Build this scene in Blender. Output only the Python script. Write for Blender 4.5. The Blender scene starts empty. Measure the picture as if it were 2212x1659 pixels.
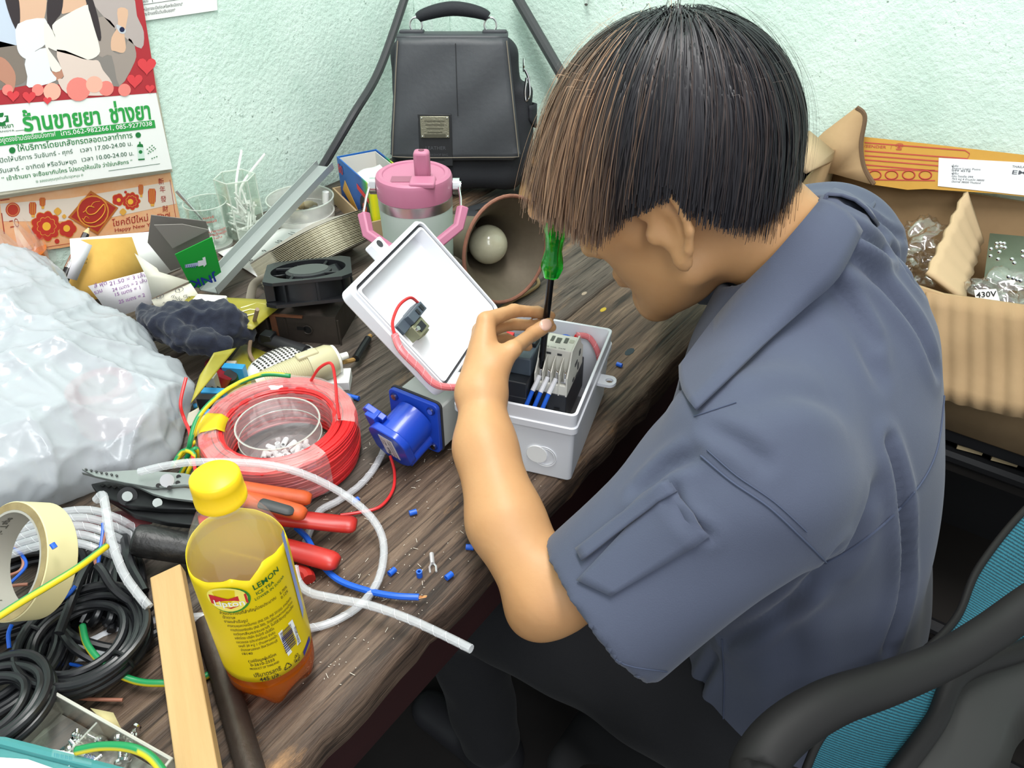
import bpy, bmesh, math, random
import numpy as np
from mathutils import Vector, Matrix, Euler
random.seed(7); rng=np.random.default_rng(7)
sc=bpy.context.scene; COL=sc.collection
PI=math.pi
# ---------------------------------------------------------------- camera (phone, looking down at the bench)
F=1660.0; CX,CY=1106.0,829.5            # focal length and centre in pixels of the 2212x1659 frame
TZ=0.75; H=0.55                         # bench top height, camera height above it
PITCH=math.radians(36.4); YAW=math.radians(35.7)
cp,sp=math.cos(PITCH),math.sin(PITCH); cyw,syw=math.cos(YAW),math.sin(YAW)
CAM=Vector((0,0,TZ+H))
cd=bpy.data.cameras.new('camera'); cd.sensor_fit='HORIZONTAL'; cd.sensor_width=36; cd.lens=36*F/2212
cd.clip_start=.02; cam=bpy.data.objects.new('camera',cd); COL.objects.link(cam)
cam.location=CAM; cam.rotation_euler=Euler((PI/2-PITCH,0,YAW)); sc.camera=cam
# ---------------------------------------------------------------- light
w=bpy.data.worlds.new('room_ambient'); sc.world=w; w.use_nodes=True
w.node_tree.nodes['Background'].inputs[0].default_value=(.93,.97,1,1)
w.node_tree.nodes['Background'].inputs[1].default_value=WORLD=.62
def area(name,loc,target,sx,sy,power,col=(1,1,1)):
    l=bpy.data.lights.new(name,'AREA'); l.shape='RECTANGLE'; l.size=sx; l.size_y=sy; l.energy=power; l.color=col
    o=bpy.data.objects.new(name,l); COL.objects.link(o); o.location=loc
    o.rotation_euler=(Vector(target)-Vector(loc)).to_track_quat('-Z','Y').to_euler(); return o
area('ceiling_tube_light',(-.42,.45,2.45),(-.5,.5,.75),.25,1.2,24,(1,.99,.96))
area('room_tube_light',(.9,-.9,2.5),(-.3,.4,.75),.5,1.2,17,(.95,.98,1))
sc.view_settings.view_transform='Standard'; sc.view_settings.look='None'; sc.view_settings.gamma=1
sc.view_settings.use_curve_mapping=False; sc.view_settings.exposure=.36
# ---------------------------------------------------------------- pixel to place
def rayd(px,py):
    a=(px-CX)/F; b=(py-CY)/F; fw=cp-b*sp
    return Vector((a*cyw-fw*syw, a*syw+fw*cyw, -(b*cp+sp)))
def at(px,py,zc): return CAM+rayd(px,py)*zc
def on(px,py,z=0.0):
    d=rayd(px,py); return CAM+d*((z-H)/d.z)
def onx(px,py,x):
    d=rayd(px,py); return CAM+d*(x/d.x)
def ony(px,py,y):
    d=rayd(px,py); return CAM+d*(y/d.y)
def dep(p):
    dn=CAM.z-p[2]; fw=-p[0]*syw+p[1]*cyw; return fw*cp+dn*sp
V=Vector
def projy(p):
    dn=CAM.z-p[2]; fw=-p[0]*syw+p[1]*cyw; return CY+F*(dn*cp-fw*sp)/(fw*cp+dn*sp)
def rad(px,zc): return px*zc/F          # pixel length to metres at a depth
# ---------------------------------------------------------------- scene tree
def link(o,parent=None):
    COL.objects.link(o)
    if parent is not None: o.parent=parent
    return o
def tag(o,label=None,cat=None,group=None,kind=None):
    if label: o['label']=label
    if cat: o['category']=cat
    if group: o['group']=group
    if kind: o['kind']=kind
    return o
def thing(name,label,cat,loc=(0,0,0),rot=(0,0,0),group=None):
    o=bpy.data.objects.new(name,None); o.empty_display_size=.02
    o.location=loc; o.rotation_euler=rot; link(o); return tag(o,label,cat,group)
def thingM(name,label,cat,M,group=None):
    o=bpy.data.objects.new(name,None); o.empty_display_size=.02; o.matrix_world=M; link(o); return tag(o,label,cat,group)
def frame(o,x,y,z):                      # matrix from origin and three axis vectors
    return Matrix(((x[0],y[0],z[0],o[0]),(x[1],y[1],z[1],o[1]),(x[2],y[2],z[2],o[2]),(0,0,0,1)))
def rz(a): return Matrix.Rotation(a,4,'Z')
def T(x,y=0,z=0): return Matrix.Translation(V((x,y,z)) if not isinstance(x,Vector) else x)
# ---------------------------------------------------------------- mesh builder
class MB:
    def __init__(s): s.v=[]; s.f=[]; s.M=Matrix.Identity(4)
    def add(s,vs,fs):
        b=len(s.v); M=s.M
        s.v+= [tuple(M@V(p)) for p in vs]; s.f+=[tuple(b+i for i in f) for f in fs]; return s
    def box(s,c,d,R=None):
        x,y,z=d[0]/2,d[1]/2,d[2]/2; c=V(c); vs=[]
        for i in range(8):
            p=V((x if i&1 else -x,y if i&2 else -y,z if i&4 else -z))
            if R is not None: p=R@p
            vs.append(c+p)
        return s.add(vs,[(0,2,3,1),(4,5,7,6),(0,1,5,4),(2,6,7,3),(0,4,6,2),(1,3,7,5)])
    def tube(s,pts,r,n=10,closed=False,caps=True,flat=None):
        P=[V(p) for p in pts]; m=len(P); R=r if hasattr(r,'__len__') else [r]*m
        tang=[]
        for i in range(m):
            a=P[(i-1)%m] if (closed or i>0) else P[i]; b=P[(i+1)%m] if (closed or i<m-1) else P[i]
            t=b-a; tang.append(t.normalized() if t.length>1e-9 else V((0,0,1)))
        up=V((0,0,1)) if abs(tang[0].z)<.9 else V((1,0,0))
        nx=(up-tang[0]*up.dot(tang[0])).normalized(); vs=[]
        for i in range(m):
            t=tang[i]; nx=(nx-t*nx.dot(t)); nx=nx.normalized() if nx.length>1e-9 else t.orthogonal().normalized()
            ny=t.cross(nx)
            for k in range(n):
                a=2*PI*k/n; vs.append(P[i]+(nx*math.cos(a)*(flat or 1)+ny*math.sin(a))*R[i])
        fs=[]
        for i in range(m if closed else m-1):
            j=(i+1)%m
            for k in range(n):
                l=(k+1)%n; fs.append((i*n+k,i*n+l,j*n+l,j*n+k))
        if caps and not closed: fs.append(tuple(reversed(range(n)))); fs.append(tuple(range((m-1)*n,m*n)))
        return s.add(vs,fs)
    def cyl(s,a,b,r0,r1=None,n=16,caps=True): return s.tube([a,b],[r0,r0 if r1 is None else r1],n,False,caps)
    def lathe(s,prof,n=24,M=None,close=False,a0=0,a1=None):
        full=a1 is None; a1=2*PI if full else a1; vs=[]; fs=[]; m=len(prof); nn=n if full else n+1
        for k in range(nn):
            a=a0+(a1-a0)*k/n
            for (r,z) in prof:
                p=V((r*math.cos(a),r*math.sin(a),z)); vs.append(M@p if M is not None else p)
        for k in range(n):
            l=(k+1)%nn
            for i in range(m if close else m-1):
                j=(i+1)%m; fs.append((k*m+i,l*m+i,l*m+j,k*m+j))
        return s.add(vs,fs)
    def prism(s,poly,z0,z1,M=None):
        n=len(poly); vs=[V((p[0],p[1],z0)) for p in poly]+[V((p[0],p[1],z1)) for p in poly]
        if M is not None: vs=[M@p for p in vs]
        fs=[tuple(reversed(range(n))),tuple(range(n,2*n))]+[(i,(i+1)%n,n+(i+1)%n,n+i) for i in range(n)]
        return s.add(vs,fs)
    def poly(s,pts): return s.add(pts,[tuple(range(len(pts)))])
    def grid(s,fn,nu,nv,cu=False,cv=False):
        vs=[fn(i/(nu if cu else nu-1) if nu>1 else 0,j/(nv if cv else nv-1)) for i in range(nu) for j in range(nv)]; fs=[]
        for i in range(nu if cu else nu-1):
            for j in range(nv if cv else nv-1):
                a,b=(i+1)%nu,(j+1)%nv; fs.append((i*nv+j,a*nv+j,a*nv+b,i*nv+b))
        return s.add(vs,fs)
    def sphere(s,c,r,n=16,m=10,R=None):
        r=V(r) if hasattr(r,'__len__') else V((r,r,r)); c=V(c); vs=[];fs=[]
        for i in range(m+1):
            t=PI*i/m
            for k in range(n):
                a=2*PI*k/n; p=V((r.x*math.sin(t)*math.cos(a),r.y*math.sin(t)*math.sin(a),r.z*math.cos(t)))
                vs.append(c+(R@p if R is not None else p))
        for i in range(m):
            for k in range(n): fs.append((i*n+k,(i+1)*n+k,(i+1)*n+(k+1)%n,i*n+(k+1)%n))
        return s.add(vs,fs)
    def mesh(s,name):
        me=bpy.data.meshes.new(name); me.from_pydata(s.v,[],s.f); me.validate(); me.update(); return me
def fin(o,mat,sharp=35,bevel=0,seg=2,solid=0,sub=0):
    me=o.data
    if mat is not None: me.materials.append(mat)
    me.shade_smooth()
    if sharp<180: me.set_sharp_from_angle(angle=math.radians(sharp))
    if solid: m=o.modifiers.new('s','SOLIDIFY'); m.thickness=solid; m.offset=0
    if sub: m=o.modifiers.new('d','SUBSURF'); m.levels=m.render_levels=sub
    if bevel: m=o.modifiers.new('b','BEVEL'); m.width=bevel; m.segments=seg; m.limit_method='ANGLE'; m.angle_limit=math.radians(40)
    return o
def obj(name,mb,mat,parent=None,**k):
    me=mb.mesh(name); bm=bmesh.new(); bm.from_mesh(me); bmesh.ops.recalc_face_normals(bm,faces=bm.faces) if k.pop('recalc',True) else None
    bm.to_mesh(me); bm.free(); o=bpy.data.objects.new(name,me); link(o,parent); return fin(o,mat,**k)
def rebase(o):                           # put a one-mesh thing's origin at its base
    me=o.data; n=len(me.vertices); a=np.empty(n*3); me.vertices.foreach_get('co',a); a=a.reshape(-1,3)
    c=V(((a[:,0].min()+a[:,0].max())/2,(a[:,1].min()+a[:,1].max())/2,a[:,2].min()))
    me.transform(Matrix.Translation(-c)); o.location=o.location+c; return o
def single(name,mb,mat,label,cat,group=None,**k):
    kind=k.pop('kind',None); o=obj(name,mb,mat,None,**k); tag(o,label,cat,group,kind); return rebase(o)
def smooth_path(pts,n=8,closed=False):   # Catmull-Rom through points
    P=[V(p) for p in pts]; m=len(P); out=[]
    for i in range(m if closed else m-1):
        if closed: p0,p1,p2,p3=P[i-1],P[i],P[(i+1)%m],P[(i+2)%m]
        else: p0,p1,p2,p3=P[max(i-1,0)],P[i],P[i+1],P[min(i+2,m-1)]
        for k in range(n):
            t=k/n; out.append(.5*((2*p1)+(p2-p0)*t+(2*p0-5*p1+4*p2-p3)*t*t+(3*p1-p0-3*p2+p3)*t**3))
    if not closed: out.append(P[-1])
    return out
def rrect(w,h,r,n=5):
    out=[]
    for cx,cy,a in ((w/2-r,h/2-r,0),(-w/2+r,h/2-r,90),(-w/2+r,-h/2+r,180),(w/2-r,-h/2+r,270)):
        for k in range(n+1):
            t=math.radians(a+90*k/n); out.append((cx+r*math.cos(t),cy+r*math.sin(t)))
    return out
def circ(r,n=24,cx=0,cy=0): return [(cx+r*math.cos(2*PI*k/n),cy+r*math.sin(2*PI*k/n)) for k in range(n)]
# ---------------------------------------------------------------- materials
MATS={}
def mat(name,col,rough=.5,metal=0,trans=0,ior=1.45,alpha=1,bump=None,var=None,spec=None,coat=0,sss=0,emit=0,aniso=0,sheen=0,col2=None,attr=None,stretch=(1,1,1),bdist=.002,translucent=0,tcol=(1,1,1)):
    if name in MATS: return MATS[name]
    m=bpy.data.materials.new(name); MATS[name]=m; m.use_nodes=True; nt=m.node_tree; N=nt.nodes; L=nt.links
    b=N['Principled BSDF']; c=tuple(col)+(1,) if len(col)==3 else col
    I=b.inputs; I['Base Color'].default_value=c; I['Roughness'].default_value=rough; I['Metallic'].default_value=metal
    I['Transmission Weight'].default_value=trans; I['IOR'].default_value=ior; I['Alpha'].default_value=alpha
    if spec is not None: I['Specular IOR Level'].default_value=spec
    I['Coat Weight'].default_value=coat; I['Coat Roughness'].default_value=.08
    if sss: I['Subsurface Weight'].default_value=sss; I['Subsurface Radius'].default_value=(.02,.008,.004); I['Subsurface Scale'].default_value=.25
    if emit: I['Emission Color'].default_value=c; I['Emission Strength'].default_value=emit
    if sheen: I['Sheen Weight'].default_value=sheen
    if aniso: I['Anisotropic'].default_value=aniso
    def coords():
        t=N.new('ShaderNodeTexCoord'); mp=N.new('ShaderNodeMapping'); mp.inputs['Scale'].default_value=stretch
        L.new(t.outputs['Object'],mp.inputs['Vector']); return mp.outputs['Vector']
    if attr:
        a=N.new('ShaderNodeVertexColor'); a.layer_name=attr; L.new(a.outputs['Color'],I['Base Color'])
    if var:                               # (scale, amount)  colour wanders between col and col2
        n=N.new('ShaderNodeTexNoise'); n.inputs['Scale'].default_value=var[0]; n.inputs['Detail'].default_value=6; n.inputs['Roughness'].default_value=.65
        L.new(coords(),n.inputs['Vector']); r=N.new('ShaderNodeValToRGB'); e=r.color_ramp.elements
        c2=tuple(col2)+(1,) if col2 else tuple(x*.55 for x in c[:3])+(1,)
        e[0].position=.5-.5*var[1]; e[0].color=c2; e[1].position=.5+.5*var[1]; e[1].color=c
        L.new(n.outputs['Fac'],r.inputs['Fac']); L.new(r.outputs['Color'],I['Base Color'])
    if bump:
        n=N.new('ShaderNodeTexNoise'); n.inputs['Scale'].default_value=bump[0]; n.inputs['Detail'].default_value=5
        L.new(coords(),n.inputs['Vector']); bp=N.new('ShaderNodeBump'); bp.inputs['Strength'].default_value=bump[1]; bp.inputs['Distance'].default_value=bdist
        L.new(n.outputs['Fac'],bp.inputs['Height']); L.new(bp.outputs['Normal'],I['Normal'])
    if translucent:
        out=N['Material Output']; tr=N.new('ShaderNodeBsdfTransparent'); tr.inputs[0].default_value=tuple(tcol)+(1,); mx=N.new('ShaderNodeMixShader'); mx.inputs[0].default_value=translucent
        L.new(b.outputs[0],mx.inputs[1]); L.new(tr.outputs[0],mx.inputs[2]); L.new(mx.outputs[0],out.inputs['Surface'])
    return m
def S(h):                                 # '#rrggbb' as seen to linear colour
    h=h.lstrip('#'); return tuple((lambda c:c/12.92 if c<=.04045 else ((c+.055)/1.055)**2.4)(int(h[i:i+2],16)/255) for i in (0,2,4))
def plain(h,rough=.5,**k): return mat('m'+h+str(rough)+str(sorted(k.items())),S(h),rough,**k)
clear_film=mat('clear_film',(.95,.95,.95),.1,metal=1,translucent=.86)
clear_plastic=mat('clear_plastic',(.95,.95,.95),.08,metal=1,translucent=.88)
glass=mat('glass',(.97,1,.98),.03,trans=1,ior=1.35)
steel=mat('steel',(.62,.62,.62),.3,metal=1,bump=(300,.05))
chrome=mat('chrome',(.8,.8,.8),.12,metal=1)
# ---------------------------------------------------------------- lettering
_tc={}
def textmesh(body,bold=0.0,res=2):
    key=(body,bold,res)
    if key in _tc: return _tc[key]
    c=bpy.data.curves.new('t','FONT'); c.body=body; c.size=1; c.resolution_u=res; c.offset=bold; c.fill_mode='FRONT' if hasattr(c,'fill_mode') else None
    o=bpy.data.objects.new('t',c); COL.objects.link(o); dg=bpy.context.evaluated_depsgraph_get()
    me=bpy.data.meshes.new_from_object(o.evaluated_get(dg)); bpy.data.objects.remove(o); bpy.data.curves.remove(c)
    v=[tuple(x.co) for x in me.vertices]; f=[tuple(p.vertices) for p in me.polygons]; bpy.data.meshes.remove(me)
    _tc[key]=(v,f); return v,f
def put_text(mb,body,x,y,w=None,h=None,bold=0.0,rot=0,fn=None,center=False,M=None,shear=0):
    """flat lettering with its lower left corner at x,y, fitted to width w and/or cap height h; fn maps (x,y) to 3D"""
    v,f=textmesh(body,bold)
    if not v: return mb
    xs=[p[0] for p in v]; ys=[p[1] for p in v]; x0,x1=min(xs),max(xs)
    sy=(h/.72) if h else None; sx=(w/(x1-x0)) if w else sy
    if sy is None: sy=sx
    ca,sa=math.cos(rot),math.sin(rot); ox=(x1-x0)/2 if center else 0; vs=[]
    for p in v:
        a,b=(p[0]-x0-ox)*sx,p[1]*sy; a+=shear*b; q=(x+a*ca-b*sa,y+a*sa+b*ca)
        vs.append(fn(*q) if fn else (M@V((q[0],q[1],0)) if M is not None else (q[0],q[1],0)))
    return mb.add(vs,f)
# ---------------------------------------------------------------- blended solids (distance field -> mesh)
class Sdf:
    def __init__(s,lo,hi,h):
        s.lo=np.array(lo,float); s.h=h; s.n=np.ceil((np.array(hi)-s.lo)/h).astype(int)+1
        s.f=np.full(s.n,1.0,np.float32)
    def _w(s,lo,hi):
        a=np.maximum(np.floor((np.array(lo)-s.lo)/s.h).astype(int),0); b=np.minimum(np.ceil((np.array(hi)-s.lo)/s.h).astype(int)+1,s.n)
        if np.any(b<=a): return None,None
        sl=tuple(slice(i,j) for i,j in zip(a,b))
        g=np.meshgrid(*[s.lo[k]+s.h*np.arange(a[k],b[k]) for k in range(3)],indexing='ij'); return sl,np.stack(g,-1)
    def _op(s,sl,d,k,op):
        f=s.f[sl]; d=d.astype(np.float32)
        if op=='s': d=-d
        if op=='u':
            if k>0: hh=np.clip(.5+.5*(f-d)/k,0,1); r=f*(1-hh)+d*hh-k*hh*(1-hh)
            else: r=np.minimum(f,d)
        else:
            if k>0: hh=np.clip(.5-.5*(f-d)/k,0,1); r=f*(1-hh)+d*hh+k*hh*(1-hh)
            else: r=np.maximum(f,d)
        s.f[sl]=r
    def cap(s,a,b,ra,rb=None,k=.01,op='u',flat=None):
        rb=ra if rb is None else rb; a=np.array(a,float); b=np.array(b,float); m=max(ra,rb)+k+3*s.h
        sl,P=s._w(np.minimum(a,b)-m,np.maximum(a,b)+m)
        if sl is None: return s
        ab=b-a; t=np.clip(((P-a)@ab)/max(ab@ab,1e-12),0,1); q=P-(a+t[...,None]*ab)
        if flat is not None:
            ax,fc=flat; ax=np.array(ax,float); ax/=np.linalg.norm(ax); q=q+ (q@ax)[...,None]*ax*(1/fc-1)
        d=np.linalg.norm(q,axis=-1)-(ra+t*(rb-ra)); s._op(sl,d,k,op); return s
    def chain(s,pts,k=.01,op='u'):
        for p,q in zip(pts[:-1],pts[1:]): s.cap(p[0],q[0],p[1],q[1],k,op)
        return s
    def ell(s,c,r,R=None,k=.01,op='u'):
        c=np.array(c,float); r=np.array(r,float)*np.ones(3); m=r.max()+k+3*s.h; sl,P=s._w(c-m,c+m)
        if sl is None: return s
        q=P-c
        if R is not None: q=q@np.array(R)            # columns of R are the ellipsoid axes
        k0=np.linalg.norm(q/r,axis=-1); k1=np.linalg.norm(q/(r*r),axis=-1)+1e-9
        s._op(sl,k0*(k0-1)/k1,k,op); return s
    def rbox(s,c,half,R=None,r=.005,k=.0,op='u'):
        c=np.array(c,float); half=np.array(half,float); m=np.linalg.norm(half)+k+3*s.h; sl,P=s._w(c-m,c+m)
        if sl is None: return s
        q=P-c
        if R is not None: q=q@np.array(R)
        q=np.abs(q)-(half-r); d=np.linalg.norm(np.maximum(q,0),axis=-1)+np.minimum(q.max(-1),0)-r; s._op(sl,d,k,op); return s
    def mesh(s,relax=1):
        f=s.f; n=np.array(f.shape); sg=f<0
        acc=np.zeros(n-1,np.int8)
        for i in (0,1):
            for j in (0,1):
                for k in (0,1): acc+=sg[i:n[0]-1+i,j:n[1]-1+j,k:n[2]-1+k]
        cells=np.argwhere((acc>0)&(acc<8)); idx=np.full(n-1,-1,np.int64); idx[tuple(cells.T)]=np.arange(len(cells))
        cor=np.array([[i,j,k] for i in (0,1) for j in (0,1) for k in (0,1)])
        val=np.stack([f[tuple((cells+c).T)] for c in cor],1); P=np.zeros((len(cells),3)); C=np.zeros(len(cells))
        for a in range(8):
            for b in range(a+1,8):
                if np.abs(cor[a]-cor[b]).sum()!=1: continue
                m=(val[:,a]<0)!=(val[:,b]<0); t=val[m,a]/(val[m,a]-val[m,b]); P[m]+=cor[a]+t[:,None]*(cor[b]-cor[a]); C[m]+=1
        P=s.lo+s.h*(cells+P/C[:,None]); Q=[]
        for ax in range(3):
            u,v=(ax+1)%3,(ax+2)%3; A=[slice(0,None)]*3; B=[slice(0,None)]*3; A[ax]=slice(0,-1); B[ax]=slice(1,None)
            a,b=sg[tuple(A)],sg[tuple(B)]; e=np.argwhere(a!=b); e=e[(e[:,u]>0)&(e[:,v]>0)&(e[:,u]<n[u]-1)&(e[:,v]<n[v]-1)]
            if not len(e): continue
            du=np.eye(3,dtype=int)[u]; dv=np.eye(3,dtype=int)[v]
            q=np.stack([idx[tuple((e-du-dv).T)],idx[tuple((e-dv).T)],idx[tuple(e.T)],idx[tuple((e-du).T)]],1)
            fl=~a[tuple(e.T)]; q[fl]=q[fl][:,::-1]; Q.append(q)
        Q=np.concatenate(Q)
        for _ in range(relax): P=relaxed(P,Q,.5)
        return P,Q
def relaxed(P,Q,a):
    S=np.zeros_like(P); C=np.zeros(len(P))
    for i in range(4):
        for j in (1,3): np.add.at(S,Q[:,i],P[Q[:,(i+j)%4]]); np.add.at(C,Q[:,i],1)
    return P*(1-a)+a*S/np.maximum(C,1)[:,None]
def vnormals(P,Q):
    n=np.cross(P[Q[:,2]]-P[Q[:,0]],P[Q[:,3]]-P[Q[:,1]]); N=np.zeros_like(P)
    for i in range(4): np.add.at(N,Q[:,i],n)
    return N/(np.linalg.norm(N,axis=1)[:,None]+1e-12)
def pyobj(name,P,Q,mat_,parent=None,colors=None,sharp=180,**k):
    me=bpy.data.meshes.new(name); me.from_pydata([tuple(p) for p in P],[],[tuple(int(i) for i in q) for q in Q]); me.update()
    if colors is not None:
        a=me.color_attributes.new('col','FLOAT_COLOR','POINT'); c=np.ones((len(P),4),np.float32); c[:,:3]=colors; a.data.foreach_set('color',c.ravel())
    o=bpy.data.objects.new(name,me); link(o,parent); return fin(o,mat_,sharp=sharp,**k)
def wave(P,seed,freq,n=5):               # cheap smooth noise in -1..1
    r=np.random.default_rng(seed); o=np.zeros(len(P))
    for i in range(n):
        k=r.normal(size=3); k*=freq*(.6+.8*r.random())/np.linalg.norm(k); o+=np.sin(P@k+r.random()*6.28)
    return o/math.sqrt(n)/1.3

from mathutils.kdtree import KDTree
def crumpled(P,seed,sp,stretch=(1,1,1),warp=.3):
    """film-like crumple: sharp ridges between hollow facets, 0 in the hollows to 1 on the ridges"""
    r=np.random.default_rng(seed); Pw=P*np.array(stretch)+sp*warp*np.stack([wave(P,seed+k,2.2/sp,3) for k in range(3)],1); lo,hi=Pw.min(0)-sp,Pw.max(0)+sp
    n=int(min(9000,max(30,np.prod((hi-lo)/sp)))); S_=lo+(hi-lo)*r.random((n,3)); kd=KDTree(n)
    for i,p in enumerate(S_): kd.insert(p,i)
    kd.balance(); d=np.array([[x[2] for x in kd.find_n(p,2)] for p in Pw])
    return np.clip(d[:,0]/(.75*sp),0,1.3)**1.6, np.exp(-(d[:,1]-d[:,0])/(.10*sp))
# ================================================================ planes seen through pixels
class Pl:
    """a flat face: origin o, in-plane axes ex, ey (made orthonormal), normal n; uv() finds where a pixel's ray meets it"""
    def __init__(s,o,ex,ey):
        s.o=V(o); s.ex=V(ex).normalized(); s.n=s.ex.cross(V(ey)).normalized(); s.ey=s.n.cross(s.ex); s.M=frame(s.o,s.ex,s.ey,s.n)
    def uv(s,px,py):
        d=rayd(px,py); t=(s.o-CAM).dot(s.n)/d.dot(s.n); q=CAM+d*t-s.o; return (q.dot(s.ex),q.dot(s.ey))
    def pts(s,lst,z=0,k=1,ox=0,oy=0): return [s.uv(ox+x/k,oy+y/k)+(z,) for x,y in lst]
    def text(s,mb,body,p0,p1,hpx,bold=0,z=.0006,**k):
        a=V(s.uv(*p0)); b=V(s.uv(*p1)); t=V(s.uv(p0[0],p0[1]-hpx))-a; d=b-a
        h=abs(t.x*d.y-t.y*d.x)/d.length
        return put_text(mb,body,a.x,a.y,w=d.length,h=h,bold=bold,rot=math.atan2(d.y,d.x),fn=lambda x,y:(x,y,z),**k)
# ================================================================ room
def wall_mat():
    m=mat('painted_plaster',S('#d3e8dd'),.75); nt=m.node_tree; N=nt.nodes; L=nt.links; b=N['Principled BSDF']
    t=N.new('ShaderNodeTexCoord')
    n1=N.new('ShaderNodeTexNoise'); n1.inputs['Scale'].default_value=130; n1.inputs['Detail'].default_value=4; n1.inputs['Roughness'].default_value=.6
    n2=N.new('ShaderNodeTexNoise'); n2.inputs['Scale'].default_value=4; n2.inputs['Detail'].default_value=8; n2.inputs['Roughness'].default_value=.7
    n3=N.new('ShaderNodeTexNoise'); n3.inputs['Scale'].default_value=160; n3.inputs['Detail'].default_value=3
    for n in (n1,n2,n3): L.new(t.outputs['Object'],n.inputs['Vector'])
    r=N.new('ShaderNodeValToRGB'); e=r.color_ramp.elements; e[0].position=.3; e[0].color=S('#c2dccf')+(1,); e[1].position=.62; e[1].color=S('#dcefe5')+(1,)
    L.new(n2.outputs['Fac'],r.inputs['Fac'])
    # grime specks caught in the pits
    mul=N.new('ShaderNodeMath'); mul.operation='MULTIPLY'; L.new(n3.outputs['Fac'],mul.inputs[0]); L.new(n2.outputs['Fac'],mul.inputs[1])
    r2=N.new('ShaderNodeValToRGB'); e=r2.color_ramp.elements; e[0].position=.37; e[0].color=(0,0,0,1); e[1].position=.44; e[1].color=(1,1,1,1); L.new(mul.outputs[0],r2.inputs['Fac'])
    mx=N.new('ShaderNodeMix'); mx.data_type='RGBA'; mx.inputs['B'].default_value=S('#7d9184')+(1,)
    L.new(r.outputs['Color'],mx.inputs['A']); L.new(r2.outputs['Color'],mx.inputs['Factor']); L.new(mx.outputs['Result'],b.inputs['Base Color'])
    bp=N.new('ShaderNodeBump'); bp.inputs['Strength'].default_value=.6; bp.inputs['Distance'].default_value=.0035; L.new(n1.outputs['Fac'],bp.inputs['Height']); L.new(bp.outputs['Normal'],b.inputs['Normal'])
    return m
plaster=wall_mat()
def struct(name,mb,m,label,**k):
    o=obj(name,mb,m,None,**k); tag(o,label,None,None,'structure'); return o
struct('wall_left',MB().box((-1.14,-.05,1.35),(.1,2.7,2.7)),plaster,'pale mint painted plaster wall with the calendar')
struct('wall_right',MB().box((.3,1.30,1.35),(2.98,.1,2.7)),plaster,'pale mint rough plaster wall behind the cardboard box')
struct('trim_1',MB().box((-1.068,1.222,1.35),(.044,.056,2.7)),plaster,'narrow mint painted boxed corner post',bevel=.003)
struct('floor',MB().box((.25,-.05,-.03),(2.7,2.6,.06)),mat('dark_floor',S('#2a2625'),.7,var=(6,.8),col2=S('#171515')),'dark grimy floor under the bench')
# ================================================================ bench
def wood_mat(name,dark,mid,light,splint):
    m=mat(name,mid,.62); nt=m.node_tree; N=nt.nodes; L=nt.links; b=N['Principled BSDF']
    t=N.new('ShaderNodeTexCoord')
    def noise(scale,st,det=6,rough=.6,off=0):
        mp=N.new('ShaderNodeMapping'); mp.inputs['Scale'].default_value=st; mp.inputs['Location'].default_value=(off,off,off); L.new(t.outputs['Object'],mp.inputs['Vector'])
        n=N.new('ShaderNodeTexNoise'); n.inputs['Scale'].default_value=scale; n.inputs['Detail'].default_value=det; n.inputs['Roughness'].default_value=rough
        n.inputs['Distortion'].default_value=.4; L.new(mp.outputs['Vector'],n.inputs['Vector']); return n.outputs['Fac']
    g=noise(60,(1,.06,1),7,.7); pz=noise(7,(1,.35,1),5,.6,3); fine=noise(190,(1,.045,1),4,.6,5); sp_=noise(26,(1,.3,1),8,.75,9)
    r=N.new('ShaderNodeValToRGB'); e=r.color_ramp.elements; e[0].position=.32; e[0].color=dark+(1,); e[1].position=.72; e[1].color=light+(1,)
    x=e.new(.5); x.color=mid+(1,); L.new(g,r.inputs['Fac'])
    # worn patches where raw splintered wood shows
    a=N.new('ShaderNodeMath'); a.operation='MULTIPLY'; L.new(pz,a.inputs[0]); L.new(sp_,a.inputs[1])
    r2=N.new('ShaderNodeValToRGB'); e=r2.color_ramp.elements; e[0].position=.29; e[0].color=(0,0,0,1); e[1].position=.40; e[1].color=(splint,)*3+(1,); L.new(a.outputs[0],r2.inputs['Fac'])
    m2=N.new('ShaderNodeMath'); m2.operation='MULTIPLY'; L.new(r2.outputs['Color'],m2.inputs[0]); L.new(fine,m2.inputs[1])
    mx=N.new('ShaderNodeMix'); mx.data_type='RGBA'; mx.inputs['B'].default_value=S('#b58a5e')+(1,)
    L.new(r.outputs['Color'],mx.inputs['A']); L.new(m2.outputs[0],mx.inputs['Factor'])
    r3=N.new('ShaderNodeValToRGB'); e=r3.color_ramp.elements; e[0].position=.36; e[0].color=(.12,.1,.09,1); e[1].position=.46; e[1].color=(1,1,1,1); L.new(fine,r3.inputs['Fac'])
    mm=N.new('ShaderNodeMix'); mm.data_type='RGBA'; mm.blend_type='MULTIPLY'; mm.inputs['Factor'].default_value=.75; L.new(mx.outputs['Result'],mm.inputs['A']); L.new(r3.outputs['Color'],mm.inputs['B'])
    L.new(mm.outputs['Result'],b.inputs['Base Color'])
    bp=N.new('ShaderNodeBump'); bp.inputs['Strength'].default_value=.8; bp.inputs['Distance'].default_value=.003
    ad=N.new('ShaderNodeMath'); ad.operation='ADD'; L.new(fine,ad.inputs[0]); L.new(g,ad.inputs[1]); L.new(ad.outputs[0],bp.inputs['Height']); L.new(bp.outputs['Normal'],b.inputs['Normal'])
    return m
wood_front=wood_mat('worn_bench_wood',S('#30251f'),S('#5d4b3e'),S('#8a7461'),2.0)
wood_back=wood_mat('grey_bench_wood',S('#383029'),S('#544a42'),S('#70655a'),.7)
wood_under=mat('dark_red_wood',S('#3a1718'),.6,var=(9,.8),col2=S('#1d0e0f'),stretch=(1,.1,1))
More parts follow.
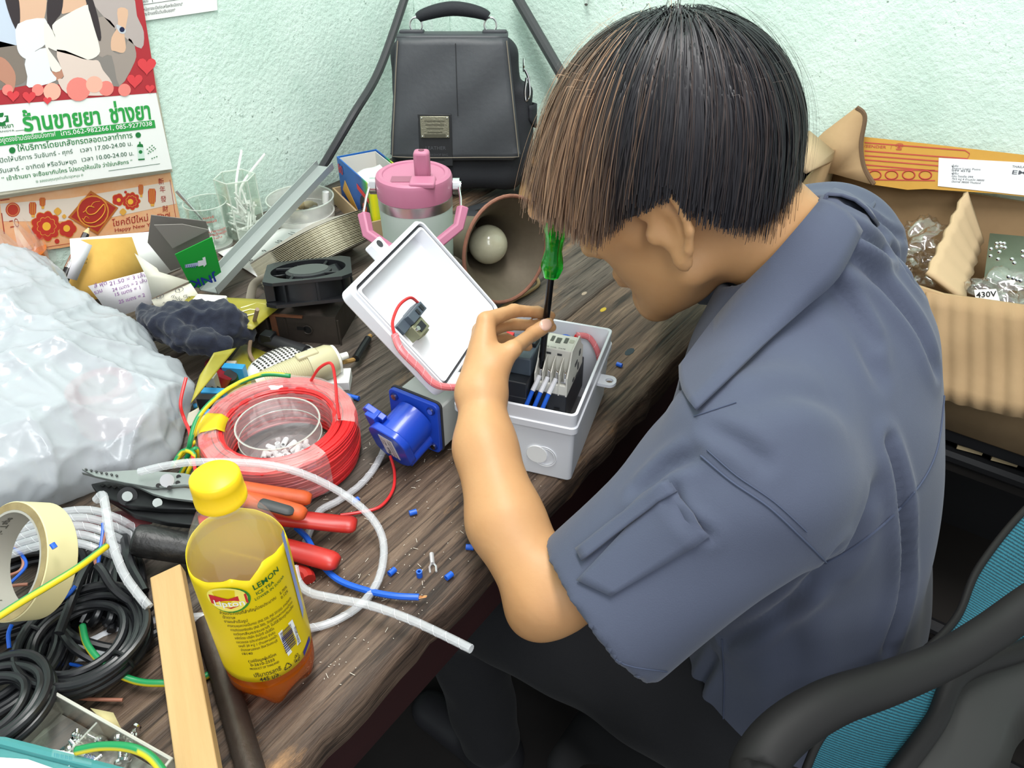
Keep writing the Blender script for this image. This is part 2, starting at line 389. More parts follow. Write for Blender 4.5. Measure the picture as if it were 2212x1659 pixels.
table=thing('work_table','old dark plank workbench covered in wiring clutter','workbench',(-.64,.25,0))
TL=V((-.64,.25,0))
def plank(x0,x1,m,seed,rough_front=False):
    ny=90; r=random.Random(seed); mb=MB(); sec=[]
    for j in range(ny):
        y=-.62+1.84*j/(ny-1); a=.0012*math.sin(y*37+seed)+.001*math.sin(y*91+seed*3)
        xf=x1+(r.uniform(-.004,.001) if rough_front else 0)+a; xb=x0-a*.5; zt=TZ; t=.042
        pts=[(xb,zt-t),(xf-.004,zt-t),(xf,zt-t+.006),(xf,zt-.008-(r.uniform(0,.004) if rough_front else 0)),(xf-.0025,zt-.0025),(xf-.008,zt),(xb+.003,zt),(xb,zt-.003)]
        sec.append([V((px,y,pz))-TL for px,pz in pts])
    n=8; fs=[]
    for j in range(ny-1):
        for k in range(n): l=(k+1)%n; fs.append((j*n+k,j*n+l,(j+1)*n+l,(j+1)*n+k))
    fs+= [tuple(range(n)),tuple(reversed(range((ny-1)*n,ny*n)))]
    mb.add([p for s_ in sec for p in s_],fs); return obj('plank',mb,m,table,sharp=50)
plank(-.464,-.293,wood_front,1,True); plank(-.64,-.4665,wood_back,2); plank(-.815,-.6425,wood_back,3); plank(-.992,-.8175,wood_back,4); plank(-1.08,-.9945,wood_back,5)
obj('front_apron',MB().box(V((-.345,.25,.645))-TL,(.025,1.7,.12)),wood_under,table,bevel=.002)
for lx in (-.37,-1.02):
    for ly in (-.55,1.05): obj('leg',MB().box(V((lx,ly,.354))-TL,(.06,.06,.708)),wood_under,table,bevel=.003)
def fleck(nm,px,py,r,c,z=.0004): obj(nm,MB().lathe([(0,-.002),(r,-.002),(r*.8,z),(0,z)],9,T(on(px,py,0)-TL)@Matrix.Diagonal((.6,1.2,1,1))),plain(c,.7),table)
fleck('knot_hole',1006,1036,.0065,'#0a0706'); fleck('paint_fleck',1303,669,.007,'#b59a2c'); fleck('paint_fleck',1360,760,.010,'#2f3a40'); fleck('paint_fleck',1405,640,.006,'#7a6a40'); fleck('paint_fleck',1262,634,.006,'#9a8a78')
# ================================================================ things on the left wall
XC=-1.072
CAL=Pl(onx(372,365,XC),(0,math.cos(math.radians(8.5)),-math.sin(math.radians(8.5))),(0,.15,1))
paper=mat('white_paper',S('#f2f3f0'),.7); paper_edge=mat('paper_edges',S('#d8d3c2'),.8,var=(900,.6),col2=S('#a49c86'),stretch=(.02,.02,1))
green=plain('#2fa04a',.6); dgreen=plain('#1f7a3c',.6); ink=plain('#2a2a30',.7); red=plain('#c2342c',.6); gold=plain('#d9952f',.5)
cal=thingM('wall_calendar','pharmacy wall calendar with green Thai lettering under a couple photo','calendar',CAL.M)
Z0=.0
sheet=[CAL.uv(308,0),CAL.uv(337,201),CAL.uv(372,365),CAL.uv(0,415)]
ul=sheet[3]; sheet=[(sheet[0][0]+.02,sheet[0][1]+.30)]+sheet[:3]+[ul,(ul[0]-.10,ul[1]+.006),(ul[0]-.06,sheet[0][1]+.30)]
obj('top_sheet',MB().prism(sheet,-.0006,0),paper,cal)
st=MB()
for i in range(9):                       # leaves of the pad, fanned at the lower edge
    o=.0010*i; d=.0009*i+.0005*random.random()
    st.prism([(sheet[1][0]+.001*i,sheet[1][1]-.01*i),(sheet[3][0]-.004+.0012*i,sheet[3][1]-d),(sheet[4][0],sheet[4][1]-d-.004),(sheet[5][0],sheet[5][1]-d),(sheet[5][0],sheet[1][1])],-.0016-o,-.0009-o)
obj('leaf_pad',st,paper_edge,cal)
K=5.821
def pic(name,col,polys,z,rough=.6,k=K,ox=0,oy=0,par=cal,pl=CAL,label=None,**kw):
    for i,p in enumerate(polys):
        q=pl.pts(p,z+i*.00002,k,ox,oy)
        if 'printed' in name and len(q)<18: q=smooth_path(q,3,True)
        obj(name,MB().poly(q),plain(col,rough,**kw),par,recalc=False)
pic('picture_ground','#b2323a',[[(1670,-900),(1790,0),(1970,1165),(-10,1320),(-600,1380),(-800,-800)]],.0003)
pic('picture_ground','#8c8580',[[(-600,-700),(1600,-850),(1690,300),(1700,760),(1500,1090),(1200,1060),(400,1060),(-600,1240)]],.0004)
pic('printed_shirt','#c9d4e4',[[(-500,-300),(60,0),(150,200),(215,400),(200,570),(-500,520)]],.0005)
pic('printed_trousers','#867a70',[[(-500,520),(200,570),(300,800),(330,1000),(100,1090),(-500,1100)]],.0005)
pic('printed_skin','#e0b79a',[[(210,-60),(560,-60),(560,200),(520,260),(410,300),(240,290)],[(800,-60),(1060,-60),(1070,80),(830,165),(770,150)],[(1475,110),(1605,125),(1580,330),(1560,420),(1580,600),(1540,665),(1440,640),(1395,620),(1400,470),(1480,320)]],.0006)
pic('printed_hand','#c08a74',[[(-60,730),(60,740),(180,900),(190,1050),(150,1160),(60,1050),(-60,950)],[(650,890),(780,870),(800,950),(720,1010),(660,960)],[(350,690),(440,640),(400,720),(345,745)]],.0007)
pic('printed_hair','#3b3336',[[(60,-60),(215,-60),(250,230),(215,390),(120,200)],[(610,-60),(780,-60),(770,150),(700,250),(660,370),(590,270)],[(1060,-60),(1140,-60),(1230,220),(1270,470),(1230,500),(1150,240)]],.0007)
pic('printed_blouse','#e9ecee',[[(220,300),(560,230),(570,420),(560,560),(440,640),(350,740),(250,690),(205,560)],[(320,740),(580,600),(630,880),(700,1010),(360,1100),(340,960)]],.0008)
pic('printed_dress','#efeae0',[[(690,270),(1060,65),(1110,120),(1170,320),(1240,560),(1240,680),(1100,750),(900,690),(610,600),(690,470),(660,380)],[(560,260),(690,470),(610,590),(620,640),(770,860),(650,890),(580,640),(550,480)]],.0009)
pic('printed_skirt','#e3cfc4',[[(710,620),(1100,750),(1230,760),(1290,880),(1400,1030),(1390,1180),(1100,1200),(830,1170),(720,1000),(800,960)]],.0009)
pic('printed_coat','#b9aca8',[[(1140,-60),(1640,-60),(1720,200),(1805,400),(1775,610),(1560,460),(1320,230)]],.0005)
pic('printed_trousers','#a3968e',[[(1230,220),(1440,330),(1400,620),(1540,670),(1620,480),(1700,620),(1690,780),(1500,1080),(1400,700),(1240,700)]],.0005)
pic('printed_watch','#c9ccd2',[[(1455,330),(1480,310),(1575,370),(1560,420),(1500,410)]],.0008,.3); pic('watch_dial','#20284a',[[(1500+60*math.cos(a)*.55+30,370+60*math.sin(a)*.55) for a in np.linspace(0,6.1,14)]],.0009,.3)
def heart(cx,cy,s): return [(cx+s*.062*16*math.sin(t)**3,cy-s*.062*(13*math.cos(t)-5*math.cos(2*t)-2*math.cos(3*t)-math.cos(4*t))) for t in np.linspace(0,6.1,20)]
def blob(cx,cy,r): return [(cx+r*math.cos(t),cy+r*math.sin(t)) for t in np.linspace(0,6.05,18)]
pic('printed_hearts','#e0464c',[heart(1840,820,120),heart(1690,1010,100),heart(1880,1110,60),heart(360,1215,85),heart(160,1200,80),heart(590,1260,55)],.0011)
pic('printed_hearts','#f08a80',[blob(980,1120,150),blob(1330,1110,95),blob(1560,1130,80),blob(470,1130,75),blob(90,1130,70)],.0010)
pic('printed_hearts','#f3b7a2',[blob(1180,1060,105),blob(650,1150,110)],.00105)
tx=MB(); CAL.text(tx,'ร้านขายยา',(52,283),(218,267),38,.03); CAL.text(tx,'ช่างยา',(239,265),(326,256),38,.03); obj('shop_title',tx,green,cal,recalc=False)
def par4(pl,a,b,c,d,z): return MB().poly([pl.uv(*p)+(z,) for p in (a,b,c,d)])
obj('green_band',par4(CAL,(-60,322),(336,276),(333,259),(-60,303),.0005),green,cal,recalc=False)
tx=MB(); CAL.text(tx,'อยู่ตรงข้ามโรงเรียนบึงกาฬ',(-2,308),(120,294),11,.006,z=.0009); CAL.text(tx,'โทร.062-9822661, 085-9277038',(130,293),(328,271),11,.008,z=.0009); obj('band_lettering',tx,paper,cal,recalc=False)
pic('green_dot','#1f7a3c',[blob(26,324.5,7),blob(298,291.5,6)],.0006,k=1)
pic('green_rule','#24603f',[[(234,368.5),(345,353),(345,354),(234,369.5)],[(33,282),(52,280),(52,281),(33,283)]],.0006,k=1)
for nm,m_,t,p0,p1,h_,b_ in (('slogan_lettering',dgreen,'ให้บริการโดยเภสัชกรตลอดเวลาทำการ',(38,327),(286,297),13,.008),('slogan_lettering',dgreen,'“ เข้าร้านยา จะซื้อยากับใคร โปรดดูให้แน่ใจ ว่าใช่เภสัชกร ”',(4,391),(286,352),9,.008),('thanks_lettering',dgreen,'❊ ขอขอบคุณทุกท่านที่มาอุดหนุน ❊',(77,395),(180,380),6,0),
    ('hours_lettering',plain('#24603f',.6),'เปิดให้บริการ วันจันทร์ - ศุกร์',(-4,352),(157,331),10,.001),('hours_lettering',plain('#24603f',.6),'เวลา 17.00-24.00 น.',(174,329),(286,314),10,.001),('hours_lettering',plain('#24603f',.6),'วันเสาร์ - อาทิตย์ หรือวันหยุด',(-2,374),(165,352),10,.001),('hours_lettering',plain('#24603f',.6),'เวลา 10.00-24.00 น.',(177,349),(289,335),10,.001),('emblem_lettering',plain('#24603f',.6),'CHANGYA',(-16,288),(31,283),4,.004)):
    tx=MB(); CAL.text(tx,t,p0,p1,h_,b_); obj(nm,tx,m_,cal,recalc=False)
tx=MB(); CAL.text(tx,'ช่างยา',(-6,279),(29,274),9,.012); tx.poly(CAL.pts([(-8,245),(7,243),(8,250),(17,249),(19,263),(11,264),(12,271),(-8,273)],.0005)); obj('cross_emblem',tx,dgreen,cal,recalc=False)
pic('mortar_emblem','#eef2ee',[[(-6,254),(13,252),(11,260),(4,264),(-4,263)],[(5,253),(8,246),(10,246),(8,253)]],.0008,k=1)
pic('bottle_emblem','#cfe6d8',[[(296,316),(309,315),(312,344),(298,345)]],.0006,k=1)
pic('bottle_emblem','#1f7a3c',[[(295,317),(297,312),(300,311),(300,306),(303,306),(303,310),(308,312),(309,318)],[(298,343),(312,342),(312,345),(298,346)],blob(303,328,4)]+[[(a,b),(a+2.5,b-1.5),(a+3.5,b),(a+1,b+1.8)] for a,b in ((316,322),(321,318),(326,314),(320,326),(325,322),(330,318),(318,331),(323,328),(328,325),(333,321),(326,342),(331,340),(336,338))],.0007,k=1)
# new year strip behind and below the calendar
XN=-1.086
NY=Pl(onx(372,380,XN),(0,math.cos(math.radians(12)),-math.sin(math.radians(12))),(0,.2,1))
ny=thingM('new_year_banner','orange dragon new year paper strip hanging under the calendar','banner',NY.M)
ou=[NY.uv(*p) for p in ((368,372),(380,430),(393,488),(330,500),(130,536),(30,548),(-60,560),(-120,420),(100,408))]
o=obj('paper',MB().prism(ou,-.0004,0),mat('orange_print',S('#eec4a0'),.6,var=(14,.5),col2=S('#e79a5c')),ny)
pic('pale_band','#e2d2c4',[[(5,478),(0,440),(150,428),(368,392),(380,440),(200,478)]],.0003,k=1,par=ny,pl=NY)
def ring(cx,cy,r,r2): a=blob(cx,cy,r); return a
K2=4.6075; kw=dict(k=K2,oy=200,par=ny,pl=NY)
def flower(cx,cy,r,n=8): return [(cx+r*(.82+.18*abs(math.cos(n*t/2)))*math.cos(t),cy+r*(.82+.18*abs(math.cos(n*t/2)))*math.sin(t)) for t in np.linspace(0,6.2,n*6)]
pic('gold_rim','#d98e3a',[flower(455,1330,158,9),flower(670,1355,95,5),flower(1305,1080,94,9),flower(1175,1065,66,5)],.0005,**kw)
pic('red_flower','#bf3429',[flower(455,1330,150,9),flower(670,1355,88,5),flower(1305,1080,88,9),flower(1175,1065,60,5),blob(565,1478,24),blob(1247,990,14)],.0006,**kw)
pic('gold_line','#e0a545',[flower(460,1330,100,9),flower(1305,1080,60,9)],.0007,**kw); pic('red_flower','#bf3429',[flower(460,1330,94,9),flower(1305,1080,55,9)],.0008,**kw)
pic('gold_centre','#f0b53c',[blob(460,1330,42),blob(660,1350,34),blob(1295,1085,28),blob(1178,1068,20)],.0009,**kw)
pic('gold_rim','#b7672c',[[(900,975),(1175,1145),(970,1415),(672,1240)]],.0009,**kw); pic('red_square','#a92c25',[[(900,1005),(1150,1145),(968,1385),(705,1236)]],.0010,**kw)
pic('gold_ring','#d98e3a',[blob(920,1180,160)],.0011,**kw); pic('red_disc','#a92c25',[blob(920,1180,146)],.0012,**kw)
dr=MB()
for pts,wd in (([(815,1250),(850,1290),(930,1290),(1000,1240),(1040,1170),(1030,1110),(990,1150),(940,1200),(880,1210),(850,1170),(880,1130),(930,1140)],14),([(850,1170),(820,1190)],9),([(900,1130),(930,1090),(990,1080)],7),([(880,1250),(850,1230),(830,1260)],7)):
    p2=smooth_path([NY.uv(x/K2,200+y/K2)+(.0014,) for x,y in pts],4); dr.tube(p2,wd*.4/K2*.00058*1.1,6)
obj('dragon_emblem',dr,gold,ny)
lan=[(1375,915,50,100),(1470,955,80,150),(285,1090,75,125),(390,1045,60,85)]
pic('lantern','#c04a30',[[(x+w*.15,y),(x+w*.85,y),(x+w,y+h*.2),(x+w*.95,y+h*.85),(x+w*.8,y+h),(x+w*.25,y+h),(x+w*.05,y+h*.85),(x,y+h*.2)] for x,y,w,h in lan],.0006,**kw)
pic('lantern_gold','#e0a545',[[(x+w*f,y+4),(x+w*(f+.08),y+4),(x+w*(f+.1),y+h-4),(x+w*(f+.02),y+h-4)] for x,y,w,h in lan for f in (.2,.45,.7)]+[[(x+w*.3,y+h),(x+w*.8,y+h),(x+w*.75,y+h+25),(x+w*.35,y+h+25)] for x,y,w,h in lan]+[flower(570,1180,38,4),flower(635,1230,22,4),flower(1220,1185,34,4),flower(720,1470,18,4)],.0007,**kw)
pic('red_seal','#c04a30',[blob(125,1165,72)],.0006,**kw); pic('gold_line','#e8b070',[blob(125,1165,60)],.0007,**kw); pic('red_seal','#b83a2a',[blob(125,1165,55)],.0008,**kw)
tx=MB(); NY.text(tx,'โชคดีปีใหม่ ๒๕๖๗',(243,489),(367,469),14,.006); NY.text(tx,'Happy New Year 2024',(248,501),(370,481),8,.006)
for c,x,y in (('新',342,398),('年',345,415),('發',347,436),('財',351,457)): NY.text(tx,c,(x,y),(x+12,y-1.5),11,.003)
NY.text(tx,'二〇',(22,492),(42,488),16,.006)
for a in ([(366,388),(367,388),(381,478),(380,478)],[(0,432),(20,429),(20,431),(0,434)],[(2,460),(4,460),(10,505),(8,505)],[(22,545),(390,488),(390,489),(22,546)]): tx.poly(NY.pts(a,.0006))
obj('greeting_lettering',tx,plain('#a5322a',.6),ny,recalc=False)
# notice sheet
XP=-1.087
NO=Pl(onx(312,45,XP),(0,onx(470,22,XP).y-onx(312,45,XP).y,onx(470,22,XP).z-onx(312,45,XP).z),(0,0,1))
no=thingM('notice_sheet','white printed notice taped to the wall right of the calendar','paper',NO.M)
obj('sheet',MB().prism([NO.uv(312,45),NO.uv(391+79,22),NO.uv(466,-60),NO.uv(466,-200),NO.uv(270,-200)],-.0003,0),paper,no)
tx=MB(); NO.text(tx,'ใหม่)อาจจะเปียก่อนหรือหลังเปิดงาน*',(308,24),(395,11),7); NO.text(tx,'ประจำแชร์ในวันเงินออก*',(309,34),(379,24),7); NO.text(tx,'เอมมี่',(306,6),(320,4),6)
tx.poly(NO.pts([(306,10),(470,-14),(470,-13),(306,11)],.0005)); tx.poly(NO.pts([(329,5),(330,5),(328,-8),(327,-8)],.0005)); obj('lettering',tx,ink,no,recalc=False)
# ================================================================ control box being wired
BA=math.radians(17.5); BM=frame(V((-.282,.5,TZ)),(math.cos(BA),math.sin(BA),0),(-math.sin(BA),math.cos(BA),0),(0,0,1))
BW,BD,BH=.130,.168,.089
abs_w=mat('white_abs',S('#e6e8ee'),.35,spec=.4); black_p=mat('black_plastic',S('#23262b'),.45); grey_p=mat('blue_grey_plastic',S('#4a5560'),.45)
cream=mat('cream_plastic',S('#dcdad0'),.45); gasket=plain('#3a3a3e',.7); blue_w=mat('blue_insulation',S('#1d5fd0'),.35,spec=.6); red_w=mat('red_insulation',S('#d62a2c'),.35,spec=.6)
sleeve_w=plain('#dcdde2',.45); spiral_m=mat('milky_spiral',(.74,.76,.79),.22,translucent=.58,spec=.7); spiral_red=mat('spiral_over_red',S('#e27b80'),.25,spec=.6)
box=thingM('control_box','open white plastic control box with hinged lid on the bench edge','control box',BM)
def ring_loft(prof,w,d,cx,cy,r=.007,n=5,cap=True):
    """stack of rounded rectangles, prof = [(inset,z)]"""
    mb=MB(); vs=[]; fs=[]; m=4*(n+1)
    for ins,z in prof:
        vs+=[(cx+x,cy+y,z) for x,y in rrect(w-2*ins,d-2*ins,max(r-ins*.5,.002),n)]
    for i in range(len(prof)-1):
        for k in range(m): l=(k+1)%m; fs.append((i*m+k,i*m+l,(i+1)*m+l,(i+1)*m+k))
    if cap: fs.append(tuple(reversed(range(m)))); fs.append(tuple(range((len(prof)-1)*m,len(prof)*m)))
    return mb.add(vs,fs)
body=obj('body',ring_loft([(.006,.0),(.0045,.002),(.0035,.064),(.0005,.0655),(.0005,.0725),(.002,.0735),(.0015,.0885),(.002,.089),(.0040,.089),(.0045,.0885),(.0055,.066),(.0065,.003)],BW,BD,-BW/2,BD/2),abs_w,box,sharp=28)
def on_near(px,py,off=0.0):               # place on the near wall of the box
    d=BM.inverted()@(rayd(px,py)+CAM); c=BM.inverted()@CAM; r=d-c; t=(.0035-off-c.y)/r.y; return c+r*t
kn=on_near(1160,980); kc=on_near(1176,986)
obj('knockout_ring',MB().tube([V((kc.x+.0125*math.cos(a),.0033,kc.z+.0125*math.sin(a))) for a in np.linspace(0,2*PI,32,endpoint=False)],.0006,5,True),plain('#f2f3f6',.4),body)
obj('knockout_ring',MB().tube([V((kc.x+.0105*math.cos(a),.0033,kc.z+.0105*math.sin(a))) for a in np.linspace(0,2*PI,32,endpoint=False)],.0005,5,True),plain('#f2f3f6',.4),body)
obj('round_sticker',MB().cyl((kn.x,.0045,kn.z),(kn.x,.0022,kn.z),.0108,n=28),plain('#f8f8f8',.5),body)
kc=on_near(1013,950); obj('knockout_ring',MB().tube([V((kc.x+.0125*math.cos(a),.0033,kc.z+.0125*math.sin(a))) for a in np.linspace(0,2*PI,32,endpoint=False)],.0006,5,True),plain('#f2f3f6',.4),body)
def lug(M,nm,par):
    mb=MB(); mb.M=M; n=14; o=[]; 
    for k in range(n+1):
        a=-PI/2+PI*k/n; o.append((.013+.007*math.cos(a),.009*math.sin(a)))
    o=[(0,-.009)]+o+[(0,.009)]; hole=[(.0125+.0042*math.cos(2*PI*k/16),.0042*math.sin(2*PI*k/16)) for k in range(16)]
    # plate with a hole: outer ring stitched to the hole, top and bottom
    N=len(o); out=[]; 
    for k in range(32):
        a=2*PI*k/32; d=V((math.cos(a),math.sin(a))); t=1e9; c=V((.0125,0))
        for i in range(N):
            p,q=V(o[i]),V(o[(i+1)%N]); e=q-p; den=d.x*e.y-d.y*e.x
            if abs(den)<1e-9: continue
            s_=((p.x-c.x)*e.y-(p.y-c.y)*e.x)/den; u=((p.x-c.x)*d.y-(p.y-c.y)*d.x)/den
            if s_>0 and -1e-6<=u<=1+1e-6: t=min(t,s_)
        out.append((c.x+d.x*t,c.y+d.y*t))
    inn=[(.0125+.0042*math.cos(2*PI*k/32),.0042*math.sin(2*PI*k/32)) for k in range(32)]
    vs=[(x,y,z) for z in (0,.0035) for x,y in out]+[(x,y,z) for z in (0,.0035) for x,y in inn]; fs=[]
    for k in range(32):
        l=(k+1)%32; fs+=[(32+k,32+l,96+l,96+k),(l,k,64+k,64+l),(k,l,32+l,32+k),(64+l,64+k,96+k,96+l)]
    mb.add(vs,fs); return obj(nm,mb,abs_w,par,sharp=40)
lug(T(-.002,.1,.063),'fixing_lug',body)
# hinged lid, tipped back over the left edge
LT=math.radians(47); hx=-BW-.004
LX=V((-math.cos(LT),0,math.sin(LT))); LZ=V((math.sin(LT),0,math.cos(LT)))   # LX away from the hinge, LZ towards the inside face
LM=frame(V((hx,BD,.0885)),LX,V((0,-1,0)),LZ)
LW=.140
lm=ring_loft([(.003,-.020),(.0005,-.017),(.0,-.004),(.0025,-.003),(.0025,.0),(.0045,.0),(.0048,-.0035),(.0075,-.0038),(.0078,-.0015),(.0105,-.0015),(.0115,-.0165)],LW,BD,LW/2,BD/2,r=.009)
lid=obj('lid',lm,abs_w,box,sharp=28); lid.data.transform(LM)
gk=MB(); q=[(LW/2+x,BD/2+y,-.0033) for x,y in rrect(LW-.0123,BD-.0123,.006)]; gk.tube(q,.0012,5,True); g=obj('gasket',gk,gasket,lid); g.data.transform(LM)
for yy in (.084,):
    mb=MB().box((LW+.006,BD-yy,-.009),(.018,.02,.013)); o=obj('latch_lug',mb,abs_w,lid,bevel=.002); o.data.transform(LM)
    o=obj('latch_hole',MB().cyl((LW+.009,BD-yy,-.0022),(LW+.009,BD-yy,-.016),.0042),gasket,lid); o.data.transform(LM)
for yy in (.02,.148): o=obj('hinge_pin',MB().cyl((hx+.001,yy-.012,.088),(hx+.001,yy+.012,.088),.0035,n=12),abs_w,box)
# switch block on the lid
sx,sy=None,None
def lidpt(px,py,off=-.015):
    Mi=(BM@LM).inverted(); c=Mi@CAM; d=Mi@(CAM+rayd(px,py))-c; t=(off-c.z)/d.z; return c+d*t
s0=lidpt(882,712,-.005); an=math.radians(58)
a0=lidpt(862,716,-.006); a1=lidpt(907,662,-.006); ang=math.atan2(a1.y-a0.y,a1.x-a0.x); sl=(a1-a0).length; sm=(a0+a1)/2
SM=LM@T(sm.x,sm.y,-.0165)@rz(ang)
def sw(name,parts,m,par=lid,**k):
    mb=MB(); mb.M=SM
    for c,d in parts: mb.box(c,d)
    return obj(name,mb,m,par,**k)
sb=sw('switch_block',[((0,0,.007),(sl,.011,.014)),((.004,0,.017),(sl*.6,.010,.008))],grey_p,bevel=.0006)
sw('contact_block',[((-.004,-.0125,.009),(.022,.014,.018)),((.004,-.020,.006),(.012,.006,.012))],mat('olive_contact',S('#8b8d72'),.4,metal=.4),bevel=.0008)
sw('switch_recess',[((-.004,-.0125,.0185),(.012,.008,.001)),((.013,0,.0215),(.005,.006,.001)),((.004,0,.0215),(.004,.006,.001))],black_p)
sw('switch_mount',[((-.010,-.006,.002),(.026,.030,.004))],abs_w,bevel=.001)
mb=MB(); mb.M=SM; mb.cyl((-.012,-.011,.018),(-.012,-.011,.021),.0025); obj('terminal_screw',mb,steel,lid)
# red lead from the switch down into the box in spiral wrap
rw=[lidpt(903,654,-.004),lidpt(886,643,.003),lidpt(862,660,.006),lidpt(848,695,.006),lidpt(852,722,.005)]
p=smooth_path([LM@q for q in rw],8); obj('red_lead',MB().tube(p,.0016,8),red_w,box)
sl2=[LM@q for q in (rw[-1],lidpt(866,755,.004),lidpt(905,795,.005),lidpt(945,832,.006))]+[V((-BW+.013,.012,.089)),V((-BW+.02,.03,.07)),V((-BW+.03,.05,.03))]
def spiral_tube(pts,r,m_,name,parent,pitch=.011,label=None,turn=1.0,gap_m=None):
    p=smooth_path(pts,10); o=obj(name,MB().tube(p,r,10),m_,parent)
    # the cut edge of the wrap runs round it as a fine ridge
    L=[0]; 
    for a,b in zip(p[:-1],p[1:]): L.append(L[-1]+(b-a).length)
    n=int(L[-1]/pitch*10)+2; mb=MB(); out=[]; j=0; nx=V((0,0,1)).orthogonal()
    for i in range(n):
        s_=L[-1]*i/(n-1)
        while j<len(L)-2 and L[j+1]<s_: j+=1
        f=(s_-L[j])/max(L[j+1]-L[j],1e-9); c=p[j].lerp(p[j+1],f); t=(p[j+1]-p[j]).normalized()
        nx=(nx-t*nx.dot(t)).normalized(); a=2*PI*s_/pitch; out.append(c+(nx*math.cos(a)+t.cross(nx)*math.sin(a))*(r*1.0))
    mb.tube(out,r*.055,4); obj('wrap_edge',mb,gap_m or plain('#e2e4e8',.3),o); return o
spiral_tube(sl2,.0037,spiral_red,'wrapped_lead',box,gap_m=plain('#f3c9cc',.3))
rp=[V((-.045,.148,.072)),V((-.040,.152,.082)),V((-.026,.157,.078)),V((-.014,.155,.06)),V((-.009,.15,.035)),V((-.012,.14,.008))]
obj('red_lead',MB().tube(smooth_path([V((-.052,.14,.07)),rp[0],rp[1]],6),.0016,8),red_w,box); spiral_tube(rp[1:],.0034,spiral_red,'wrapped_lead',box,gap_m=plain('#f3c9cc',.3))
obj('blue_lead',MB().tube(smooth_path([V((-.062,.14,.07)),V((-.056,.15,.078)),V((-.046,.152,.076)),V((-.04,.15,.06))],6),.0019,8),blue_w,box)
# din rail and back plate
obj('din_rail',MB().box((-.065,.117,.008),(.118,.035,.006)),steel,box,bevel=.0006); obj('back_plate',MB().box((-.065,.084,.0042),(.112,.15,.0016)),abs_w,box)
# contactor
cx0,cx1=-.0665,-.0305; cw=cx1-cx0; cm=(cx0+cx1)/2
def bx(name,c,d,m,par,**k): return obj(name,MB().box(c,d),m,par,**k)
con=bx('contactor',(cm,.118,.030),(cw,.080,.042),black_p,box,bevel=.0012); con['label']='cream and black contactor'
bx('upper_housing',(cm,.112,.0735),(cw-.003,.030,.045),cream,con,bevel=.001)
bx('middle_housing',(cm,.114,.056),(cw-.001,.070,.014),cream,con,bevel=.001)
for x in (cx0+.0006,cx1-.0006):
    mb=MB(); mb.prism([(.078,.05),(.078,.074),(.088,.084),(.096,.0975),(.128,.0975),(.136,.084),(.147,.074),(.147,.05)],-.0008,.0008,frame((x,0,0),(0,1,0),(0,0,1),(1,0,0))); obj('end_plate',mb,cream,con)
for i in range(3):
    x=cx0+cw*(i+1)/4
    for y0,y1 in ((.078,.096),(.129,.147)):
        mb=MB(); ys=[(y0,.05),(y0,.078),(y0+(y1-y0)*.5,.085),(y1,.088),(y1,.05)] if y0<.1 else [(y0,.05),(y0,.088),(y0+(y1-y0)*.5,.085),(y1,.078),(y1,.05)]
        mb.prism(ys,-.0006,.0006,frame((x,0,0),(0,1,0),(0,0,1),(1,0,0))); obj('divider',mb,cream,con)
for i in range(4):
    x=cx0+cw*(i+.5)/4; mb=MB().cyl((x,.0875,.064),(x,.0875,.0745),.0030,n=14); mb.sphere((x,.0875,.0745),(.003,.003,.0014),12,6); obj('terminal_screw',mb,chrome,con); bx('terminal_plate',(x,.0875,.0655),(.007,.012,.0015),steel,con)
for x,d,y in ((cm-.009,.0035,.116),(cm-.002,.0055,.114),(cm+.006,.0040,.116)): bx('face_mark',(x,y,.0962),(d,.010,.0008),plain('#55564e',.5),con)
bx('face_mark',(cm+.012,.116,.0962),(.005,.006,.0008),plain('#b9b8a8',.5),con)
for x in (cm-.008,cm+.004): bx('front_slot',(x,.0968,.090),(.005,.0012,.0022),plain('#3c3d3f',.5),con)
for i,(y,z,dy,dz) in enumerate(((.115,.07,.01,.004),(.125,.06,.004,.008),(.105,.055,.006,.003),(.13,.075,.006,.006),(.12,.05,.008,.004))): bx('side_slot',(cx1+.0004,y,z),(.001,dy,dz),plain('#4a4b4c',.6),con)
for x in (cm-.006,cm+.008): bx('base_slot',(x,.0776,.026),(.006,.002,.014),plain('#0c0d0f',.6),con)
tx=MB()
for i,t in enumerate(('S-T10','COIL','DATE')): put_text(tx,t,cx0+.002+.009*i,.0985,h=.0022,fn=lambda x,y:(x,y,.0963))
obj('lettering',tx,ink,con,recalc=False)
# motor starter
mx0,mx1=-.1165,-.0705; mw=mx1-mx0; mm=(mx0+mx1)/2
st_=bx('motor_starter',(mm,.100,.038),(mw,.075,.062),black_p,box,bevel=.0012); st_['label']='black motor starter with green button'
bx('top_cover',(mm,.099,.080),(mw,.045,.022),grey_p,st_,bevel=.0015)
mb=MB(); mb.prism([(.062,.035),(.062,.050),(.074,.052),(.078,.069),(.122,.069),(.122,.035)],mx0,mx1,frame((0,0,0),(0,1,0),(0,0,1),(1,0,0))); obj('terminal_shoulder',mb,black_p,st_,bevel=.0008)
bx('button_frame',(mx1-.009,.109,.093),(.014,.018,.006),black_p,st_,bevel=.0008); bx('green_button',(mx1-.011,.107,.0965),(.008,.011,.004),plain('#22b455',.4),st_,bevel=.0008); bx('red_button',(mx0+.012,.107,.0945),(.009,.012,.006),plain('#c4272a',.4),st_,bevel=.0008)
tx=MB(); put_text(tx,'START',mx1-.0155,.0955,h=.0022,bold=.01,fn=lambda x,y:(x,y,.0914)); obj('lettering',tx,paper,st_,recalc=False)
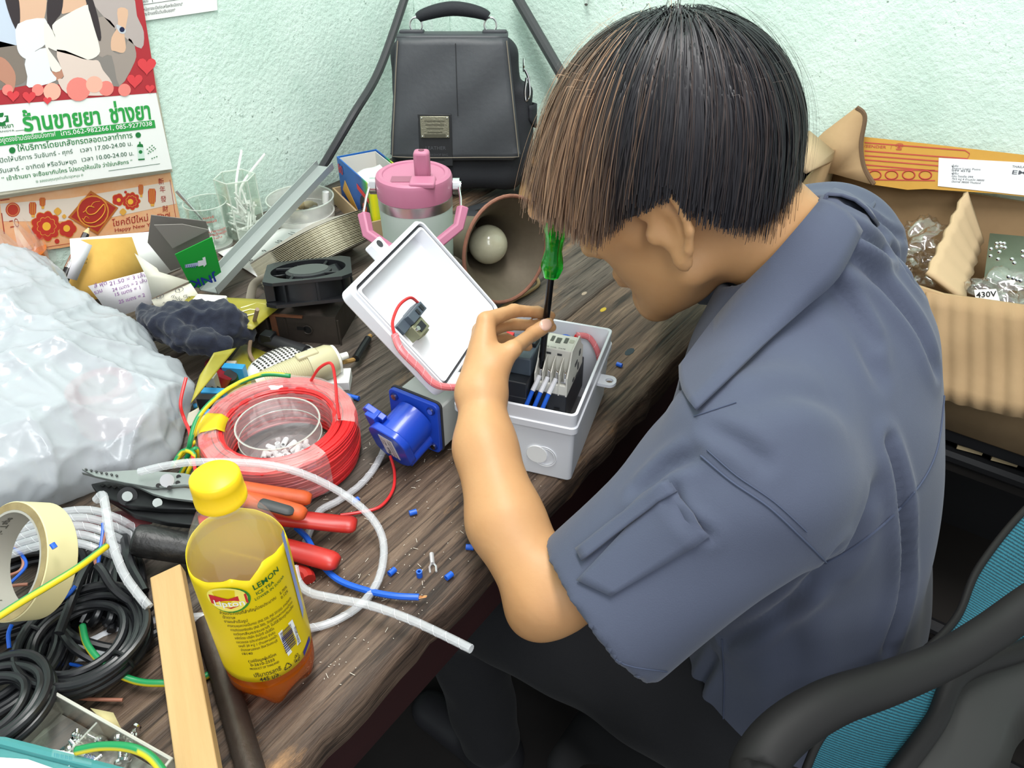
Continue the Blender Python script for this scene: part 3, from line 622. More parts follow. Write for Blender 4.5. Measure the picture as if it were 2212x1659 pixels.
for i in range(3):
    x=mx0+mw*(i+.5)/3
    obj('access_hole',MB().cyl((x,.068,.052),(x,.068,.0535),.0032,n=14),plain('#08090a',.6),st_)
    obj('terminal_screw',MB().cyl((x,.0625,.036),(x,.0585,.036),.0038,n=14),chrome,st_)
    bx('divider',(x+mw/6,.060,.036),(.0012,.006,.012),black_p,st_)
    a=V((x,.0585,.0345)); pth=[a,V((x-.002,.050,.031)),V((x-.004,.043,.024))]
    sv=obj('white_sleeve',MB().tube(smooth_path(pth,5),.0027,10),sleeve_w,st_)
    obj('blue_lead',MB().tube(smooth_path([pth[-1],V((x-.006,.036,.014)),V((x-.006,.03,.006))],5),.0024,10),blue_w,box)
for i in range(3):
    x=cx0+cw*(i+.5)/4; a=V((x,.083,.068)); b=V((x-.004,.070,.056))
    obj('white_sleeve',MB().tube([a,b],.0026,10),sleeve_w,con)
    obj('blue_lead',MB().tube(smooth_path([b,V((x-.008,.060,.042)),V((x-.014,.048,.022)),V((x-.026,.034,.009)),V((x-.045,.028,.008))],7),.0024,10),blue_w,box)
# blue industrial socket on the box's left end
blue_p=mat('blue_socket',S('#1f46b8'),.3,spec=.5,coat=.2)
PB=V((-.416,.4535,TZ)); pa=math.radians(184); SX=V((math.cos(pa),math.sin(pa),0)); SN=V((-SX.y,SX.x,0)); SN=SN if SN.y<0 else -SN
SK=BM.inverted()@frame(PB,SX,SN,(0,0,1))   # x to the left along the plate, y out of the plate, z up
def sk(name,mb,m,par=None,**k):
    o=obj(name,mb,m,par or box,**k); o.data.transform(SK); return o
PS=.063
base=sk('socket_base',MB().box((PS/2-.002,-.026,PS/2+.008),(PS-.006,.048,PS-.008)),plain('#c9cdc8',.5),bevel=.002)
mb=MB(); mb.prism(rrect(PS,PS,.006),0,.005,frame((PS/2,-.001,PS/2+.010),(1,0,0),(0,0,1),(0,1,0))); soc=sk('socket_plate',mb,blue_p,bevel=.0008); soc['label']='blue square flange of the industrial socket'
mb=MB(); mb.prism(rrect(PS+.0015,PS+.0015,.006),-.0025,0,frame((PS/2,-.001,PS/2+.010),(1,0,0),(0,0,1),(0,1,0))); sk('socket_gasket',mb,gasket)
for x in (.008,PS-.008):
    for z in (.018,PS+.002): 
        o=sk('flange_screw',MB().cyl((x,.0035,z),(x,.0055,z),.0048,n=14),plain('#132a78',.4),soc); o=sk('flange_screw',MB().cyl((x,.005,z),(x,.0066,z),.0032,n=14),chrome,soc)
ax=V((.10,.95,-.30)).normalized(); cc=V((PS/2+.001,.004,.042)); e1=V((1,0,0)); e1=(e1-ax*e1.dot(ax)).normalized(); e2=ax.cross(e1)
BFr=frame(cc,e1,e2,ax)
mb=MB(); mb.lathe([(.0,-.004),(.0235,-.004),(.0235,.030),(.0,.030)],32,BFr); bar=sk('socket_barrel',mb,blue_p)
mb=MB(); mb.lathe([(0,.0),(.007,.0),(.0065,.036),(0,.036)],16,BFr@T(-.017,-.012*0,0)@T(0,.018,0)); sk('barrel_rib',mb,blue_p,bar)
cap_o=[(.029*math.cos(a),.029*math.sin(a)) for a in np.linspace(0,2*PI,40,endpoint=False)]; cap_o=[(max(-.0255,min(.0255,x)),max(-.0255,y)) for x,y in cap_o]
mb=MB(); mb.prism(cap_o,.0300,.0385,BFr); cp_=sk('socket_cap',mb,blue_p,bevel=.0012)
mb=MB(); mb.box(BFr@V((.024,.018*-1,.026)),(.014,.022,.012),BFr.to_3x3()); mb.prism([(.010,-.026),(.034,-.032),(.040,-.026),(.030,-.006),(.018,-.006)],.020,.027,BFr); sk('hinge_ear',mb,blue_p,cp_,bevel=.0008)
sk('hinge_eyelet',MB().tube([BFr@V((.033+.0022*math.cos(a),-.024+.0022*math.sin(a),.0195)) for a in np.linspace(0,2*PI,14,endpoint=False)],.0007,5,True),gold,cp_)
# rating sticker on the cap
LB=BFr@T(0,0,.0388)
mb=MB(); mb.box(LB@V((0,0,.0001)),(.019,.034,.0003),LB.to_3x3()); stk=sk('rating_sticker',mb,plain('#d8d8de',.5),cp_)
tx=MB(); stm=LB@T(0,0,.0007)@rz(-PI/2)
def stt(t,x,y,h,w=None): put_text(tx,t,x,y,h=h,w=w,bold=.008,M=stm)
stt('AT-113',.003,.0055,.0022); stt('IP44 CE',.002,.0018,.0022); stt('Plan',-.0155,.0005,.0050,.014); stt('16A-6h/220-240V~',-.0155,-.0038,.0021,.031); stt('MADE IN GUANGDONG',-.0155,-.0072,.0018,.031)
o=sk('lettering',tx,ink,cp_,recalc=False)
# screwdriver held upright on the first terminal
tip=BM@V((cx0+cw*.125,.0875,.0765)); top=at(1190,598,dep(tip)-.052)
sd=thing('screwdriver','green clear handled screwdriver held upright on the contactor','screwdriver',tip)
ax=(top-tip).normalized(); SQ=frame((0,0,0),ax.orthogonal().normalized(),ax.cross(ax.orthogonal().normalized()),ax); SLn=(top-tip).length
obj('shaft',MB().lathe([(0,0),(.0022,.0002),(.0027,.008),(.0036,.012),(.0036,SLn),(0,SLn)],16,SQ),mat('blackened_steel',S('#3a3a3c'),.25,metal=.9),sd)
mb=MB(); prof=[(0,0),(.008,0),(.0095,.004),(.0115,.010),(.0105,.018),(.0082,.028),(.0095,.040),(.0125,.050),(.0128,.068),(.0115,.075),(.007,.0795),(0,.080)]
n=18; vs=[]; fs=[]; m=len(prof)
for k in range(n):
    a=2*PI*k/n; g=1-(.10 if k%3==0 else 0)
    vs+=[SQ@V((r*g*math.cos(a),r*g*math.sin(a),SLn+z)) for r,z in prof]
for k in range(n):
    for i in range(m-1): fs.append((k*m+i,((k+1)%n)*m+i,((k+1)%n)*m+i+1,k*m+i+1))
mb.add(vs,fs); obj('handle',mb,mat('green_clear',S('#22d43c'),.08,trans=.75,ior=1.45,coat=.3),sd)
obj('handle_core',MB().lathe([(0,SLn+.001),(.0034,SLn+.001),(.0034,SLn+.07),(0,SLn+.07)],12,SQ),plain('#1c2a1e',.3),sd)
# ================================================================ the person at the bench
from mathutils.bvhtree import BVHTree
A=np.array
def ap(px,py,zc): return A(at(px,py,zc))
FB,LB_,UB=A((-1.,0,0)),A((0,-1.,0)),A((0,0,1.))       # the body faces the wall on the left
hy,hp=math.radians(10),math.radians(31)
FH=A((-math.cos(hy)*math.cos(hp),-math.sin(hy)*math.cos(hp),-math.sin(hp))); LH=A((math.sin(hy),-math.cos(hy),0)); UH=np.cross(FH,LH)
hr=math.radians(4); LH,UH=LH*math.cos(hr)-UH*math.sin(hr),UH*math.cos(hr)+LH*math.sin(hr)
EAR=ap(1418,478,.65); HC=EAR-.078*LH
def hd(f,l,u): return HC+f*FH+l*LH+u*UH
HR=np.stack([FH,LH,UH],1)
SL=ap(1600,1050,.605); SR=ap(1785,545,.89); SMID=(SL+SR)/2; NB=hd(-.075,0,-.115)
PEL=SMID+A((.09,.0,-.42)); 
EL=ap(1182,1288,.635); WR=ap(1040,850,.715)
dsh=min((abs(projy(tip.lerp(top,k/60))-695),dep(tip.lerp(top,k/60))) for k in range(61))[1]   # depth of the shaft between the fingertips
skin=mat('skin',S('#c79a6c'),.5,sss=.1,var=(9,.5),col2=S('#b8885b'),bump=(260,.06)); 
person=thing('person','person in blue-grey work shirt bent over the control box','person',(PEL[0],PEL[1],0))
PO=A((PEL[0],PEL[1],0))
def ppy(name,P,Q,m,par=person,**k): return pyobj(name,P-PO,Q,m,par,**k)
# ---- skin: head, neck, arms and hands as one surface
allp=np.stack([HC+.16,HC-.16,EL-.06,EL+.06,WR-.09,WR+.09,ap(1200,700,.82),ap(1195,440,.72)-.05,SR+.03,SL+.03,NB])
sk_=Sdf(allp.min(0)-.02,allp.max(0)+.02,.0026)
sk_.ell(hd(-.008,0,.04),(.094,.074,.086),HR,.01).ell(hd(.035,0,-.03),(.060,.058,.088),HR,.03)
for s in (-1,1):
    sk_.cap(hd(.004,s*.050,-.062),hd(.070,s*.014,-.103),.018,.017,.022)
    sk_.cap(hd(.04,s*.052,-.005),hd(.072,s*.035,-.015),.014,.014,.02)           # cheekbone
    sk_.ell(hd(.092,s*.031,.012),(.014,.017,.011),HR,.012,'s')                  # eye socket
    sk_.ell(hd(.077,s*.031,.012),(.014,.015,.013),HR,.004)                      # lid
    sk_.ell(hd(.098,s*.009,-.034),(.009,.008,.008),HR,.006)                     # nostril wing
    # ear: shell, rolled rim, lobe
    e=lambda f,u,l=.0: hd(f*1.15-.002,s*(.079+l),u*1.22-.004)
    sk_.ell(e(-.007,.000,.000),(.018,.0065,.034),HR,.004)
    rim=[(.010,.010,-.001),(.006,.024,.002),(-.006,.030,.005),(-.018,.025,.008),(-.024,.010,.010),(-.022,-.008,.009),(-.014,-.022,.006),(-.006,-.030,.003)]
    sk_.chain([(e(*r),.0040) for r in rim],.004); sk_.ell(e(-.004,-.030,.002),(.0085,.0045,.011),HR,.006)
    sk_.ell(e(-.005,-.002,.009),(.009,.0075,.016),HR,.004,'s'); sk_.ell(e(.009,-.006,.001),(.006,.005,.009),HR,.005)
sk_.cap(hd(.096,0,.012),hd(.112,0,-.028),.008,.011,.010).ell(hd(.088,0,-.062),(.014,.022,.009),HR,.008).ell(hd(.090,0,-.072),(.012,.018,.007),HR,.006)
sk_.cap(hd(.07,0,-.106),hd(.078,0,-.098),.017,.014,.015)
sk_.cap(hd(-.03,0,-.02),NB,.053,.049,.03).cap(NB,SMID+A((.0,0,-.03)),.046,.04,.01).cap(SMID+A((0,0,-.03)),SL,.04,.04,.01).cap(SMID+A((0,0,-.03)),SR,.04,.04,.01)
# near arm
UA=SL+A((0,0,-.01))
mid=EL*.55+WR*.45
sk_.cap(UA,EL,.044,.031,.015).cap(EL,ap(1152,1322,.64),.028,.020,.02)
FA=ap(1092,1125,.66); FA2=ap(1048,965,.69)
sk_.cap(EL,FA,.031,.0325,.012).cap(FA,FA2,.0325,.0265,.012).cap(FA2,WR,.0265,.0205,.015)
def hchain(pts,k=.003,op='u'): sk_.chain([(ap(x,y,z),rad(r,z)) for x,y,z,r in pts],k,op)
# palm
for x,y,z,r in ((1050,694,.738,20),(1040,716,.752,21),(1037,742,.767,20),(1042,768,.778,17)): sk_.cap(WR,ap(x,y,z),.0195,rad(r,z),.010)
sk_.cap(WR,ap(1072,790,.722),.018,rad(24,.72),.012)
hchain([(1072,790,.722,25),(1108,754,.728,18)],.012)
hchain([(1050,692,.738,19),(1110,671,dsh-.022,14.5),(1160,674,dsh+.002,12.5),(1190,682,dsh+.0130,11)],.004)
hchain([(1040,714,.752,19),(1102,700,dsh-.002,14),(1158,704,dsh+.010,12.5),(1192,707,dsh+.0140,11.5)],.003)
hchain([(1037,740,.767,18),(1092,732,dsh+.006,13),(1124,744,dsh+.006,12),(1142,749,dsh+.003,10.5)],.003)
hchain([(1042,766,.778,15),(1080,762,dsh+.008,11),(1110,765,dsh+.005,9.5)],.003)
hchain([(1108,754,.728,18.5),(1150,722,dsh-.018,15),(1170,709,dsh-.0155,14.5),(1186,697,dsh-.0130,12)],.005)
# far arm reaching up to the handle
RE=ap(1470,545,1.0); RH=A(tip+ax*(SLn+.090)); RW=RH+A((.045,.050,-.01))
HA=A(ax); HX=(RW-RH); HX-=HA*(HX@HA); HX/=np.linalg.norm(HX); HY=np.cross(HA,HX)
sk_.cap(SR,RE,.042,.036,.01).cap(RE,RW,.034,.021,.02)
pc=RH+HX*.038
sk_.cap(RW,pc+HA*.015,.019,.020,.012).cap(RW,pc-HA*.018,.019,.017,.012)
for i,zz in enumerate((.024,.008,-.008,-.022)):
    b=RH+HA*zz; r=.0082-.0006*(i==3)
    sk_.chain([(b+HX*.026+HY*.010,.0105),(b+HX*.006+HY*.0245,r+.0006),(b-HX*.0175+HY*.0175,r),(b-HX*.0235-HY*.003,r-.0008),(b-HX*.013-HY*.0195,r-.0015)],.003)
sk_.chain([(RH+HX*.026-HY*.012+HA*.012,.0115),(RH+HX*.006-HY*.023+HA*.026,.0098),(RH-HX*.013-HY*.0205+HA*.034,.0085)],.004)
P,Q=sk_.mesh(2)
body_o=ppy('body',P,Q,skin)
bvh_skin=BVHTree.FromPolygons([tuple(p) for p in P],[tuple(int(i) for i in q) for q in Q])
for s in (-1,1):
    mb=MB(); mb.sphere(hd(.083,s*.031,.010)-PO,.0115,12,8); obj('eye',mb,plain('#2a2020',.2),person)
def cast(bvh,px,py):
    d=rayd(px,py).normalized(); h=bvh.ray_cast(CAM,d); return h[0],h[1]
nail=[]
c,nn=cast(bvh_skin,1180,700)
if c is not None:
    dv=(V(ap(1186,697,dsh-.0115))-V(ap(1150,722,dsh-.018))).normalized(); dv=(dv-nn*dv.dot(nn)).normalized(); sv=nn.cross(dv)
    mb=MB(); mb.sphere(c-nn*.0018-V(PO),(.0078,.0062,.0026),14,8,frame((0,0,0),dv,sv,nn).to_3x3()); obj('thumbnail',mb,mat('nail',S('#dcb3a0'),.25,spec=.6),person)
# ---- shirt
shirt_m=mat('work_shirt',S('#4a5165'),.85,sheen=.12,var=(5,.7),col2=S('#424859'),bump=(900,.12)); 
HEM=ap(1285,1320,.622)
lo=np.minimum.reduce([SL-.13,SR-.13,PEL-.2,HEM-.1,NB-.1]); hi=np.maximum.reduce([SL+.13,SR+.16,PEL+.22,HEM+.1,NB+.1]); lo[2]=max(lo[2],PEL[2]-.105)
sh=Sdf(lo,hi,.0042)
tl=math.radians(14); UT=A((-math.sin(tl),0,math.cos(tl))); FT=A((-math.cos(tl),0,-math.sin(tl))); RT=np.stack([FT,LB_,UT],1)
ax_s=(SL-SR)/np.linalg.norm(SL-SR); RS=np.stack([np.cross(ax_s,UT),ax_s,UT],1)
sh.cap(SL-ax_s*.03,SR+ax_s*.03,.076,.072,.03)
CH=SMID-UT*.10+A((.020,-.01,0)); AB=SMID-UT*.27+A((.020,-.02,0))
sh.ell(CH,(.118,.175,.16),RS,.05).ell(AB,(.118,.155,.19),RT,.06).ell(PEL+A((.0,0,.0)),(.13,.165,.16),RT,.06)
sh.cap(SMID+UT*.02+A((.01,0,0)),NB,.084,.064,.05)
sh.cap(SMID+A((.03,.03,.0)),SMID+A((.035,.05,-.12)),.085,.09,.04)
# near sleeve, hollow at the hem
dS=(HEM-SL)/np.linalg.norm(HEM-SL)
sh.cap(SL,HEM+dS*.05,.074,.068,.04)
n_cut=A(rayd(1300,1330)); e1=ap(1172,1195,.60)-ap(1420,1470,.61); n_h=np.cross(e1,A((.35,-.4,.3))); 
n_h=dS-e1*(dS@e1)/(e1@e1); n_h/=np.linalg.norm(n_h)
sl_,Pw=sh._w(HEM-.12,HEM+.12); hp0=(ap(1172,1195,.60)+ap(1425,1470,.61))/2
d_=((Pw-hp0)@n_h); near=np.linalg.norm(Pw-(HEM+dS*.04),axis=-1)<.115
sh.f[sl_]=np.where(near,np.maximum(sh.f[sl_],d_),sh.f[sl_])
sh.cap(SL+(HEM-SL)*.5,HEM+dS*.09,.062,.0585,.003,'s')
# far sleeve
dR=(RE-SR)/np.linalg.norm(RE-SR); sh.cap(SR,SR+dR*.16,.072,.064,.04)
# neck opening
sh.cap(NB,NB+(HC-NB)*.8,.051,.058,.006,'s')
sh.f[:,:,:2]=1
P,Q=sh.mesh(2); N_=vnormals(P,Q)
# drapery: long folds fanning from the shoulder and hanging down the back
def ridge(x,w): return np.exp(-(x/w)**2)
disp=.0028*wave(P,3,22)+.0016*wave(P,8,48)
q=P-SMID; 
a_=(q@LB_); b_=(q@UT)
back=np.clip((P[:,0]-SMID[0])*6,0,1)
disp+=back*.0045*np.sin(38*a_+6*np.sin(5*b_)+9*b_)*np.clip((-b_-.08)*6,0,1)
rsh=np.exp(-(np.linalg.norm(P-SR,axis=1)/.13)**2); tt=(P-SR)@np.cross(dR,UT); disp+=rsh*.004*np.sin(110*tt+3*wave(P,5,14))
lsh=np.exp(-(np.linalg.norm(P-(SL+FB*.04),axis=1)/.10)**2); disp+=lsh*.0035*np.sin(95*((P-SL)@UT)+2*wave(P,6,16))
bv0=BVHTree.FromPolygons([tuple(p) for p in P],[tuple(int(i) for i in q) for q in Q])
def crease(pts,depth,width,skew=.0):
    c=[]
    for p in smooth_path([(x,y,0) for x,y in pts],26):
        h,_=cast(bv0,p.x,p.y)
        if h is not None: c.append(tuple(h))
    if len(c)<2: return 0
    c=A(c); d2=np.full(len(P),9.); t_=np.zeros(len(P)); nb=np.where(np.all((P>c.min(0)-6*width)&(P<c.max(0)+6*width),1))[0]; Pn=P[nb]; dn=np.full(len(nb),9.); tn=np.zeros(len(nb))
    for i,x in enumerate(c):
        dd=np.linalg.norm(Pn-x,axis=1); m=dd<dn; dn=np.where(m,dd,dn); tn=np.where(m,i/(len(c)-1),tn)
    d2[nb]=dn; t_[nb]=tn
    env=np.sin(PI*np.clip(t_*.9+.05,0,1))**.5
    return env*(-depth*np.exp(-(d2/width)**2)+depth*.7*np.exp(-((d2-2*width)/(1.3*width))**2))
for pts,dp,wd in (([(1915,955),(1945,1100),(1952,1250),(1915,1400)],.010,.006),([(1790,470),(1900,530),(1985,620)],.007,.006),([(1800,520),(1890,590),(1980,700),(2020,800)],.007,.007),([(1750,560),(1840,660),(1890,740)],.005,.006),
    ([(1500,985),(1440,1010),(1380,1060)],.006,.006),([(1540,930),(1600,960),(1650,1000)],.004,.006),([(1800,1190),(1700,1310),(1560,1390)],.008,.007),([(1460,1050),(1475,1110),(1530,1155)],.004,.004),([(1780,620),(1850,720),(1900,820)],.004,.008),
    ([(1600,880),(1700,850),(1800,870)],.004,.012),([(1880,1060),(1830,1180),(1780,1260)],.006,.010),([(1700,1330),(1720,1450),(1700,1600)],.005,.014),([(1540,1420),(1500,1520),(1480,1640)],.006,.006),([(1830,440),(1930,500),(1990,560)],.005,.005)):
    disp=disp+crease(pts,dp,wd)
P=P+N_*disp[:,None]
shirt=ppy('shirt',P,Q,shirt_m); bvh_s=BVHTree.FromPolygons([tuple(p) for p in P],[tuple(int(i) for i in q) for q in Q])
seam_m=mat('seam_thread',S('#434b60'),.85)
def surf_path(pts,off=.0006,n=6,bvh=bvh_s):
    out=[]
    for p in smooth_path([(x,y,0) for x,y in pts],n):
        c,nn=cast(bvh,p.x,p.y)
        if c is not None: out.append(c+nn*off-V(PO))
    return out
def seam(pts,r=.0010,m=seam_m,name='seam'):
    p=surf_path(pts)
    if len(p)>2: obj(name,MB().tube(p,r,6),m,shirt)
seam([(1515,985),(1580,1040),(1660,1095),(1730,1160),(1785,1215)]); seam([(1528,972),(1592,1028),(1672,1084),(1742,1148)],.0006)
seam([(1785,1215),(1860,1170),(1960,1080),(2020,980),(2040,840)]); seam([(1500,900),(1545,885),(1590,870)],.0006)
seam([(1560,1380),(1565,1480),(1560,1620)],.0007); seam([(1180,1220),(1240,1330),(1330,1425),(1440,1450)],.0006)
# sleeve pocket: a raised patch with a folded upper edge
def patch(name,quad,nu,nv,off,m,thick=.0016):
    a,b,c,d=[V(p) for p in quad]; G=[[None]*nv for _ in range(nu)]
    for i in range(nu):
        for j in range(nv):
            u,v=i/(nu-1),j/(nv-1); p=(a*(1-u)+b*u)*(1-v)+(d*(1-u)+c*u)*v
            h,nn=cast(bvh_s,p.x,p.y); G[i][j]=(h+nn*off-V(PO)) if h is not None else None
    if any(x is None for r in G for x in r): return None
    mb=MB(); mb.add([x for r in G for x in r],[(i*nv+j,(i+1)*nv+j,(i+1)*nv+j+1,i*nv+j+1) for i in range(nu-1) for j in range(nv-1)])
    return obj(name,mb,m,shirt,solid=thick,sharp=60)
patch('sleeve_pocket',[(1248,1255),(1450,1042),(1535,1158),(1320,1288)],14,8,.0022,shirt_m)
patch('pocket_flap',[(1250,1190),(1445,1036),(1458,1062),(1262,1215)],14,5,.0045,shirt_m)
# collar
def mirror(p): q=p-NB; return p-2*(q@LB_)*LB_+0*p
ct=[ap(1776,432,.765),ap(1735,480,.725),ap(1670,555,.69),ap(1600,625,.665),ap(1540,695,.655),ap(1468,792,.65)]
cb=[ap(1862,500,.765),ap(1810,600,.70),ap(1740,665,.665),ap(1660,735,.645),ap(1580,810,.635),ap(1502,884,.635)]
def snug(pts,px,off,bvs):
    out=[]
    for p,(x,y) in zip(pts,px):
        zs=[dep(h)-off for h in (cast(b,x,y)[0] for b in bvs) if h is not None]; z0=dep(p)
        z=min(zs) if zs else z0
        out.append(ap(x,y,z if abs(z-z0)<.2 else z0))
    return out
ct=snug(ct,((1776,432),(1735,480),(1670,555),(1600,625),(1540,695),(1468,792)),.010,(bvh_s,bvh_skin))
cb=snug(cb,((1862,500),(1810,600),(1740,665),(1660,735),(1580,810),(1502,884)),.011,(bvh_s,))
def col_strip(flip):
    top=[V(mirror(p) if flip else p) for p in ct]; bot=[V(mirror(p) if flip else p) for p in cb]
    return smooth_path(top,5),smooth_path(bot,5)
for fl in (0,1):
    t_,b_=col_strip(fl); nC=len(t_); mb=MB(); vs=[]
    cen=V(NB)
    for i in range(nC):
        inn=(cen-t_[i]); inn.z=0; inn=inn.normalized() if inn.length>0 else inn
        stand=t_[i]+inn*.006-V((0,0,.028)); 
        for k in range(5): 
            u=k/4; p=t_[i].lerp(b_[i],u); p=p+(p-cen).normalized()*.006*math.sin(PI*u); vs.append(p-V(PO))
        vs.append(t_[i]+inn*.003-V(PO)); vs.append(stand-V(PO))
    order=[6,5,0,1,2,3,4]; fs=[]
    for i in range(nC-1):
        for k in range(6): a,b=order[k],order[k+1]; fs.append((i*7+a,i*7+b,(i+1)*7+b,(i+1)*7+a))
    mb.add(vs,fs); obj('collar',mb,shirt_m,shirt,solid=.0028,sharp=60)
    if not fl:
        e=[b_[i].lerp(t_[i],.12)+(b_[i]-cen).normalized()*.0022-V(PO) for i in range(nC)]; obj('seam',MB().tube(e,.0005,5),seam_m,shirt)
# ---- trousers and shoes
tr=Sdf(A((PEL[0]-.62,PEL[1]-.26,.03)),A((PEL[0]+.2,PEL[1]+.26,PEL[2]+.14)),.007)
tr.ell(PEL+A((0,0,-.02)),(.14,.165,.12),RT,.04); feet=[]
for s,dy,kn in ((1,-.10,-.02),(-1,.10,.03)):
    hip=PEL+A((-.02,dy,-.02)); knee=hip+A((-.41,dy*.4,kn)); foot=A((knee[0]+.06,knee[1],.09))
    tr.cap(hip,knee,.092,.066,.04).cap(knee,foot,.064,.052,.03); feet.append(foot)
P,Q=tr.mesh(1); P=P+vnormals(P,Q)*(.0035*wave(P,11,30)+.002*wave(P,12,70))[:,None]
ppy('trousers',P,Q,mat('black_trousers',S('#121317'),.9,sheen=.03,bump=(700,.15)))
for ft in feet:
    s_=Sdf(ft-A((.2,.07,.1)),ft+A((.08,.07,.06)),.006); s_.cap(ft+A((.02,0,-.05)),ft+A((-.13,0,-.055)),.040,.034,.02).cap(ft,ft+A((.01,0,-.05)),.045,.042,.02); s_.f=np.maximum(s_.f,(.004-(s_.lo[2]+s_.h*np.arange(s_.n[2])))[None,None,:].astype(np.float32))
    P,Q=s_.mesh(1); ppy('shoe',P,Q,plain('#26262a',.5))
# ---- hair: strands grown from the crown, combed by gravity over the skull
def grow(n,seed,spread,lift,wid,cols_fn,lenf,step=.0085,ns=30,whorl=None):
    r=np.random.default_rng(seed); ang=r.random(n)*2*PI; 
    wf,wl,wu=whorl
    Wd=A((wf,wl,wu)); Wd/=np.linalg.norm(Wd)
    ex_=A((1,0,0))-Wd*Wd[0]; ex_/=np.linalg.norm(ex_); ey_=np.cross(Wd,ex_)
    c0=A((-.008,0,.038)); lf=lift+r.random(n)*spread
    base=A((.101,.083,.097))
    th=np.sqrt(r.random(n))*1.0                                   # roots spread over the top of the head
    d0=(np.cos(th)[:,None]*Wd+np.sin(th)[:,None]*(np.cos(ang)[:,None]*ex_+np.sin(ang)[:,None]*ey_))
    p=c0+d0*(base+lf[:,None]*0+.002)
    t=(np.cos(ang)[:,None]*ex_+np.sin(ang)[:,None]*ey_); nr=d0/base; nr/=np.linalg.norm(nr,axis=1)[:,None]; t=t-nr*np.sum(t*nr,1)[:,None]; t/=np.linalg.norm(t,axis=1)[:,None]
    g=HR.T@A((0,0,-1.)); jit=r.normal(size=(n,3))*.035; Ls=lenf(np.cos(ang),np.sin(ang),r.random(n),ex_,ey_)
    paths=[p]; d=t; nor=[nr]
    for i in range(ns-1):
        s=Ls/(ns-1); f=i/(ns-1)
        d=d+g*(.10+.22*f)+jit*.25; d/=np.linalg.norm(d,axis=1)[:,None]
        p=p+d*s[:,None]; q=(p-c0)/(base+lf[:,None]); m=np.linalg.norm(q,axis=1); ins=m<1
        nr=(q/(base+lf[:,None])); nr/=np.linalg.norm(nr,axis=1)[:,None]
        # keep out of the skull, slide along it
        below=p[:,2]<-.02
        p=np.where(ins[:,None],c0+(q/m[:,None])*(base+lf[:,None]),p)
        d=np.where(ins[:,None],d-nr*np.minimum(np.sum(d*nr,1),0)[:,None],d); d/=np.linalg.norm(d,axis=1)[:,None]
        paths.append(p); nor.append(nr)
    PP=np.stack(paths,1); NN=np.stack(nor,1); tg=np.gradient(PP,axis=1); tg/=np.linalg.norm(tg,axis=2)[:,:,None]+1e-9
    side=np.cross(tg,NN); side/=np.linalg.norm(side,axis=2)[:,:,None]+1e-9
    side=side+NN*r.normal(size=(n,1,1))*.18
    wv=wid*(.7+.6*r.random(n))[:,None,None]*np.concatenate([np.linspace(.8,1,ns//2),np.linspace(1,.12,ns-ns//2)])[None,:,None]
    A_=PP-side*wv; B_=PP+side*wv; vs=np.stack([A_,B_],2).reshape(-1,3)@HR.T+HC
    idx=np.arange(n*ns*2).reshape(n,ns,2); Qh=np.stack([idx[:,:-1,0],idx[:,:-1,1],idx[:,1:,1],idx[:,1:,0]],-1).reshape(-1,4)
    col=cols_fn(PP,r,n,ns); col=np.repeat(col[:,:,None,:],2,2).reshape(-1,3); return vs,Qh,col
blk,brn,tan=A(S('#1d1b20')),A(S('#6b5040')),A(S('#a07c60'))
def hcol(PP,r,n,ns):
    # sun-bleached fringe: front of the head brown, the rest black
    f=PP[:,:,0:1]; end=PP[:,-1:,0:1]; k=np.clip((end-.03)/.05,0,1)*np.clip((f+.02)/.09,0,1)*(.5+.7*r.random((n,1,1))); k=np.clip(k,0,1)
    m=r.random((n,1,1)); return blk*(1-k)+(brn*(1-m)+tan*m)*k
def hlen(ca,sa,u,ex_,ey_):
    front=np.clip(ca,0,1); back=np.clip(-ca,0,1); return .150+.105*front**1.2-.0*back+.02*(u-.5)
WH=(-.45,-.06,.9)
vs,Qh,cl=grow(14000,3,.012,.003,.00050,hcol,hlen,whorl=WH)
def trim(vs,Qh,cl,ns=30):
    n=len(vs)//(ns*2); loc=(vs-HC)@HR; L3=loc.reshape(n,ns,2,3)
    f,l,u=L3[...,0],np.abs(L3[...,1]),L3[...,2]
    # hairline: fringe long, open round the ears, nape cut across
    lim=np.where(f>.045,-.2,np.where(f>-.03,.024-.5*np.clip(f-.012,0,1),np.maximum(.012+(f+.03)*1.55,-.050)))
    zf=vs.reshape(n,ns,2,3)[...,2]; zc_=at(1180,612,.60).z+.012*np.sin(331*np.arange(n))[:,None,None]
    okf=(f<.03)|(zf>zc_)
    ok=okf.all(2)&(u>lim+np.where(f<-.03,.015,.010)*np.sin(997*np.arange(n))[:,None,None]).all(2); ok=np.logical_and.accumulate(ok,1)
    face=np.ones(len(Qh),bool).reshape(n,ns-1); face=ok[:,1:]&ok[:,:-1]; return Qh.reshape(n,ns-1,4)[face].reshape(-1,4)
Qh=trim(vs,Qh,cl)
def lcol(PP,r,n,ns):
    m=r.random((n,1,1)); k=np.clip((PP[:,-1:,0:1]-.02)/.06,0,1)*np.ones((n,ns,1)); return (blk*.8+brn*.2)*(1-k)+(tan*(.6+.7*m))*k
v2,q2,c2=grow(300,17,.012,.012,.00028,lcol,hlen,whorl=WH); q2=trim(v2,q2,c2); Qh=np.concatenate([Qh,q2+len(vs)]); vs=np.concatenate([vs,v2]); cl=np.concatenate([cl,c2])
hair_m=mat('hair',(.02,.02,.02),.45,attr='col',spec=.4)
def compact(P,Q,C):
    u,inv=np.unique(Q,return_inverse=True); return P[u],inv.reshape(Q.shape),C[u]
P1,Q1,C1=compact(vs,Qh,cl)
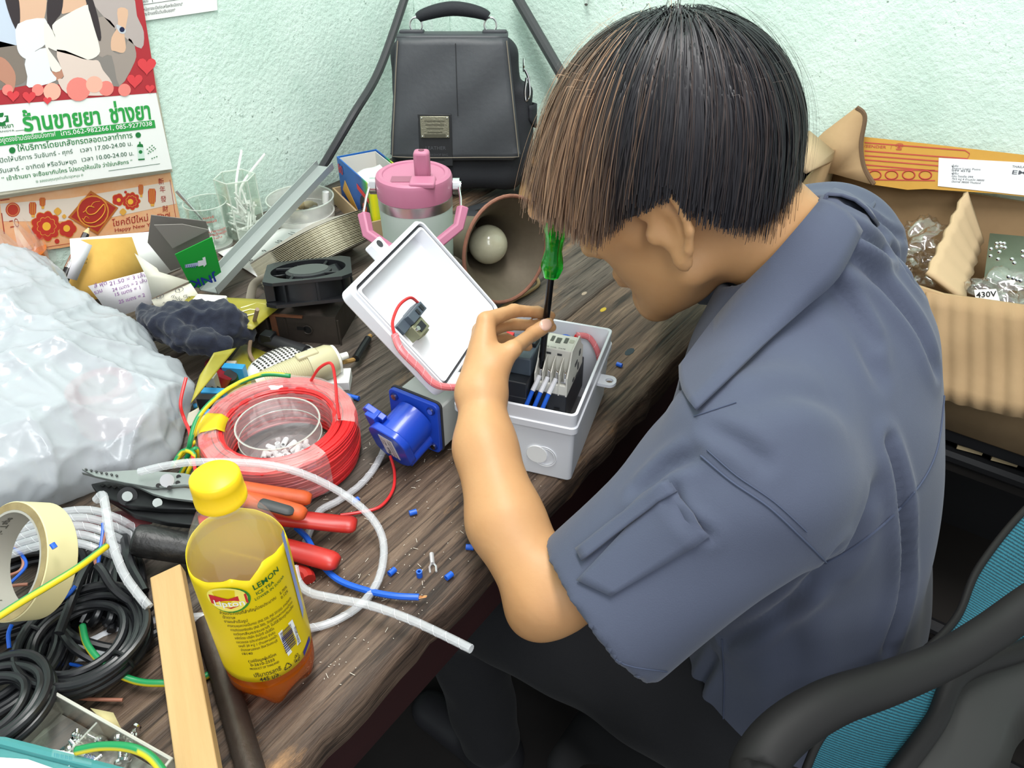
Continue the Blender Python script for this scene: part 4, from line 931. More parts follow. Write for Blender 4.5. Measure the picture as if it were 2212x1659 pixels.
# close cap under the strands
cp_s=Sdf(HC-.16,HC+.16,.004); cp_s.ell(hd(-.008,0,.038),(.101,.083,.097),HR,.01)
cp_s.rbox(hd(.085,0,-.09),(.085,.2,.094),HR,.004,.01,'s'); cp_s.rbox(hd(-.02,0,-.085),(.05,.2,.09),HR,.004,.01,'s'); cp_s.rbox(hd(-.1,0,-.13),(.1,.2,.09),HR,.004,.01,'s')
P,Q=cp_s.mesh(2); ppy('hair_cap',P,Q,plain('#1d1b20',.55))
hair=ppy('hair',P1,Q1,hair_m,colors=C1); hair['kind']='stuff'; hair['label']='straight black hair with a brown fringe'
# ================================================================ back of the bench
RV=V((cyw,syw,0)); GV=V((-syw,cyw,0)); ZV=V((0,0,1))
def hz(P0,px,py):                         # height above P0 at which the vertical line through P0 passes the pixel's ray
    d=rayd(px,py); t=(P0.x*d.x+P0.y*d.y)/(d.x**2+d.y**2); return CAM.z+d.z*t-P0.z
def yaw(a): return (0,0,a)
# ---- messenger bag leaning in the corner
leather=mat('worn_black_leather',S('#46494d'),.5,var=(7,.6),col2=S('#35373b'),bump=(120,.15)); nylon=mat('black_nylon',S('#202227'),.75,bump=(500,.2)); stitch=plain('#7c7468',.8)
bb=on(988,414,.018); lean=math.radians(9); bu=(ZV*math.cos(lean)+GV*math.sin(lean)); bn=(-GV*math.cos(lean)+ZV*math.sin(lean))
bag=thingM('messenger_bag','black leather flap messenger bag leaning in the wall corner','bag',frame(bb,RV,bu,bn))
BHt=.250
s_=Sdf((-.15,-.01,-.10),(.16,.36,.03),.005); s_.rbox((0,.123,-.045),(.108,.126,.040),None,.03,.01); s_.rbox((0,.06,-.04),(.113,.058,.045),None,.03,.02); s_.rbox((.112,.10,-.04),(.020,.075,.028),None,.018,.012); s_.f=np.maximum(s_.f,(.001-(s_.lo[1]+s_.h*np.arange(s_.n[1])))[None,:,None].astype(np.float32))
P,Q=s_.mesh(2); P=P+vnormals(P,Q)*(.0025*wave(P,2,45)+.0015*wave(P,4,90))[:,None]; pyobj('body',P,Q,nylon,bag)
def flapf(u,v,off=0):                     # u across, v from the top edge over the front
    y=BHt-.002-v*.190; w=.090+.022*v; cut=max(0,abs(u*2-1)-.86)/.14; x=(u-.5)*2*w
    z=.004+.010*math.sin(min(v*1.3,1)*PI*.5)+.003*math.sin(u*9+v*5)*math.sin(v*7); y2=y+(.010*cut**2 if v>.97 else 0)
    return V((x,y2,z+off+.004*(1-(2*u-1)**2)))
mb=MB(); mb.grid(flapf,17,18); top=MB()
fl=obj('flap',mb,leather,bag,solid=.004,sharp=180)
mb=MB(); mb.grid(lambda u,v:V(((u-.5)*.18,BHt-.002+.006*math.sin(v*PI),.005-v*.085)),9,6); obj('flap_top',mb,leather,bag,solid=.004)
ed=[flapf(.015,v,.003) for v in np.linspace(.02,.97,12)]+[flapf(u,.975,.003) for u in np.linspace(.06,.94,12)]+[flapf(.985,v,.003) for v in np.linspace(.97,.02,12)]
obj('edge_stitching',MB().tube(ed,.0009,5),stitch,fl); obj('centre_seam',MB().tube([flapf(.53,v,.0025) for v in np.linspace(.04,.62,10)],.0008,5),plain('#2a2b2e',.8),fl)
def fpx(px,py):                           # pixel to the bag's own x,y on the flap
    Mi=bag.matrix_world.inverted(); c=Mi@CAM; d=Mi@(CAM+rayd(px,py))-c; t=(.018-c.z)/d.z; q=c+d*t; return q.x,q.y
x0,y0=fpx(910,297); x1,y1=fpx(970,250); cx,cy=(x0+x1)/2,(y0+y1)/2
obj('leather_tab',MB().box((cx,cy-.022,.019),(x1-x0+.008,.085,.004)),plain('#1f2023',.5),fl,bevel=.001)
bd=obj('badge',MB().box((cx,cy,.0225),(x1-x0,y1-y0,.003)),mat('badge_metal',S('#8d8a78'),.4,metal=.7,bump=(400,.3)),fl,bevel=.001)
tx=MB(); put_text(tx,'TIGERNU',cx,cy-.013,w=.032,h=.006,center=True,bold=.01,fn=lambda x,y:(x,y,.0243)) if False else None
for i in range(4): tx.box((cx,cy+.010-.006*i,.0242),((x1-x0)*(.7-.06*i),.0016,.0008))
tx.box((cx,cy-.0135,.0242),((x1-x0)*.75,.005,.0008)); obj('badge_relief',tx,mat('badge_dark',S('#5f5d50'),.45,metal=.6),bd)
for sx in (-1,1):
    for sy in (-1,1): obj('badge_rivet',MB().sphere((cx+sx*(x1-x0)*.44,cy+sy*(y1-y0)*.42,.0242),.0016,8,6),chrome,bd)
tx=MB(); put_text(tx,'LEATHER',cx,cy-.037,w=.034,h=.006,center=True,fn=lambda x,y:(x,y,.0215)); put_text(tx,'WORKSHOP BAG',cx,cy-.047,w=.040,h=.0035,center=True,fn=lambda x,y:(x,y,.0215)); obj('tab_lettering',tx,plain('#4b4c50',.5),fl,recalc=False)
bx_,by_=fpx(935,340); obj('buckle',MB().box((bx_,by_,.016),(.020,.026,.008)),plain('#8b8c84',.4),bag,bevel=.002)
hp_=[(-.062,BHt,-.03),(-.06,BHt+.018,-.028),(-.05,BHt+.03,-.026),(0,BHt+.040,-.025),(.05,BHt+.032,-.026),(.062,BHt+.018,-.028),(.064,BHt,-.03)]
hpath=smooth_path(hp_,6); obj('handle',MB().tube(hpath[10:-10],[.0075+.0035*math.sin(PI*i/(len(hpath)-21)) for i in range(len(hpath)-20)],12),nylon,bag)
for sx in (-1,1):
    obj('handle_ring',MB().tube([V((sx*.061+.010*math.cos(a),BHt+.016+.011*math.sin(a),-.028)) for a in np.linspace(0,2*PI,16,endpoint=False)],.0018,6,True),steel,bag)
    obj('handle_tab',MB().box((sx*.068,BHt+.006,-.028),(.040,.006,.022)),leather,bag,bevel=.002)
obj('side_ring',MB().tube([V((-.0+.116,.205+.010*math.sin(a),-.03+.008*math.cos(a))) for a in np.linspace(0,2*PI,14,endpoint=False)],.0016,6,True),chrome,bag)
obj('strap_clip',MB().tube(smooth_path([(.118,.198,-.022),(.124,.185,-.018),(.126,.16,-.016),(.120,.15,-.016),(.118,.165,-.016),(.121,.186,-.018)],5),.0022,7),chrome,bag)
mb=MB(); mb.grid(lambda u,v:V((.116+.016*math.sin(PI*u),.05+.085*v,-.015-.05*u)),7,6); obj('side_pocket',mb,nylon,bag,solid=.004)
mb=MB(); mb.grid(lambda u,v:V((0.126+.012*math.sin(PI*u),.142-.04*v*(1-.4*(2*u-1)**2),-.015-.05*u)),7,5); obj('pocket_flap',mb,nylon,bag,solid=.004)
# strap lying beside the bag
single('shoulder_strap',MB().tube(smooth_path([on(1060,440,.01),on(1010,455,.012),on(1000,478,.012),on(1040,492,.01),on(1075,480,.01),on(1040,466,.018),on(1000,462,.02)],8),.009,8,flat=.35),nylon,'black webbing strap heaped behind the tumbler','strap')
single('wooden_strip',MB().tube([ony(1140,345,1.21),on(1130,448,.018)],.010,4),mat('pale_wood',S('#b58f60'),.6,var=(30,.5),col2=S('#8d6b45'),stretch=(1,1,.1)),'narrow pale wooden strip standing right of the bag','wood strip')
# ---- two black rods against the walls
rodm=mat('black_rod',S('#3b3c3e'),.45,bump=(60,.1))
a0=onx(872,-10,-.94); a1=on(690,372,.05)
single('black_rod',MB().tube(smooth_path([on(655,430,.0),on(690,372,.04),onx(762,250,-1.03),onx(820,150,-1.05),onx(880,-20,-1.065)],8),.0075,10),rodm,'bent black rod leaning on the wall left of the bag','rod','black rods in the corner')
single('black_rod',MB().tube([ony(1108,-20,1.225),ony(1195,130,1.20),ony(1245,215,1.17)],.0095,10),rodm,'straight black rod leaning behind the head right of the bag','rod','black rods in the corner')
single('wall_nail',MB().tube([ony(1268,-10,1.249),ony(1266,10,1.235)],.003,8),steel,'small nail in the right wall above the head','nail')
# ---- tumbler
tb=on(893,372,.205); tb.z=TZ
tum=thing('tumbler','sage green steel tumbler with a pink flip-straw lid','tumbler',tb)
sage=mat('sage_coat',S('#b7c6bd'),.5); pink=mat('pink_plastic',S('#b06c86'),.45); 
obj('body',MB().lathe([(0,0),(.039,0),(.041,.003),(.0445,.13),(.0455,.166),(.0,.166)],40),sage,tum); obj('steel_band',MB().lathe([(.0435,.164),(.0458,.165),(.0458,.177),(.0435,.179)],40),steel,tum)
obj('lid',MB().lathe([(.044,.176),(.0462,.178),(.0468,.199),(.0455,.203),(.042,.205),(.038,.2045),(.037,.203),(.0,.203)],40),pink,tum)
ls=RV; lf=-GV
def tl_(x,y,z): return RV*x+GV*y+ZV*z
ob=MB(); ob.box(tl_(.012,-.006,.218),(.019,.016,.032),frame((0,0,0),RV,GV,ZV).to_3x3()); obj('straw_spout',ob,pink,tum,bevel=.004,seg=3)
ob=MB(); ob.cyl(tl_(.012,-.006,.2335),tl_(.012,-.006,.2346),.0035,n=12); obj('spout_hole',ob,plain('#6b3d4c',.6),tum)
ob=MB(); ob.box(tl_(.014,-.030,.204),(.030,.026,.007),frame((0,0,0),RV,GV,ZV).to_3x3()); obj('spout_base',ob,pink,tum,bevel=.002)
ob=MB(); ob.box(tl_(-.012,-.018,.2031),(.026,.018,.001),frame((0,0,0),RV,GV,ZV).to_3x3()); obj('lid_recess',ob,plain('#8f5569',.5),tum)
for sx in (-1,1):
    piv=tl_(sx*.047,.004,.186); ob=MB(); ob.cyl(piv,piv+RV*sx*.008,.010,n=18); ob.cyl(piv+RV*sx*.008,piv+RV*sx*.010,.006,n=14); obj('pivot',ob,chrome,tum)
    obj('wire_bail',MB().tube([piv+RV*sx*.006+ZV*.006,tl_(sx*.057,-.020,.180),tl_(sx*.058,-.040,.171)],.0016,6),chrome,tum)
hp2=[tl_(-.058,-.040,.170),tl_(-.052,-.058,.152),tl_(-.026,-.076,.142),tl_(.004,-.082,.139),tl_(.030,-.076,.146),tl_(.056,-.060,.162),tl_(.061,-.044,.180)]
obj('handle',MB().tube(hp2,.0085,4,flat=.8),pink,tum,bevel=.002)
# ---- grinding disc carton
c0=on(809,506,.004); ht=hz(c0,797,400); lw=on(727,338,ht+.004); dl=(lw-c0); dl.z=0; wl=dl.length; ul=dl.normalized(); ur=V((-ul.y,ul.x,0)); ur=ur if ur.dot(RV)>0 else -ur
wr=.072
cart=thingM('disc_carton','open grinding-disc carton with rainbow print and papers inside','carton',frame(c0,ul,ur,ZV))   # x along the left face, y along the right face
def rainbow():
    m=mat('rainbow_print',(1,1,1),.4); nt=m.node_tree; N=nt.nodes; t=N.new('ShaderNodeTexCoord'); sp_=N.new('ShaderNodeSeparateXYZ'); r=N.new('ShaderNodeValToRGB'); nt.links.new(t.outputs['Object'],sp_.inputs[0])
    ad=N.new('ShaderNodeMath'); ad.operation='SUBTRACT'; mu=N.new('ShaderNodeMath'); mu.operation='MULTIPLY_ADD'; nt.links.new(sp_.outputs['Y'],ad.inputs[0]); nt.links.new(sp_.outputs['X'],ad.inputs[1]); nt.links.new(ad.outputs[0],mu.inputs[0]); mu.inputs[1].default_value=6.2; mu.inputs[2].default_value=.42
    e=r.color_ramp.elements; e[0].position=0; e[0].color=S('#1d5fae')+(1,); e[1].position=1; e[1].color=S('#24509c')+(1,)
    for p,c in ((.18,'#224f9a'),(.33,'#2f9a45'),(.45,'#e8df1e'),(.58,'#3aa045'),(.75,'#2a7fc4')): x=e.new(p); x.color=S(c)+(1,)
    nt.links.new(mu.outputs[0],r.inputs['Fac']); nt.links.new(r.outputs['Color'],N['Principled BSDF'].inputs['Base Color']); return m
rb=rainbow(); card_in=plain('#d8d5cc',.8)
def wallbox(par,w,d,h,t,m,mi,nm='panel'):
    for c,dd in (((w/2,t/2,h/2),(w,t,h)),((w/2,d-t/2,h/2),(w,t,h)),((t/2,d/2,h/2),(t,d-2*t,h)),((w-t/2,d/2,h/2),(t,d-2*t,h))): obj(nm,MB().box(c,dd),m,par)
    obj('bottom',MB().box((w/2,d/2,t/2),(w-2*t,d-2*t,t)),mi,par)
wallbox(cart,wl,wr,ht,.002,rb,card_in)
obj('inner_lining',MB().box((wl/2,wr-.004,ht*.5),(wl-.006,.001,ht-.004)),card_in,cart); obj('inner_lining',MB().box((wl-.004,wr/2,ht*.5),(.001,wr-.006,ht-.004)),card_in,cart)
LF=frame((wl,-.0006,0),(-1,0,0),(0,0,1),(0,-1,0)) ; 
tx=MB(); tx.prism(circ(.020,28,wl*.80,ht*.42),0,.0004,LF); obj('printed_disc',tx,plain('#26272a',.5),cart); tx=MB(); tx.prism(circ(.008,20,wl*.80,ht*.42),.0004,.0008,LF); obj('disc_label',tx,plain('#d7542c',.5),cart); tx=MB(); tx.prism(circ(.004,16,wl*.80,ht*.42),.0008,.0011,LF); obj('disc_bore',tx,plain('#4a78c8',.5),cart)
tx=MB(); tx.prism([(.012,ht*.35),(.03,ht*.62),(wl*.62,ht*.10),(wl*.5,ht*.05)],0,.0003,LF); obj('spark_print',tx,plain('#d8a24a',.5),cart)
tx=MB(); put_text(tx,'80',.004,ht*.70,h=.016,bold=.02,fn=lambda x,y:LF@V((x,y,.0006))); obj('number_print',tx,plain('#c8342e',.5),cart,recalc=False)
tx=MB(); put_text(tx,'ตัด/เจียร',.006,.006,w=wl*.7,h=.011,bold=.02,fn=lambda x,y:LF@V((x,y,.0009)),rot=-.05); obj('name_print',tx,plain('#d85a3a',.5),cart,recalc=False)
tx=MB(); tx.prism([(wl*.62,ht*.80),(wl*.95,ht*.70),(wl*.95,ht*.60),(wl*.62,ht*.70)],0,.0005,LF); obj('red_flash',tx,plain('#cc3330',.5),cart)
RF=frame((-.0006,0,0),(0,1,0),(0,0,1),(-1,0,0))
tx=MB(); put_text(tx,'มาตรฐาน',.02,ht*.55,w=.05,h=.010,bold=.02,fn=lambda x,y:RF@V((x,y,.0004))); obj('name_print',tx,plain('#c8402e',.5),cart,recalc=False)
for i in range(3): tx=MB(); tx.prism([(.022,ht*(.36-.11*i)),(.05,ht*(.36-.11*i)),(.05,ht*(.29-.11*i)),(.022,ht*(.29-.11*i))],0,.0004,RF); obj('print_line',tx,plain('#d24a34' if i<2 else '#2d5fc0',.5),cart)
def crumple(name,par,quad,amp,seed,m,nu=10,nv=10,th=.0006):
    a,b,c,d=[V(p) for p in quad]; r=random.Random(seed); ph=[r.uniform(0,6) for _ in range(6)]; n=(b-a).cross(d-a).normalized()
    f=lambda u,v:(a*(1-u)+b*u)*(1-v)+(d*(1-u)+c*u)*v+n*amp*(abs(math.sin(5*u+3*v+ph[0]))+.7*math.sin(9*v-4*u+ph[1])+.5*abs(math.sin(13*u+ph[2]))*v)
    return obj(name,MB().grid(f,nu,nv),m,par,solid=th,sharp=60)
for i,(qq,sd_) in enumerate(((((.012,.014,ht*.30),(wl-.014,.014,ht*.38),(wl-.014,.056,ht*.42),(.012,.056,ht*.34)),1),(((.012,.016,ht*.58),(wl*.7,.014,ht*.82),(wl*.6,.054,ht*.95),(.012,.056,ht*.72)),2))):
    p=crumple('crumpled_paper',None,[cart.matrix_world@V(x) for x in qq],.002,sd_,plain('#dfe0dd',.7)); tag(p,('crumpled white paper lying low in the disc carton','folded white paper sticking up inside the disc carton')[i],'paper'); rebase(p)
# shallow brown tray under it
ty0=on(700,470); 
tr_=thingM('cardboard_tray','shallow brown cardboard tray under the grinding-disc carton','tray',frame(V((c0.x,c0.y,TZ))-ul*.010-ur*.012,ul,ur,ZV)); wallbox(tr_,wl+.022,wr+.022,.030,.003,plain('#a8906e',.8),plain('#97805f',.8))
# ---- jar of white sticks, glass mug, round tub
jb=on(535,512); jar=thing('hexagonal_jar','hexagonal glass jar full of white plastic sticks','jar',jb)
jr,jh=.030,hz(jb,535,378)
mb=MB(); mb.lathe([(0,0),(jr,0),(jr*1.04,jh),(jr*1.04-.002,jh),(jr-.002,.004),(0,.004)],6); obj('glass',mb,mat('jar_glass',(.85,.93,.86),.06,metal=.8,translucent=.84,tcol=(.985,1,.985)),jar,sharp=20)
obj('rim',MB().tube([V((jr*1.03*math.cos(a),jr*1.03*math.sin(a),jh)) for a in np.linspace(0,2*PI,6,endpoint=False)],.0013,6,True),mat('jar_rim',(.78,.82,.76),.1,translucent=.5,spec=1,tcol=(.93,.97,.93)),jar)
for i in range(6): a=2*PI*i/6; obj('glass_edge',MB().cyl((jr*math.cos(a),jr*math.sin(a),.001),(jr*1.03*math.cos(a),jr*1.03*math.sin(a),jh),.0011,n=6),MATS['jar_rim'],jar)
wst=mat('white_stick',S('#eeeeea'),.5); r_=random.Random(5)
for i in range(46):
    a=r_.uniform(0,6.28); q=r_.uniform(0,.017); z=.008+.045*i/46; d=V((r_.gauss(0,1),r_.gauss(0,1),r_.uniform(.2,1.6))).normalized(); l=r_.uniform(.016,.034); p=V((q*math.cos(a),q*math.sin(a),z)); e=p+d*l
    hyp=math.hypot(e.x,e.y); 
    if hyp>.024: e.x*=.024/hyp; e.y*=.024/hyp
    single('plastic_stick',MB().cyl(jb+p,jb+e,.0017,n=6),wst,'short white plastic stick among those in the hexagonal jar','stick','white sticks in the jar')
for k,(u,v) in enumerate(((522,325),(572,333))):
    e=at(u,v,dep(jb)-.02+.02*k); single('plastic_strip',MB().tube(smooth_path([jb+V((-.006+.012*k,-.004*k,.04)),jb+V((-.005+.012*k,.003,.085)),e],6),.0022,6,flat=.5),wst,('straight white strip rising from the hexagonal jar','curved white strip rising to the right from the hexagonal jar')[k],'strip')
gb=on(465,528); mug=thing('glass_cup','clear measuring glass with red print holding a spoon','glass',gb)
gh=hz(gb,455,435); thin=mat('thin_glass',(.92,.97,.94),.04,metal=1,translucent=.88,tcol=(.985,1,.99))
obj('bowl',MB().lathe([(0,.003),(.026,.003),(.030,.010),(.033,gh),(.0315,gh),(.0285,.012),(.024,.006),(0,.006)],32),thin,mug); obj('rim',MB().tube([V((.0323*math.cos(a),.0323*math.sin(a),gh)) for a in np.linspace(0,2*PI,32,endpoint=False)],.0009,6,True),MATS['jar_rim'],mug); obj('foot',MB().lathe([(0,0),(.028,0),(.028,.004),(0,.004)],28),MATS['jar_rim'],mug)
def cyl_text(mb,body,rad_,z,h,ang0,wid,bold=.01,base=(0,0,0)):
    return put_text(mb,body,-wid/2,0,w=wid,h=h,bold=bold,fn=lambda x,y:(base[0]+rad_*math.cos(ang0+x/rad_),base[1]+rad_*math.sin(ang0+x/rad_),base[2]+z+y))
camdir=math.atan2(-gb.y,-gb.x); tx=MB()
for t,z,w_ in (('เมตร์',.050,.016),('1 ออนซ์',.044,.022),('กระทรวงสาธารณสุข',.030,.045),('ชุดบริการน้ำหนัก',.025,.045),('โรงพยาบาล',.020,.026)): cyl_text(tx,t,.0325,z*gh/.062,.0035,camdir,w_)
obj('red_print',tx,plain('#c5473c',.5),mug,recalc=False)
sp_a=gb+V((.004,-.002,.026)); sp_b=onx(382,412,-1.07); spn=thing('spoon','steel spoon leaning in the measuring glass against the wall','spoon',sp_a); dv=(sp_b-sp_a)
obj('handle',MB().tube([V((0,0,0)),dv*.25,dv*.6,dv],[.0022,.0016,.0022,.0036],8),steel,spn); q=dv.to_track_quat('Z','Y').to_matrix(); obj('bowl',MB().sphere(dv.normalized()*-.004,(.008,.003,.012),14,8,q),chrome,spn)
ub=on(655,470); tub=thing('round_tub','round clear plastic tub of shells and scraps','tub',ub); uh=.036
obj('wall',MB().lathe([(.0,0),(.052,0),(.056,uh),(.0545,uh),(.051,.002),(0,.002)],40),mat('milky_tub',(.86,.86,.82),.2,translucent=.66,spec=.8),tub); obj('rim',MB().tube([V((.0555*math.cos(a),.0555*math.sin(a),uh)) for a in np.linspace(0,2*PI,40,endpoint=False)],.0014,6,True),MATS['jar_rim'],tub); obj('base_ring',MB().lathe([(.051,.001),(.0535,.001),(.0545,.012),(.052,.012)],40),mat('milky_base',(.84,.83,.78),.4,translucent=.15),tub)
for i,(x,y,z,r,c) in enumerate(((-.018,.004,.02,.017,'#c9b489'),(.004,-.018,.014,.014,'#b9ac92'),(.022,.010,.016,.013,'#8f8c84'),(-.004,.020,.014,.014,'#a89c80'),(.026,-.016,.012,.010,'#d5cdb8'),(-.028,-.016,.012,.011,'#8c7c5e'))):
    s_=Sdf((-.03,-.03,-.03),(.03,.03,.03),.0025); s_.ell((0,0,0),(r,r*.8,r*.6)); P,Q=s_.mesh(1); P=P+vnormals(P,Q)*(.0022*wave(P,20+i,260)+.0012*wave(P,40+i,500))[:,None]; o=pyobj('shell',P,Q,plain(c,.7)); o.location=ub+V((x,y,z)); tag(o,('largest tan shell at the left of the round tub','pale shell at the front of the round tub','grey lump at the right of the round tub','dull brown shell at the back of the round tub','small cream shell by the tub\'s right rim','small dark shell by the tub\'s left rim')[i],'shell')
single('white_cylinder',MB().cyl(ub+V((.030,.028,.024)),ub+V((.032,.030,.044)),.0055,n=14),wst,'tiny white cylinder standing in the round tub','cylinder')
# ---- grey channel bar lying across
ch0=on(452,632,.018); ch1=on(704,362,.075); dv=(ch1-ch0); cx_=dv.normalized(); cyv=V((0,0,1)).cross(cx_).normalized(); czv=cx_.cross(cyv)
chn=thingM('channel_bar','grey aluminium channel bar lying slantwise by the wall','metal bar',frame(ch0,cx_,cyv,czv)); L_=dv.length; alu=mat('grey_alu',S('#aab0ae'),.4,metal=.35)
obj('web',MB().box((L_/2,0,.001),(L_,.030,.002)),alu,chn)
for s in (-1,1): obj('flange',MB().box((L_/2,s*.0145,.006),(L_,.0015,.012)),alu,chn)
# ---- papers, pad and book
def sheet_on(name,pxs,z,m,label,cat='paper',th=.0006,amp=.0,seed=1,group=None):
    p=[on(x,y,z) if not hasattr(z,'__len__') else on(x,y,z[i]) for i,(x,y) in enumerate(pxs)]
    o=crumple(name,None,p,amp,seed,m,8,8,th); tag(o,label,cat,group); return rebase(o)
pd=sheet_on('printed_calendar_page',[(470,545),(640,480),(790,490),(560,600)],.004,paper,'white calendar page lying under the round tub',amp=.0008)
p0=on(645,590,.006); 
CPg=Pl(on(500,580,.0075),on(640,490,.0075)-on(500,580,.0075),ZV.cross(on(640,490,.0075)-on(500,580,.0075)))
tx=MB()
for i in range(5):
    for j in range(3): put_text(tx,str(8+7*j+i),.03+.034*i,-.012-.028*j,h=.009,bold=.01,fn=lambda x,y:(x,y,0))
o=obj('page_numbers',tx,ink,pd,recalc=False); o.matrix_world=CPg.M; o.matrix_parent_inverse=Matrix.Identity(4); o.matrix_basis=pd.matrix_basis.inverted()@CPg.M
bkc=[on(600,572,.012),on(790,482,.012),on(818,535,.012),on(690,590,.012)]
bk=thingM('paperback_book','thick old paperback with curled page edges behind the fan','book',frame(on(700,572,.018),(bkc[1]-bkc[0]).normalized(),ZV.cross((bkc[1]-bkc[0]).normalized()),ZV)@Matrix.Rotation(math.radians(-34),4,'X'))
bw_,bd_=.17,.075
pg=mat('page_edges',S('#e2dcc6'),.8,var=(700,.5),col2=S('#b5ad95'),stretch=(.02,.02,1))
def bookf(z0,z1,amp):
    mb=MB(); n=12; vs=[]
    for i in range(n+1):
        u=i/n; x=(u-.5)*bw_; cu=amp*math.sin(PI*u)**1; 
        vs+=[(x,-bd_/2,z0+cu*.5),(x,bd_/2,z0+cu*.5),(x,bd_/2-.004,z1+cu),(x,-bd_/2+.012+.006*math.sin(u*9),z1+cu)]
    fs=[(0,1,2,3),(4*n+3,4*n+2,4*n+1,4*n)]
    for i in range(n):
        for k in range(4): l=(k+1)%4; fs.append((4*i+k,4*i+l,4*i+4+l,4*i+4+k))
    return mb.add(vs,fs)
obj('back_cover',bookf(.003,.0045,.004),plain('#8c857a',.7),bk); 
for i in range(20): obj('page_block',bookf(.0048+.0021*i,.0048+.0021*(i+.96),.004+.00025*i+.0006*(i%3)),pg,bk)
obj('front_cover',bookf(.0470,.0484,.009),plain('#9a948a',.6),bk)
single('curved_strap',MB().tube(smooth_path([on(540,650,.0),on(548,615,.022),on(568,600,.030),on(592,596,.024)],7),.008,8,flat=.3),plain('#b9b3a0',.6),'beige flat band curving beside the black fan','band')
# ---- axial fan on the rusty box
rbx=[on(560,735,.0),on(715,742,.0)]
r0=on(597,735); r1=on(733,745); dxr=(r1-r0).normalized(); dyr=ZV.cross(dxr); rh=hz(r0,600,676)
rust=mat('rusty_tin',S('#4b423a'),.6,metal=.3,var=(14,.8),col2=S('#2b2623'),bump=(90,.3)); rusty=mat('rust',S('#8a5638'),.85,var=(60,.7),col2=S('#4a2f22'))
rw_=(r1-r0).length
rst=thingM('rusty_tin_box','rusty dark tin box with a keyhole slot under the fan','tin box',frame(r0,dxr,dyr,ZV)); wallbox(rst,rw_,.09,rh,.0015,rust,rust,'side')
obj('top',MB().box((rw_/2,.045,rh+.0008),(rw_,.09,.0015)),rust,rst)
obj('rust_edge',MB().box((.002,-.0008,rh/2),(.008,.0016,rh)),rusty,rst); obj('rust_edge',MB().box((.02,-.001,rh),(.045,.004,.003)),rusty,rst)
obj('pressed_rib',MB().tube([V((.018,-.001,rh*.25)),V((.018,-.001,rh*.9))],.0015,6),rust,rst); obj('pressed_rib',MB().tube([V((.088,-.001,rh*.05)),V((.088,-.001,rh*.95))],.0015,6),rust,rst)
mb=MB(); mb.cyl((.046,.0002,rh*.52),(.046,-.001,rh*.52),.0055,n=16); mb.box((.038,-.0004,rh*.54),(.012,.0012,.0045)); obj('keyhole',mb,plain('#0d0b0a',.8),rst)
obj('keyhole_lip',MB().tube([V((.046+.0062*math.cos(a),-.0014,rh*.52+.0062*math.sin(a))) for a in np.linspace(-2.4,2.4,14)],.0009,5),rust,rst)
single('dark_metal_plate',MB().box(r0-dxr*.022+dyr*.03+ZV*rh*.45,(.03,.06,rh*.85),frame((0,0,0),dxr,dyr,ZV).to_3x3()),rust,'dark metal block left of the rusty tin box','metal block',bevel=.002)
f0=r0+dxr*.045+dyr*.035; fz=rh+.0026+.012; fs_=.108
fan=thingM('axial_fan','black square axial cooling fan lying on the rusty tin box','fan',frame(V((f0.x,f0.y,TZ+fz)),(dxr*math.cos(.35)+dyr*math.sin(.35)),(-dxr*math.sin(.35)+dyr*math.cos(.35)),ZV)@Matrix.Rotation(math.radians(-13),4,'X'))
fpl=mat('fan_black',S('#1c1d20'),.35,spec=.5); fth=.032
def holed(o_,r,z0,z1,n=48):
    mb=MB(); out=[]
    for k in range(n):
        a=2*PI*k/n; d=V((math.cos(a),math.sin(a))); t=min(o_/2/max(abs(d.x),1e-6),o_/2/max(abs(d.y),1e-6)); t=min(t,o_*.63); out.append((d.x*t,d.y*t))
    inn=circ(r,n); vs=[(x,y,z) for z in (z0,z1) for x,y in out]+[(x,y,z) for z in (z0,z1) for x,y in inn]; fs=[]
    for k in range(n): l=(k+1)%n; fs+=[(n+k,n+l,3*n+l,3*n+k),(l,k,2*n+k,2*n+l),(k,l,n+l,n+k),(2*n+l,2*n+k,3*n+k,3*n+l)]
    return mb.add(vs,fs)
obj('flange',holed(fs_,.047,0,.004),fpl,fan); obj('flange',holed(fs_,.047,fth-.004,fth),fpl,fan)
obj('housing',MB().lathe([(.0505,.003),(.0505,fth-.003),(.047,fth-.003),(.047,.003)],40,close=True),fpl,fan)
for k in range(8):
    a=2*PI*k/8+.2; mb=MB(); mb.box((.0517*math.cos(a),.0517*math.sin(a),fth/2),(.004,.003,fth-.008),Matrix.Rotation(a,3,'Z')); obj('rib',mb,fpl,fan)
obj('hub',MB().lathe([(0,.004),(.029,.004),(.029,fth-.002),(.026,fth-.0005),(0,fth-.0005)],32),plain('#2b2d2f',.5),fan)
obj('hub_label',MB().lathe([(0,fth-.0005),(.025,fth-.0005),(.025,fth),(0,fth)],32),plain('#4a4f4c',.55),fan)
for k in range(5):
    a=2*PI*k/5; mb=MB(); mb.grid(lambda u,v:V(((.028+.018*u)*math.cos(a+.7*v),(.028+.018*u)*math.sin(a+.7*v),.008+.02*v)),4,6); obj('blade',mb,fpl,fan,solid=.0015)
for k in range(4): a=PI/4+PI/2*k; obj('strut',MB().tube([V((.026*math.cos(a),.026*math.sin(a),fth-.003)),V((.049*math.cos(a+.3),.049*math.sin(a+.3),fth-.003))],.0022,6),fpl,fan)
obj('connector',MB().box((-fs_/2+.006,-.028,fth/2),(.012,.018,fth-.008)),fpl,fan,bevel=.001)
for z in (.012,.022): obj('connector_pin',MB().cyl((-fs_/2-.0005,-.030,z),(-fs_/2+.002,-.030,z),.0018,n=10),chrome,fan)
